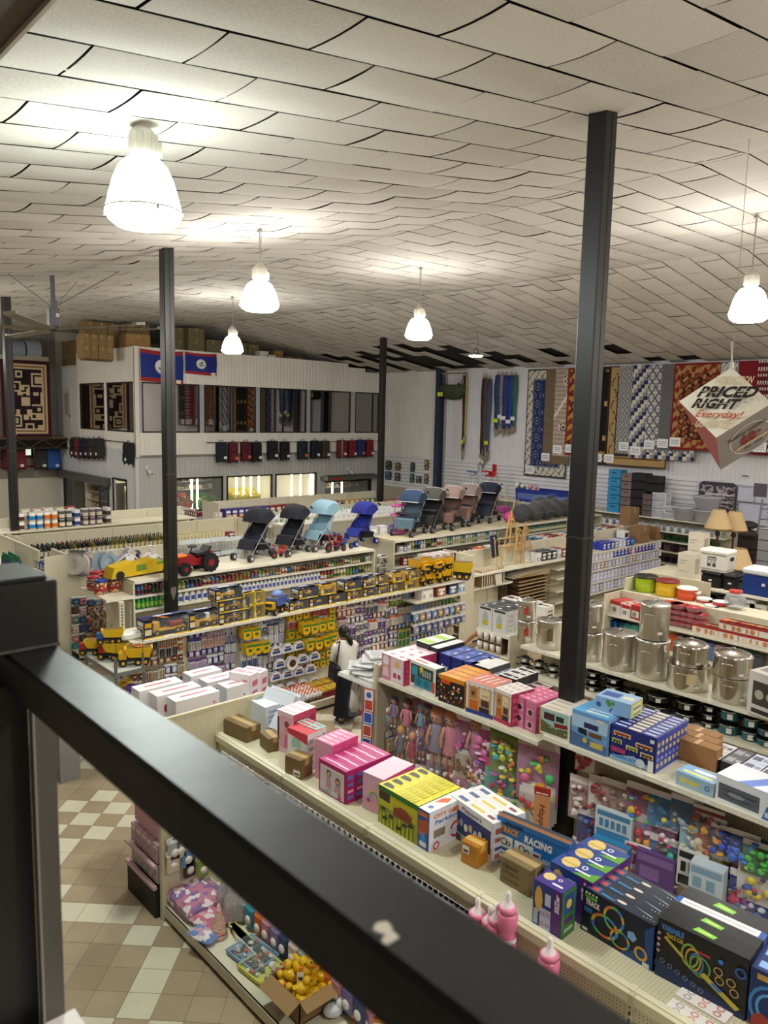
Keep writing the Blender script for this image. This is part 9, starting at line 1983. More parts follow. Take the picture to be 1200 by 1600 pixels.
bub('#c83a8a',['#e06ab0','#e8c0d8','#b02a7a'],.36,.45,22,'fat bag of hot pink toy pieces',764,1132,2,mx=.06);bub('#c04a9a',['#e87ac0','#8a5ac0','#f0c8e0'],.34,.42,14,'pink and violet toy bag under the hot pink one',762,1172,3,mx=.05)
bub('#7a8a2c',['#c9d83a','#d87a2c','#4ab0c0','#e8d03a','#f0e8d8'],.50,.52,26,'large green card of toy food with fruit',800,1140,4,mx=.045,card2='#5a7a2c');bub('#5ab0a8',['#e8d03a','#c83a4a','#7ac04a','#e8a02c','#b060a0'],.52,.62,24,'large turquoise card of toy food behind the blue track box',793,1192,5,mx=.045,card2='#d04a8a')
bub('#b07aa0',['#e8a02c','#4ac06a','#e06a9a','#e8e04a','#f0e8e0'],.46,.72,22,'tall card of toy food hanging just left of the thick post',843,1152,6,mx=.06,card2='#c9b8b4');
for k in range(4):bub('#c9c4c0',['#d8702c','#e8c84a','#c03a3a','#8ab04a'],.34,.42,14,'clear pack of toy vegetables, %s in the cluster below the tall card'%['nearest','second','third','rear'][k],836+k*4,1233-k*4,10+k,v=-.42+.06*k,mx=.04)
bub('#8a5aa8',['#c9b0d8','#6a4a8a'],.22,.26,6,'violet diamond shaped pack tilted between the dolls',664,1142,16,rz=.6)
for k,(px,py,c,cs_,w,h,lb)in enumerate(((683,1182,'#8a7aa8',['#c9b8d8','#7a5a9a'],.28,.44,'lilac card of doll clothes'),(706,1188,'#b03a2c',['#e0602c','#e8c83a','#2a2a2c'],.22,.42,'red oval card left of the chocolate print pack'),(728,1172,'#c9b8a0',['#6a4030','#8a5a40','#e8dccc'],.26,.34,'cream pack with brown spots'),(746,1200,'#a83a34',['#d8b84a','#c03a5a'],.26,.2,'red and gold small pack under the pink bags'),(724,1208,'#c08aa0',['#e8d8e0','#a85a80'],.26,.36,'pale pink patterned pack in the low row'),(748,1220,'#9ac0c8',['#e08aa0','#e8e8f0'],.22,.40,'pale oval pack with pink pieces'),(766,1214,'#3a8a4a',['#3a9ad8','#4ac05a','#c9302c'],.24,.36,'green and blue toy frog pack'),(660,1196,'#c86a9a',['#e8b0d0'],.2,.3,'pink small pack low beside the end panel'),(776,1232,'#a83a6a',['#d85a90','#e8a0c0'],.3,.4,'crimson pink pack behind the white building sets'),(800,1248,'#a02a4a',['#d85a90','#e8c0c0'],.34,.4,'dark pink bag low behind the blue track box'),(830,1272,'#c03a7a',['#e060a0','#b02a6a'],.4,.4,'hot pink bag low left of the thick post'))):
 bub(c,cs_,w,h,12,lb,px,py,30+k,v=-.32)
rr=RNG(12)
for r in range(7):
 for k in range(36):
  y=6.5-k*.19;z=1.78-r*.21
  if abs(y-4.27)<.25:continue
  c,nm=rr.choice([('#b0406a','pink'),('#6a3a7a','violet'),('#7a2a2a','dark red'),('#b96a8a','pale pink')]if y>4.2 else[('#8a2a2a','dark red'),('#24407a','blue'),('#a86a2a','orange'),('#4a3a5a','violet')])
  tg_(link('hung_toy',gm(('hbag2',c),lambda c=c:MB(mat(c,.4)).box(-.07,-.06,-.18,.07,0,-.02,b=.02).ball((0,-.06,-.1),.04,8,mat('#c98a90',.4),sc=(1,.5,1)).mesh('bag')),None,G2.w(G2.a0-y,-.03,z),-PI/2),'%s bagged toy behind the dolls, %s row'%(nm,ORD[r]),'bag','%s bags row %d'%(nm,r))
ws=MB(mat('#c9c9c9',.3,.6));wsx,wsy=6.02,6.78;ws.cyl((0,0,.9),(0,0,1.72),.006,n=5)
cs_l=[('#c04a34','#3a5ab0'),('#3a5ab0','#e8c83a'),('#c04a34','#e8e8e8'),('#2a4a9a','#d84a3a'),('#e8e4dc','#c04a34'),('#2c2c34','#e8e4dc'),('#4a5a9a','#c9c9d0')]
for k,(c,c2)in enumerate(cs_l):
 px,py=577-k*1.3,1094+k*20;q=onX(px,py,6.0);b=MB(mat(c,.4));b.box(-.075,-.01,-.15,.075,0,.15);F=Face(b,(-.075,-.01,-.15),(1,0,0),(0,0,1),.15,.3);F.rect(.08,.05,.92,.95,'#e4e2e6');F.rect(.15,.1,.85,.5,c);F.disc(.5,.72,.25,c2,9);solo('hung_card',b,'card pack on the wire strip beside the dolls, %s from the top'%ORD[k],'card',(6.0,q.y,q.z),-PI/2+.3)
for k in range(6):tg_(link('hung_pack',card_pack(['#8a8ac0','#5a6ab0','#c98aa0'][k%3],['#d8a04a','#b0c8e0'][k%2],.07,.3,.03),None,(6.3+.06*k,6.72,1.35),0),'slim bagged toy hung low on the pegboard end panel','pack','slim bags on the doll end panel')
tz=2.0;tb_=MB(mat('#dcdcd6',.45));tb_.box(6.1,6.8,1.95,6.8,7.45,1.97);tb_.box(6.09,6.79,1.92,6.81,7.46,1.95,mat('#eceae6',.4))
solo('end_shelf',tb_,'white end shelf in front of the woman','shelf')
for k in range(6):tg_(link('silver_pack',gm('silv',lambda:MB(mat('#cfcfcf',.25,.2,bump=.6,nscale=22)).box(-.17,-.14,0,.17,.14,.035,b=.015).box(-.1,-.08,.0355,.1,.08,.037,mat('#a9a9b0',.4)).mesh('pack')),None,(6.29+(k%2)*.3,6.96+(k//2)*.16,1.971+.036*(k//2)),.2*k),'silvery white wrapped package on the white end shelf','package','silvery packages on the end shelf')
for k in range(3):tg_(link('silver_pack',_mats['silv'],None,(6.35+k*.1,7.2,2.08+.036*k),.3*k+.5),'silvery wrapped package on top of the others on the white end shelf','package','upper silvery packages on the end shelf')
for k in range(3):
 w_=MB(flm());w_.la([(.02,0),(.07,-.08),(.11,-.35),(.1,-.5)],10,sy=.5);h_=MB(mat('#d8d6d0',.6));h_.la([(.02,-.02),(.05,-.1),(.08,-.38),(.05,-.46)],9,sy=.5);Thing('hung_white_bag','bag',h_,[('clear_film',w_)]).put((6.25+.14*k,7.3,1.90),0,'white bag hanging below the white end shelf, %s'%['left','middle','right'][k])
 # == second stretch pegboard goods (party goods, hardware toys)
bubp=[(915,1176,'#e8e4e2',['#c03a3a'],.2,.2,'white card with red bow ties'),(906,1212,'#b89a90',['#7a3a34','#e8e0d8'],.2,.46,'red and white spotted party bag strip'),(935,1212,'#e8e4e2',['#a82c2c','#2a2a2c'],.18,.42,'white and red card with a dark lips shape'),(965,1220,'#b08a80',['#c9a090','#8a6a60','#e0c8b8'],.3,.4,'clear bag of brownish beads'),(1003,1225,'#8a4a70',['#e03a4a','#3ac05a','#e8c83a','#3a7ad8','#8a3ac0'],.28,.42,'pack of bright coloured balloons'),(1040,1238,'#2f76a8',['#e8d02c','#2f76a8'],.3,.36,'blue pack with yellow label'),(1075,1245,'#2c5a80',['#caa42c','#9ab0c0'],.28,.34,'dark blue pack right of the yellow labelled one'),(1108,1262,'#8a2c2c',['#b04a3a','#3a3a44'],.26,.2,'dark red small pack under the helicopter box'),(923,1268,'#2a3080',['#5a3a9a','#8a2c3a','#3a6ac0'],.26,.36,'deep blue and violet toy pack'),(944,1274,'#8a6a7a',['#e8c82c','#b0a040'],.16,.26,'pack with yellow toy'),(1005,1272,'#b07a98',['#e8a02c','#d03a4a','#e8d0e0'],.3,.52,'mauve pack of toy paint brushes'),(1042,1290,'#7a2c5a',['#e8e8e8','#2a2a2c','#c03a6a'],.2,.26,'dark pack with small white pieces'),(1052,1312,'#3a5a9a',['#e04a3a','#e8c82c','#3ac0a0','#8a4ac0'],.42,.42,'multicoloured bag of small plastic toys'),(1085,1292,'#9ac4dc',['#d8cfb8'],.24,.38,'pale blue card with a cream shell'),(1112,1275,'#a85a2c',['#e8a82c','#d86a2c'],.26,.38,'orange and gold pack'),(1138,1292,'#20306a',['#2a4ac0','#3a5ae0'],.28,.26,'navy pack with a blue round toy'),(1112,1330,'#8a7a34',['#efe6d8','#e8e0c8'],.30,.30,'pack with pale cream puffs'),(1165,1300,'#24408a',['#3a7ae0'],.24,.3,'blue disc pack left of the green one'),(1192,1318,'#2f7a34',['#4ac03a'],.3,.3,'green disc pack at the right edge'),(908,1310,'#7a4a8a',['#b9a0c8','#c9c0d0'],.18,.45,'violet topped clear strip pack'),(925,1318,'#6a3a8a',['#9a8ab0','#c9c4d4'],.18,.45,'second violet topped strip pack'),(945,1312,'#7a3a7a',['#d8c8a8','#c9b890'],.2,.45,'strip pack of cream shells'),(1100,1360,'#c9a8a0',['#c03a3a','#e8c83a','#5a9a4a','#e8e0e0'],.42,.42,'clear strip of small fruit toys'),(1070,1352,'#b9a0a8',['#c03a4a','#e8e0e0'],.22,.45,'red and white hanging strip'),(1042,1385,'#3a6a3a',['#6ac04a','#c9302c'],.3,.28,'green bag of toys low on the right board'),(1090,1400,'#a83a3a',['#e8c83a','#e8e0e0','#d86a2c'],.34,.36,'red labelled bag with coloured sweets'),(1135,1400,'#8a2c28',['#b03a2c','#7a2420'],.22,.46,'bundle of dark red straps'),(1172,1400,'#2a4a8a',['#4a7ac0','#c9d0e0'],.34,.3,'blue net bag at the right edge'),(1133,1372,'#8a2a34',['#c03a4a','#3a8a5a','#e8d0c0'],.3,.36,'cluster of red and green key ring toys'),(1165,1362,'#3a4a9a',['#d83a6a','#3a5ac0','#8a3a9a'],.24,.42,'blue and pink key ring cluster'),(1185,1342,'#e0dcd4',['#2c3c5a','#e8d03a'],.3,.36,'white headed card with dark bird shape')]
for k,(px,py,c,cs_,w,h,lb)in enumerate(bubp):bub(c,cs_,w,h,12,lb,px,py,60+k,v=-.25,rz=.15,mx=.04)
def prt(px,py,w,h,d,c,c2,label,n=3,v=-.3):
 b=MB(mat(c,.4));b.box(-w/2,-d,-h,w/2,0,0);F=Face(b,(-w/2,-d,-h),(1,0,0),(0,0,1),w,h);F.rect(.05,.05,.95,.3,c2);F.rect(.05,.78,.95,.95,c2)
 for k in range(n):F.rect(.12+.8*k/n,.4,.12+.8*k/n+.5/n,.68,c2)
 hk=MB(mat('#b9b9b4',.3,.8));hk.cyl((0,0,.01),(0,.25,.01),.004,n=4);Thing('hung_box','box',b,[('peg_hook',hk)]).put(g2p(px,py,v),-PI/2+.15,label=label)
prt(963,1266,.36,.28,.06,'#cfdce6','#4a8ab8','pale blue box of clips with a row of blue squares',5);prt(963,1308,.36,.2,.14,'#3a8ac0','#c9b0d0','bright blue open box of violet sticks');prt(998,1318,.24,.3,.03,'#efe9e6','#c03a4a','white card with small red eyes print');prt(996,1346,.34,.32,.04,'#c98a7a','#e8e0d8','colourful card of animal stickers',2);prt(1028,1332,.36,.42,.06,'#6a4a88','#8a6aa8','violet envelope shaped pack',1)
prt(1085,1330,.26,.34,.03,'#dcdcd8','#2a2a2c','white card with black moustache shapes',3);prt(1112,1345,.28,.34,.14,'#cfe0ec','#8ab0cc','block of pale blue boxes with a yellow toy picture',2);
q=g2p(884,1222,-.42);ban=MB('#cf8f62');ban.box(-.075,-.02,-.78,.075,0,0);bt=MB('#6a3a24');F=Face(bt,(-.075,-.02,-.78),(1,0,0),(0,0,1),.15,.78);v_,f_,w_,h_=txg('Happy Birthday',.01,.2);e=F.lift();bt.add([F.P(.25+.5*p[1],.88-.82*p[0],e)for p in v_],f_)
hb=MB(mat('#a82c24',.4));hb.box(-.078,-.022,0,.078,.002,.07);hb.box(-.06,-.024,.01,.06,-.022,.02,mat('#e8e0d8',.4));Thing('banner_pack','banner',ban,[('lettering',bt),('header',hb,[],'red header')]).put((5.85,q[1],q[2]),-PI/2+.35,label='salmon coloured Happy Birthday banner pack hanging beside the thick post')
solo('white_tag',MB('#e8e8e4').box(-.02,-.003,-.03,.02,0,.03),'tiny white tag stuck low on the thick post','tag',(6.49,4.33,1.28),-PI/2)
# == G3 : pots
G3=Fr('X',9.40,6.62);gon(G3,5.6,2.0,'gondola with steel stock pots on its top shelf',near=[(2.0,.55),(1.60,.55),(1.2,.5)],base=.6,fbase=.1)
steel=mat('#d0ccc5',.30,1.,noise=.08,nscale=5);steel2=mat('#cfcac2',.16,1.)
def g3y(px,v=-.3,z=2.0,py=1000):return onX(px,py,9.4+v).y
def pot(px0,px1,yt,yb,z,label,m=None,dome=False,X=None,h=None,kind='lid',base_c=None,knob=True):
 X=X or 9.10;pc=(px0+px1)/2;q=onX(pc,(yt+yb)/2,X);dist=(Vector((X,q.y,0))).length;cosang=1.0
 fwd=FW.x*X+FW.y*q.y;r=(px1-px0)/2*fwd/FPX*.97;H=h or(ztop(pc,yt,X,q.y)-z-(.03 if not dome else.07));H=max(.05,H)
 m=m or steel;b=MB(m);b.la([(r*.96,0),(r,.012),(r,H*.97),(r*1.03,H),(r*1.0,H)],28)
 ps=[]
 if kind=='lid':
  l=MB(steel if not dome else steel2);l.la([(r*1.04,H),(r*1.05,H+.012),(r*.9,H+.02),(.02,H+.028)]if not dome else[(r*1.04,H),(r*1.05,H+.01),(r*.85,H+.04),(r*.4,H+.065),(.01,H+.07)],28,cap=False);ps.append(('lid',l,[('knob',MB(steel2).tube([(-.05,0,H+.02),(-.04,0,H+.06),(.04,0,H+.06),(.05,0,H+.02)],.007,6)if not dome else MB(steel2).la([(.01,H+.06),(.012,H+.08),(.028,H+.09),(.02,H+.1)],10))]))
  if not dome:
   bd_=MB(steel2);[bd_.box(-r*.9,-.006,H+.0205,r*.9,.006,H+.026)for _ in(0,)];bd_.box(-.006,-r*.9,H+.0205,.006,r*.9,H+.026);ps.append(('lid_rib',bd_))
 for a in(PI*1.05,PI*1.92):
  c_,s_=cos(a),sin(a);hn=MB(steel2);px_,py_=-s_*.06,c_*.06;hn.tube([(r*c_+px_,r*s_+py_,H*.78),((r+.04)*c_+px_,(r+.04)*s_+py_,H*.78),((r+.04)*c_-px_,(r+.04)*s_-py_,H*.78),(r*c_-px_,r*s_-py_,H*.78)],.008,6);ps.append(('handle',hn))
 tg=MB('#e8e6e0');a=PI*1.28;tg.box(-.03,-.002,0,.03,.0,.03);tg.v=[(v_[0]*cos(a+PI/2)-v_[1]*sin(a+PI/2)+(r+.003)*cos(a),v_[0]*sin(a+PI/2)+v_[1]*cos(a+PI/2)+(r+.003)*sin(a),v_[2]+H*.2)for v_ in tg.v];ps.append(('label',tg))
 if base_c:g=MB(mat(base_c,.5));a=PI*1.12;n_=5;g.add([((r+.003)*cos(a+t*.12),(r+.003)*sin(a+t*.12),H*(.35 if j==0 else.8))for j in(0,1)for t in range(n_)],[(t,t+1,n_+t+1,n_+t)for t in range(n_-1)]);ps.append(('sticker',g))
 Thing('stock_pot','pot',b,ps).put((X,q.y,z),0,label);return z+H+(.028 if kind=='lid' and not dome else 0)
z1=pot(807,838,975,1008,2.0,'lower one of two stacked lidded steel pots left of the thick post',base_c='#c04a2c',h=.30);pot(808,838,945,975,z1,'upper one of two stacked lidded steel pots left of the thick post',base_c='#c04a2c',h=.28)
pot(838,880,968,1019,2.0,'wide steel pot with round lid touching the left side of the thick post',base_c='#6a5a3a',h=.40)
z1=pot(905,941,988,1037,2.0,'lower one of the stacked pots right of the thick post',h=.37);pot(907,941,939,985,z1,'upper one of the stacked pots right of the thick post',h=.37)
pot(940,996,985,1050,2.0,'very large single steel stock pot',h=.47)
z1=pot(991,1045,1000,1066,2.0,'lower of the two tall stacked stock pots in the middle',h=.49);pot(999,1046,947,1000,z1,'upper of the two tall stacked stock pots in the middle',h=.44)
z1=pot(1041,1108,1035,1084,2.0,'wide polished pot carrying a domed pot',m=steel2,h=.30,kind='none',base_c='#c9b88a');pot(1050,1106,1012,1050,z1,'domed lid pot on the wide polished pot',m=steel2,dome=True,h=.24)
z1=pot(1113,1177,1052,1100,2.0,'right wide polished pot carrying a domed pot',m=steel2,h=.30,kind='none');pot(1114,1175,1018,1056,z1,'rightmost domed lid pot with ribbed body',m=steel2,dome=True,h=.24)
def cookset(F,r_):F.rect(0,0,1,1,'#dcdad6');F.rect(.1,.25,.9,.8,'#4a4640');[F.disc(.25+.25*i,.5,.1,'#b9b4a8',10)for i in range(3)];F.rect(.1,.06,.6,.16,'#3a3a3a')
bxr(dict(c='#dcdad6',side='#cfccc6',top='#cfcac2',art=cookset,pal=('#8a8a84',)),(1166,1112),(1238,1140),(1238,1070),.4,2.0,1,'white boxed cookware set at the right picture edge')
blk_=mat('#17171a',.18,.2);tealm=mat('#2f6a78',.3)
def pans(px0,px1,yb,n,label,m=None,X=9.05,top_m=None,hh=.075,z=1.6):
 pc=(px0+px1)/2;q=onX(pc,yb-10,X);fwd=FW.x*X+FW.y*q.y;r=(px1-px0)/2*fwd/FPX*.92;zz=z
 for k in range(n):
  mm=m if(k==0 or not top_m)else top_m;s=r*(1-.06*k);b=MB(mm or blk_);b.la([(s*.85,0),(s,.012),(s,hh*.8),(s*1.03,hh*.85)],22);l=MB(blk_);l.la([(s*1.02,hh*.85),(s*.8,hh*1.05),(.01,hh*1.15)],22,cap=False);rm_=MB(steel2);rm_.la([(s*1.02,hh*.8),(s*1.05,hh*.85),(s*1.02,hh*.9)],22,cap=False);kb=MB(blk_);kb.la([(.012,hh*1.1),(.02,hh*1.3),(.001,hh*1.32)],8)
  tg=MB('#e4e2dc');tg.box(-.03,-s-.004,hh*.2,.03,-s-.001,hh*.7);tg.M=Matrix.Identity(4)
  hnd_=MB(blk_);hnd_.box(-s-.05,-.03,hh*.55,-s+.01,.03,hh*.68,b=.01);hnd_.box(s-.01,-.03,hh*.55,s+.05,.03,hh*.68,b=.01)
  Thing('cooking_pan','pan',b,[('lid',l,[('knob',kb)]),('rim',rm_),('label',tg),('handle',hnd_)]).put((X,q.y,zz),-PI/2+.4,label=label%['bottom','middle','top','fourth'][k]);zz+=hh*1.33
pans(912,941,1085,3,'black lidded pan, %s of the first stack right of the thick post');pans(941,977,1093,3,'black lidded pan, %s of the second stack on the lower pot shelf');pans(975,1002,1103,2,'black lidded pan, %s of the third stack on the lower pot shelf');pans(1006,1052,1115,2,'wide black lidded pan, %s of the fourth stack',hh=.10)
pans(1052,1094,1130,2,'wide black lidded pan, %s of the fifth stack',hh=.11);pans(1093,1121,1143,3,'black lidded pan, %s of the narrow sixth stack');pans(1121,1155,1156,2,'teal casserole stack under a black one, %s piece',m=tealm,hh=.13);pans(1157,1186,1165,2,'teal casserole second group, %s piece',m=tealm,hh=.12);pans(1180,1215,1175,2,'small teal casserole at the right edge, %s piece',m=tealm,hh=.09)
for k in range(7):pans(811+k*22,830+k*22,1045+k*6,2,'dull grey lidded pan, %%s of pair %s, lower shelf left of the post'%['one','two','three','four','five','six','seven'][k],m=mat('#8a8d8a',.3,.6),z=1.6)if k<3 else None
E3=Fr('X',9.46,7.64);gon(E3,.66,2.02,'end unit with boxed glass dispensers left of the pots',near=[(2.0,.42),(1.68,.42),(1.3,.42)],base=.42,ends='R')
def disp(F,r_):F.rect(0,0,1,1,'#dcdcda');F.poly([(.3,.2),(.7,.2),(.72,.6),(.58,.8),(.42,.8),(.28,.6)],'#b9bcbc');F.poly([(.32,.22),(.68,.22),(.7,.42),(.3,.42)],'#c9c03a');F.rect(.1,.88,.9,.97,'#3a3a3a')
for i in range(2):
 for j in range(3):
  r_,p_=toybox(.27,.2,.37,'#dcdcda','#d4d4d4','#2c2c2c',art=disp,pal=('#b9b9b4',),seed=i,tA=lambda T_,q:(T_.rect(.1,.6,.9,.9,'#3a3a3a'),T_.disc(.3,.35,.12,'#e8e8e4',8)))
  Thing('glass_box','box',r_,p_).put((9.16+j*.21,7.48-.28*i,2.0),-PI/2,'white box picturing a glass dispenser, %s column, %s'%(['left','right'][i],['front','second','rear'][j]))
for i,(px,c,lb)in enumerate(((803,'#e0ddd8','white boxed appliance behind the dispensers, left'),(829,'#7a8ab8','blue boxed appliance between two white ones behind the steel pots'),(847,'#e4e2da','white boxed juicer standing right of the stacked steel pots'))):
 X=9.9;q=onX(px,940,X);r_,p_=toybox(.3,.26,[.34,.36,.34][i],c,'#cfccc4','#dcd9d2',art='blobs',pal=('#8a6a4a','#3a3a3a','#c9b04a'),seed=40+i,n=5);Thing('appliance_box','box',r_,p_).put((X,q.y,2.02),-PI/2+.05*i,label=lb)
dkd=MB(mat(CREAM,.45));dkd.box(9.47,5.4,1.98,10.1,7.9,2.015);dkd.box(9.5,7.8,0,9.55,7.85,1.98);dkd.box(10.05,7.8,0,10.1,7.85,1.98);solo('rear_deck',dkd,'cream rear deck behind the pot shelf carrying boxed appliances','shelf')
for r in range(2):
 for k in range(4):tg_(link('mug_box',gm('mug',lambda:MB(mat('#5a3a28',.4)).box(-.06,-.1,0,.06,.1,.15).la([(.04,.0),(.045,.11)],12,(0,-.11,.02),mat('#e8e2d8',.3)).box(-.06,-.102,0,.06,-.1,.02,'#c9a070').mesh('box')),None,(9.15,7.55-k*.125,1.68+.155*r),-PI/2),'brown box with a white mug on the middle shelf left of the pots','box','mug boxes')
tg_(link('carton',pack('#d8702c','#e8e4de',.2,.2,.14),None,(9.2,7.2,1.3),-PI/2),'orange and white small carton low left of the pots','box')
# == G4 : food storage
G4=Fr('X',11.6,6.62);zt4=onX(985,924.5,11.6).z;zs4_=onX(952.5,958,11.2).z;zl4=zs4_-.4
gon(G4,5.2,zt4,'gondola with red and white food boxes behind the stock pots',near=[(zs4_,.42),(zl4,.42),(1.2,.42)],far=[(zt4-.03,.62)],base=.5,fbase=.6,ends='L')
fw2=MB(mat('#cfc9b0',.45));fw2.box(0,.05,zt4-.03,.03,.9,zt4+.2);fw2.box(0,.88,0,1.1,.91,zt4+.2);solo('return_panel',fw2,'cream panel frame left of the green drink jug','panel',G4.w(0,0,0),-PI/2)
def rw(F,r_):F.rect(0,.7,1,1,'#b8302c');F.rect(.1,.15,.9,.6,'#dcd8d0');F.rect(.2,.2,.6,.5,'#8a8a84')
bxr(dict(c='#e4e0da',side='#dcd8d2',top='#c04a44',art=rw,pal=('#b8302c','#8a8a84')),(953,957),(969,962),(969,941),.34,zs4_,2,'red topped white food box at the left end behind the pots');bxr(dict(c='#e4e0da',side='#dcd8d2',top='#dcd4ce',art=rw,pal=('#b8302c','#8a8a84')),(970,962),(984,966),(984,947),.34,zs4_,2,'white food box right of the red topped ones');bxr(dict(c='#a83a34',side='#7a8ab0',top='#b8423c',art=rw,pal=('#b8302c','#e4e0da')),(985,966),(999,970),(999,948),.3,zs4_,1,'red and blue box just left of the tall stock pots')
def tubs(px,n,c,label,r=.1,h=.085):
 q=onX(px,975,11.4)
 for k in range(n):
  b=MB(gls('#c98a8a',.6,.2));b.la([(r*.8,0),(r,h*.85)],14);l=MB(mat(c,.35));l.la([(r*1.06,h*.85),(r*1.06,h),(.01,h)],14,cap=False);Thing('food_tub','food container',b,[('lid',l)]).put((11.40,q.y,zs4_+k*(h+.003)),label=label%['lowest','second','third','topmost'][k])
tubs(1050,4,'#a83038','red lidded food tub, %s of the first column',.14);tubs(1060,4,'#b03a40','red lidded food tub, %s of the second column',.13);tubs(1071,3,'#b03038','red lidded food tub, %s of the third column',.12);tubs(1082,4,'#b8404a','red lidded food tub, %s of the fourth column',.12);tubs(1094,3,'#a83040','red lidded food tub, %s of the fifth column',.11)
rr=RNG(3)
for k in range(13):
 px=1096+k*10.5;q=onX(px,990,11.35);nst=1 if k<4 else 2
 for t in range(nst):
  r_,p_=toybox(.2,.2,.13,'#e4ddd4','#c9504a','#b83a34',art=lambda F,r:(F.rect(0,.7,1,1,'#a82c2c'),F.disc(.5,.35,.2,'#c98a5a',8)),pal=('#c98a5a','#a82c2c'),seed=k,n=3);Thing('food_container_box','box',r_,p_).put((11.35,q.y,zs4_+.135*t),-PI/2+rr.uniform(-.1,.1),label='white and red food container box, %s along, %s'%(ORD[k],['lower','upper'][t]))
for k,(px,c,nm)in enumerate(((956,'#1f5a8a','blue'),(964,'#24659a','blue'),(972,'#1f4a7a','dark blue'),(982,'#3a8a7a','green'),(992,'#4a9a8a','green'),(1055,'#c8562c','orange'),(1066,'#b9a0a4','rose'),(1076,'#a9a0a8','grey'),(1086,'#2f9a90','turquoise'),(1101,'#3a8ab0','light blue'),(1114,'#5a7aa8','slate blue'),(1127,'#c9a0a4','rose'),(1142,'#3a6a9a','blue'),(1157,'#6a6c74','grey'),(1172,'#2f8a80','turquoise'),(1188,'#4a4c54','dark grey'))):
 q=onX(px,1000,11.35);b=MB(mat(c,.3));b.box(-.08,-.08,0,.08,.08,.24,b=.02);l=MB(mat(c,.4));l.box(-.085,-.085,.24,.085,.085,.265,b=.008);Thing('storage_jar','container',b,[('lid',l)]).put((11.35,q.y,zl4),-PI/2,'%s plastic container on the shelf behind the pots, %s from left'%(nm,['first','second','third','fourth','fifth','sixth','seventh','eighth','ninth','tenth','eleventh','twelfth','thirteenth','fourteenth','fifteenth','last'][k]))
def dj(px,yt,yb,c,lid,label,r=None,X=12.0,z=None,hc='#1c1c1e',band=None):
 z=zt4-.03;q=onX(px,930,X);fwd=FW.x*X+FW.y*q.y;r=r*fwd/FPX;H=ztop(px,yt,X,q.y)-z;b=MB(mat(c,.35));b.la([(r*.93,0),(r*.95,.02),(r,H*.45),(r*.97,H*.47),(r*.97,H*.86),(r*1.02,H*.88)],24);l=MB(mat(lid,.4));l.la([(r*1.06,H*.86),(r*1.08,H*.92),(r*.95,H*.99),(.01,H)],24,cap=False);kn=MB(mat(lid,.4));kn.box(-r*.6,-.02,H*.97,r*.6,.02,H*1.01,b=.008)
 hn=MB(mat(hc,.4));a=PI*1.55;hn.tube([(r*.95*cos(a)-.07,r*.95*sin(a),H*.7),(r*1.15*cos(a)-.06,r*1.2*sin(a),H*.68),(r*1.15*cos(a)+.06,r*1.2*sin(a),H*.68),(r*.95*cos(a)+.07,r*.95*sin(a),H*.7)],.014,6);hn.tube([(r*1.15*cos(a)-.06,r*1.2*sin(a),H*.68),(r*1.13*cos(a)-.055,r*1.18*sin(a),H*.58),(r*1.13*cos(a)+.055,r*1.18*sin(a),H*.58),(r*1.15*cos(a)+.06,r*1.2*sin(a),H*.68)],.014,6)
 ps=[('lid',l,[('knob',kn)]),('handle',hn)]
 if band:bd_=MB(mat(band,.4));bd_.la([(r*1.01,H*.2),(r*1.015,H*.55)],24,cap=False);ps.append(('band',bd_))
 Thing('drink_jug','jug',b,ps).put((X,q.y,z),0,label)
dj(1008,898,930,'#a8c01c','#24221f','lime green round drink jug with black lid',17.5);dj(1042,905,938,'#dcb41c','#7a1f20','yellow round drink jug with dark red lid',18,hc='#e0c02c');dj(1073,917,945,'#d8501e','#ece6de','orange round drink jug with white lid and handle',15.5,hc='#ece6de')
dj(1101,934,948,'#e8e4de','#efebe6','small white jug with white lid right of the orange jug',11.5,band='#c0302c');dj(1127,939,955,'#c0302c','#efebe6','small red jug with white lid',11.5);dj(1112,946,956,'#e8e4de','#efebe6','low white jug in front of the two small ones',10,X=11.85)
q=onX(1148,945,12.0);b=MB(gls('#c9ccd0',.4,.05));b.la([(.1,0),(.15,.05),(.165,.14),(.12,.24),(.08,.26)],20);l=MB(mat('#c0382c',.4));l.la([(.1,.25),(.1,.29),(.01,.3)],18,cap=False);Thing('glass_jar','jar',b,[('lid',l)]).put((12.0,q.y,zt4-.03),0,'round clear glass jar with red lid')
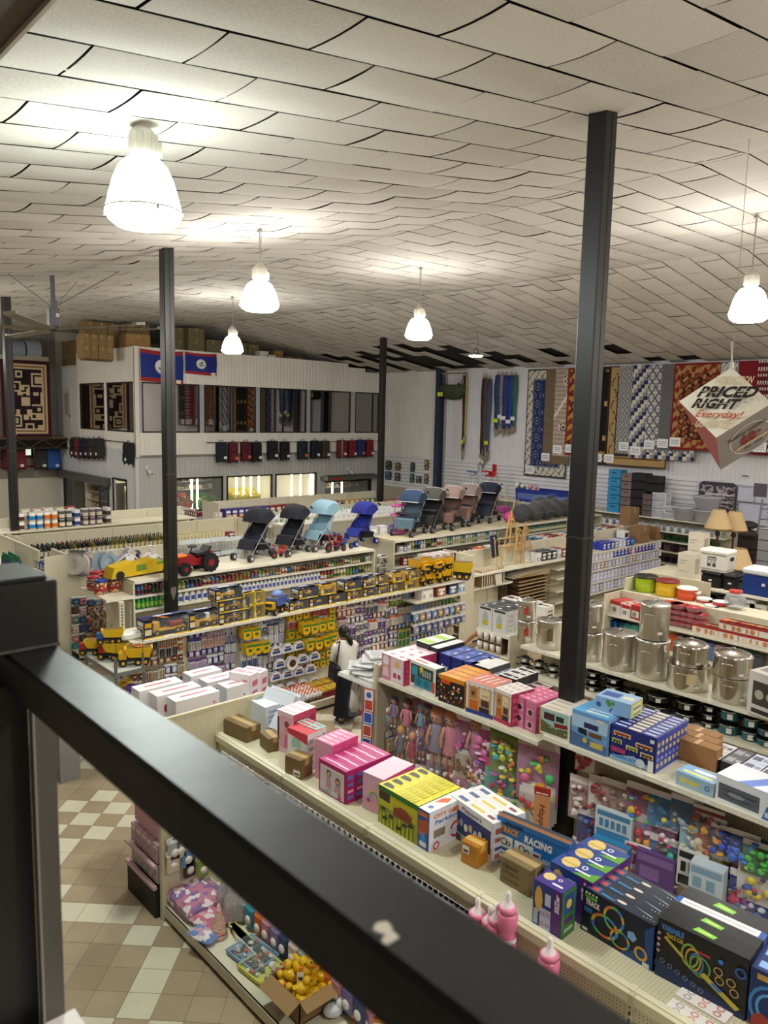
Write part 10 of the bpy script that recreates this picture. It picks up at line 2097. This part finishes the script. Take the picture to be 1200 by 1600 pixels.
# == G5 : coolers
G5=Fr('X',14.5,6.55);z5=onX(1091,916,14.0).z
gon(G5,5.6,z5-.005,'gondola carrying the picnic coolers at right',near=[(z5,.5),(z5-.45,.5),(1.2,.5)],far=[(z5,.4)],base=.5,fbase=.4)
def cooler(px0,px1,yt,yb,c,lid,label,z,d=.42,X=14.3,stripes=False,word=False,latch='#1c1c1e'):
 p0,p1=onX(px0,yb,X-d/2),onX(px1,yb,X-d/2);w=(p0.y-p1.y)*.86;H=ztop((px0+px1)/2,yt,X,(p0.y+p1.y)/2)-z-.02;b=MB(mat(c,.4));b.box(-w/2+.02,-d/2+.02,0,w/2-.02,d/2-.02,.03);b.box(-w/2,-d/2,.02,w/2,d/2,H*.76,b=.03)
 l=MB(mat(lid,.4));l.box(-w/2-.012,-d/2-.012,H*.77,w/2+.012,d/2+.012,H,b=.03);ps=[('lid',l)];hn=MB(mat(latch,.5));hn.box(w/2-.002,-.06,H*.52,w/2+.025,.06,H*.7,b=.01);ps.append(('handle',hn))
 if word:t=MB(mat('#3a3a3c',.4));F=Face(t,(-w/2,-d/2,0),(1,0,0),(0,0,1),w,H*.76);F.rect(.3,.68,.62,.9,'#4a4a4c');F.text('Coleman',.32,.72,.6,.86,'#e0deda',.03);F.rect(.3,.3,.44,.5,'#5a5a5c');F.rect(.5,.3,.62,.5,'#4a4a4c');F.text('316',.28,.54,.62,.62,'#3a3a3c',.03);ps.append(('printing',t))
 else:t=MB(mat('#e0dcd4',.4));t.box(-.03,-d/2-.003,H*.4,.03,-d/2,H*.5);ps.append(('label',t))
 Thing('picnic_cooler','cooler',b,ps).put((X,(p0.y+p1.y)/2,z),-PI/2,label=label);return z+H
zc_=cooler(1091,1127,888,917,'#17171a','#1c1c20','black cooler under the white one',z5);cooler(1127,1152,893,919,'#15161c','#1a1b22','smaller black cooler between the white and the blue one',z5);cooler(1088,1138,855,890,'#dedad2','#e4e0d8','white cooler with dark lettering stacked on the black one',zc_,word=True);cooler(1152,1232,886,932,'#14347e','#d8dce0','large blue cooler with white lid at the right edge',z5,d=.48)
zz5=z5-.45
for k,(px,c,nm,h)in enumerate(((1097,'#2a6a4a','green and blue',.22),(1112,'#1c1c1e','black',.3),(1126,'#1c1c1e','black',.3),(1140,'#a82c30','red',.28),(1158,'#d8d8d6','white',.34),(1172,'#e0e0dc','white',.36),(1190,'#dcdcd8','white',.3))):
 q=onX(px,930,14.2);r_,p_=toybox(.3,.24,h,c,c,c,art=lambda F,r:(F.rect(.25,.2,.75,.6,'#4a4a48'),F.rect(.3,.7,.7,.8,'#8a8a88')),pal=(c,'#5a5a5a'),seed=k);Thing('small_cooler_box','box',r_,p_).put((14.2,q.y,zz5),-PI/2,'%s boxed article under the coolers, %s from left'%(nm,ORD[k]))
def wc(px0,px1,yt,yb,X,z,label):
 p0,p1=onX(px0,yb,X),onX(px1,yb,X);w=p0.y-p1.y;H=ztop((px0+px1)/2,yt,X,(p0.y+p1.y)/2)-z;b=MB(mat('#cfc5b4',.6,noise=.06));b.box(-w/2,-w/2,0,w/2,w/2,H);F=fcs(b,w,w,H)['front'];F.rect(.1,.7,.6,.74,'#9a9184');F.rect(.1,.6,.5,.63,'#9a9184');F.rect(.1,.3,.7,.33,'#a89f90');t=MB(mat('#b9a98c',.4));t.box(-w/2,-.03,H,w/2,.03,H+.003);S=MB(mat('#a9a08c',.6));FS=fcs(S,w,w,H)['right'];FS.rect(.2,.2,.8,.8,'#a29a8a')
 Thing('white_carton','box',b,[('tape',t),('side_print',S)]).put((X+w/2,(p0.y+p1.y)/2,z),-PI/2,label=label);return z+H
zz=wc(1057,1082,865,903,15.8,onX(1060,903,15.8).z,'lower pale printed carton behind the jugs');wc(1074,1097,833,866,16.6,onX(1080,872,16.6).z,'upper pale printed carton behind the white cooler')
zz0=onX(1060,903,15.8).z;G6=Fr('X',16.4,8.6);gon(G6,2.0,zz0-.005,'low gondola under the pale printed cartons',near=[(zz0,.62)],far=[(zz0,.6)],base=.6,fbase=.6)
zz1=onX(1080,872,16.6).z;solo('carton_plinth',MB(mat('#c4baa6',.6)).box(16.55,onX(1097,870,16.6).y-.3,zz0,17.2,onX(1074,870,16.6).y+.02,zz1),'pale carton hidden under the upper printed one','box')
# == FOREGROUND RAILING
blk=mat('#1e1e1e',.42,.15,noise=.3,nscale=7.,bump=.10)
rail=MB(blk);XA,XZ,ZR=.497,.616,4.75
rail.box(XA,-1.2,ZR-.088,XZ,3.2,ZR,b=.008)
chip=MB('#b9b2a2')
q=onz(601,1452,ZR);pts=[(q.x+.009*cos(a)*(1+.4*sin(3*a)),q.y+.013*sin(a))for a in[k*PI/5 for k in range(10)]]
chip.prism(pts,ZR,ZR+.0006,ax='z');chip.prism([(a-.006,b-.02)for a,b in pts[:6]],ZR,ZR+.0005,ax='z')
post=MB(mat('#1b1917',.45,noise=.2,nscale=8));post.box(.43,1.785,ZR+.001,.618,2.02,ZR+.155,b=.004)
post.box(.47,1.80,ZR+.153,.6,2.0,ZR+.165,b=.004)
weld=MB(mat('#3c362f',.5,noise=.5,nscale=60));weld.cyl((.47,1.782,ZR+.004),(.618,1.782,ZR+.004),.0045,n=6)
lowp=MB('#161412');lowp.box(.40,1.83,3.72,.556,2.6,ZR-.089)
fl=MB(mat('#57544f',.4,.3,noise=.1,nscale=8));fl.box(.557,1.79,3.72,.604,1.815,ZR-.089);fl.box(.552,1.786,3.72,.557,1.815,ZR-.089,mat('#8b8781',.4,.3))
Thing('gallery_railing','railing',None,[('top_rail',rail,[('paint_chip',chip)]),('post_cap',post,[('weld',weld)],'black steel block on top of the rail'),('post',lowp),('flange',fl)]).put((0,0,0),0,'thick black painted steel railing crossing the foreground')
wq=onz(116,1580,3.8)
wb=MB('#d9d4cd');wb.box(wq.x-.35,wq.y-.6,3.72,wq.x,wq.y,3.8,b=.003)
ltop=MB(mat('#e6e2dc',.45));ltop.box(wq.x-.35,wq.y-.6,3.8,wq.x+.002,wq.y+.002,3.806)
Thing('white_box','box',wb,[('lid',ltop)]).put((0,0,0),0,'white box corner at the bottom left beside the railing post')
# == order words for look-alikes
def finish_labels():
 by={}
 for o in scene.objects:
  if o.parent is None and o.get('label'):by.setdefault(o['label'],[]).append(o)
 def px(o):
  d=Vector(o.location)-Vector((0,0,CAMH));return d.dot(RT)/max(.01,d.dot(FW))
 for lb,os_ in by.items():
  if len(os_)<2:continue
  if len(lb.split())>13:continue
  g=os_[0].get('group')or lb
  for k,o in enumerate(sorted(os_,key=lambda q:(round(px(q),3),-q.location.z))):
   n=k+1;sf='th' if 10<n%100<14 else{1:'st',2:'nd',3:'rd'}.get(n%10,'th')
   o['label']=lb+', %d%s from left'%(n,sf);o['group']=g
finish_labels()
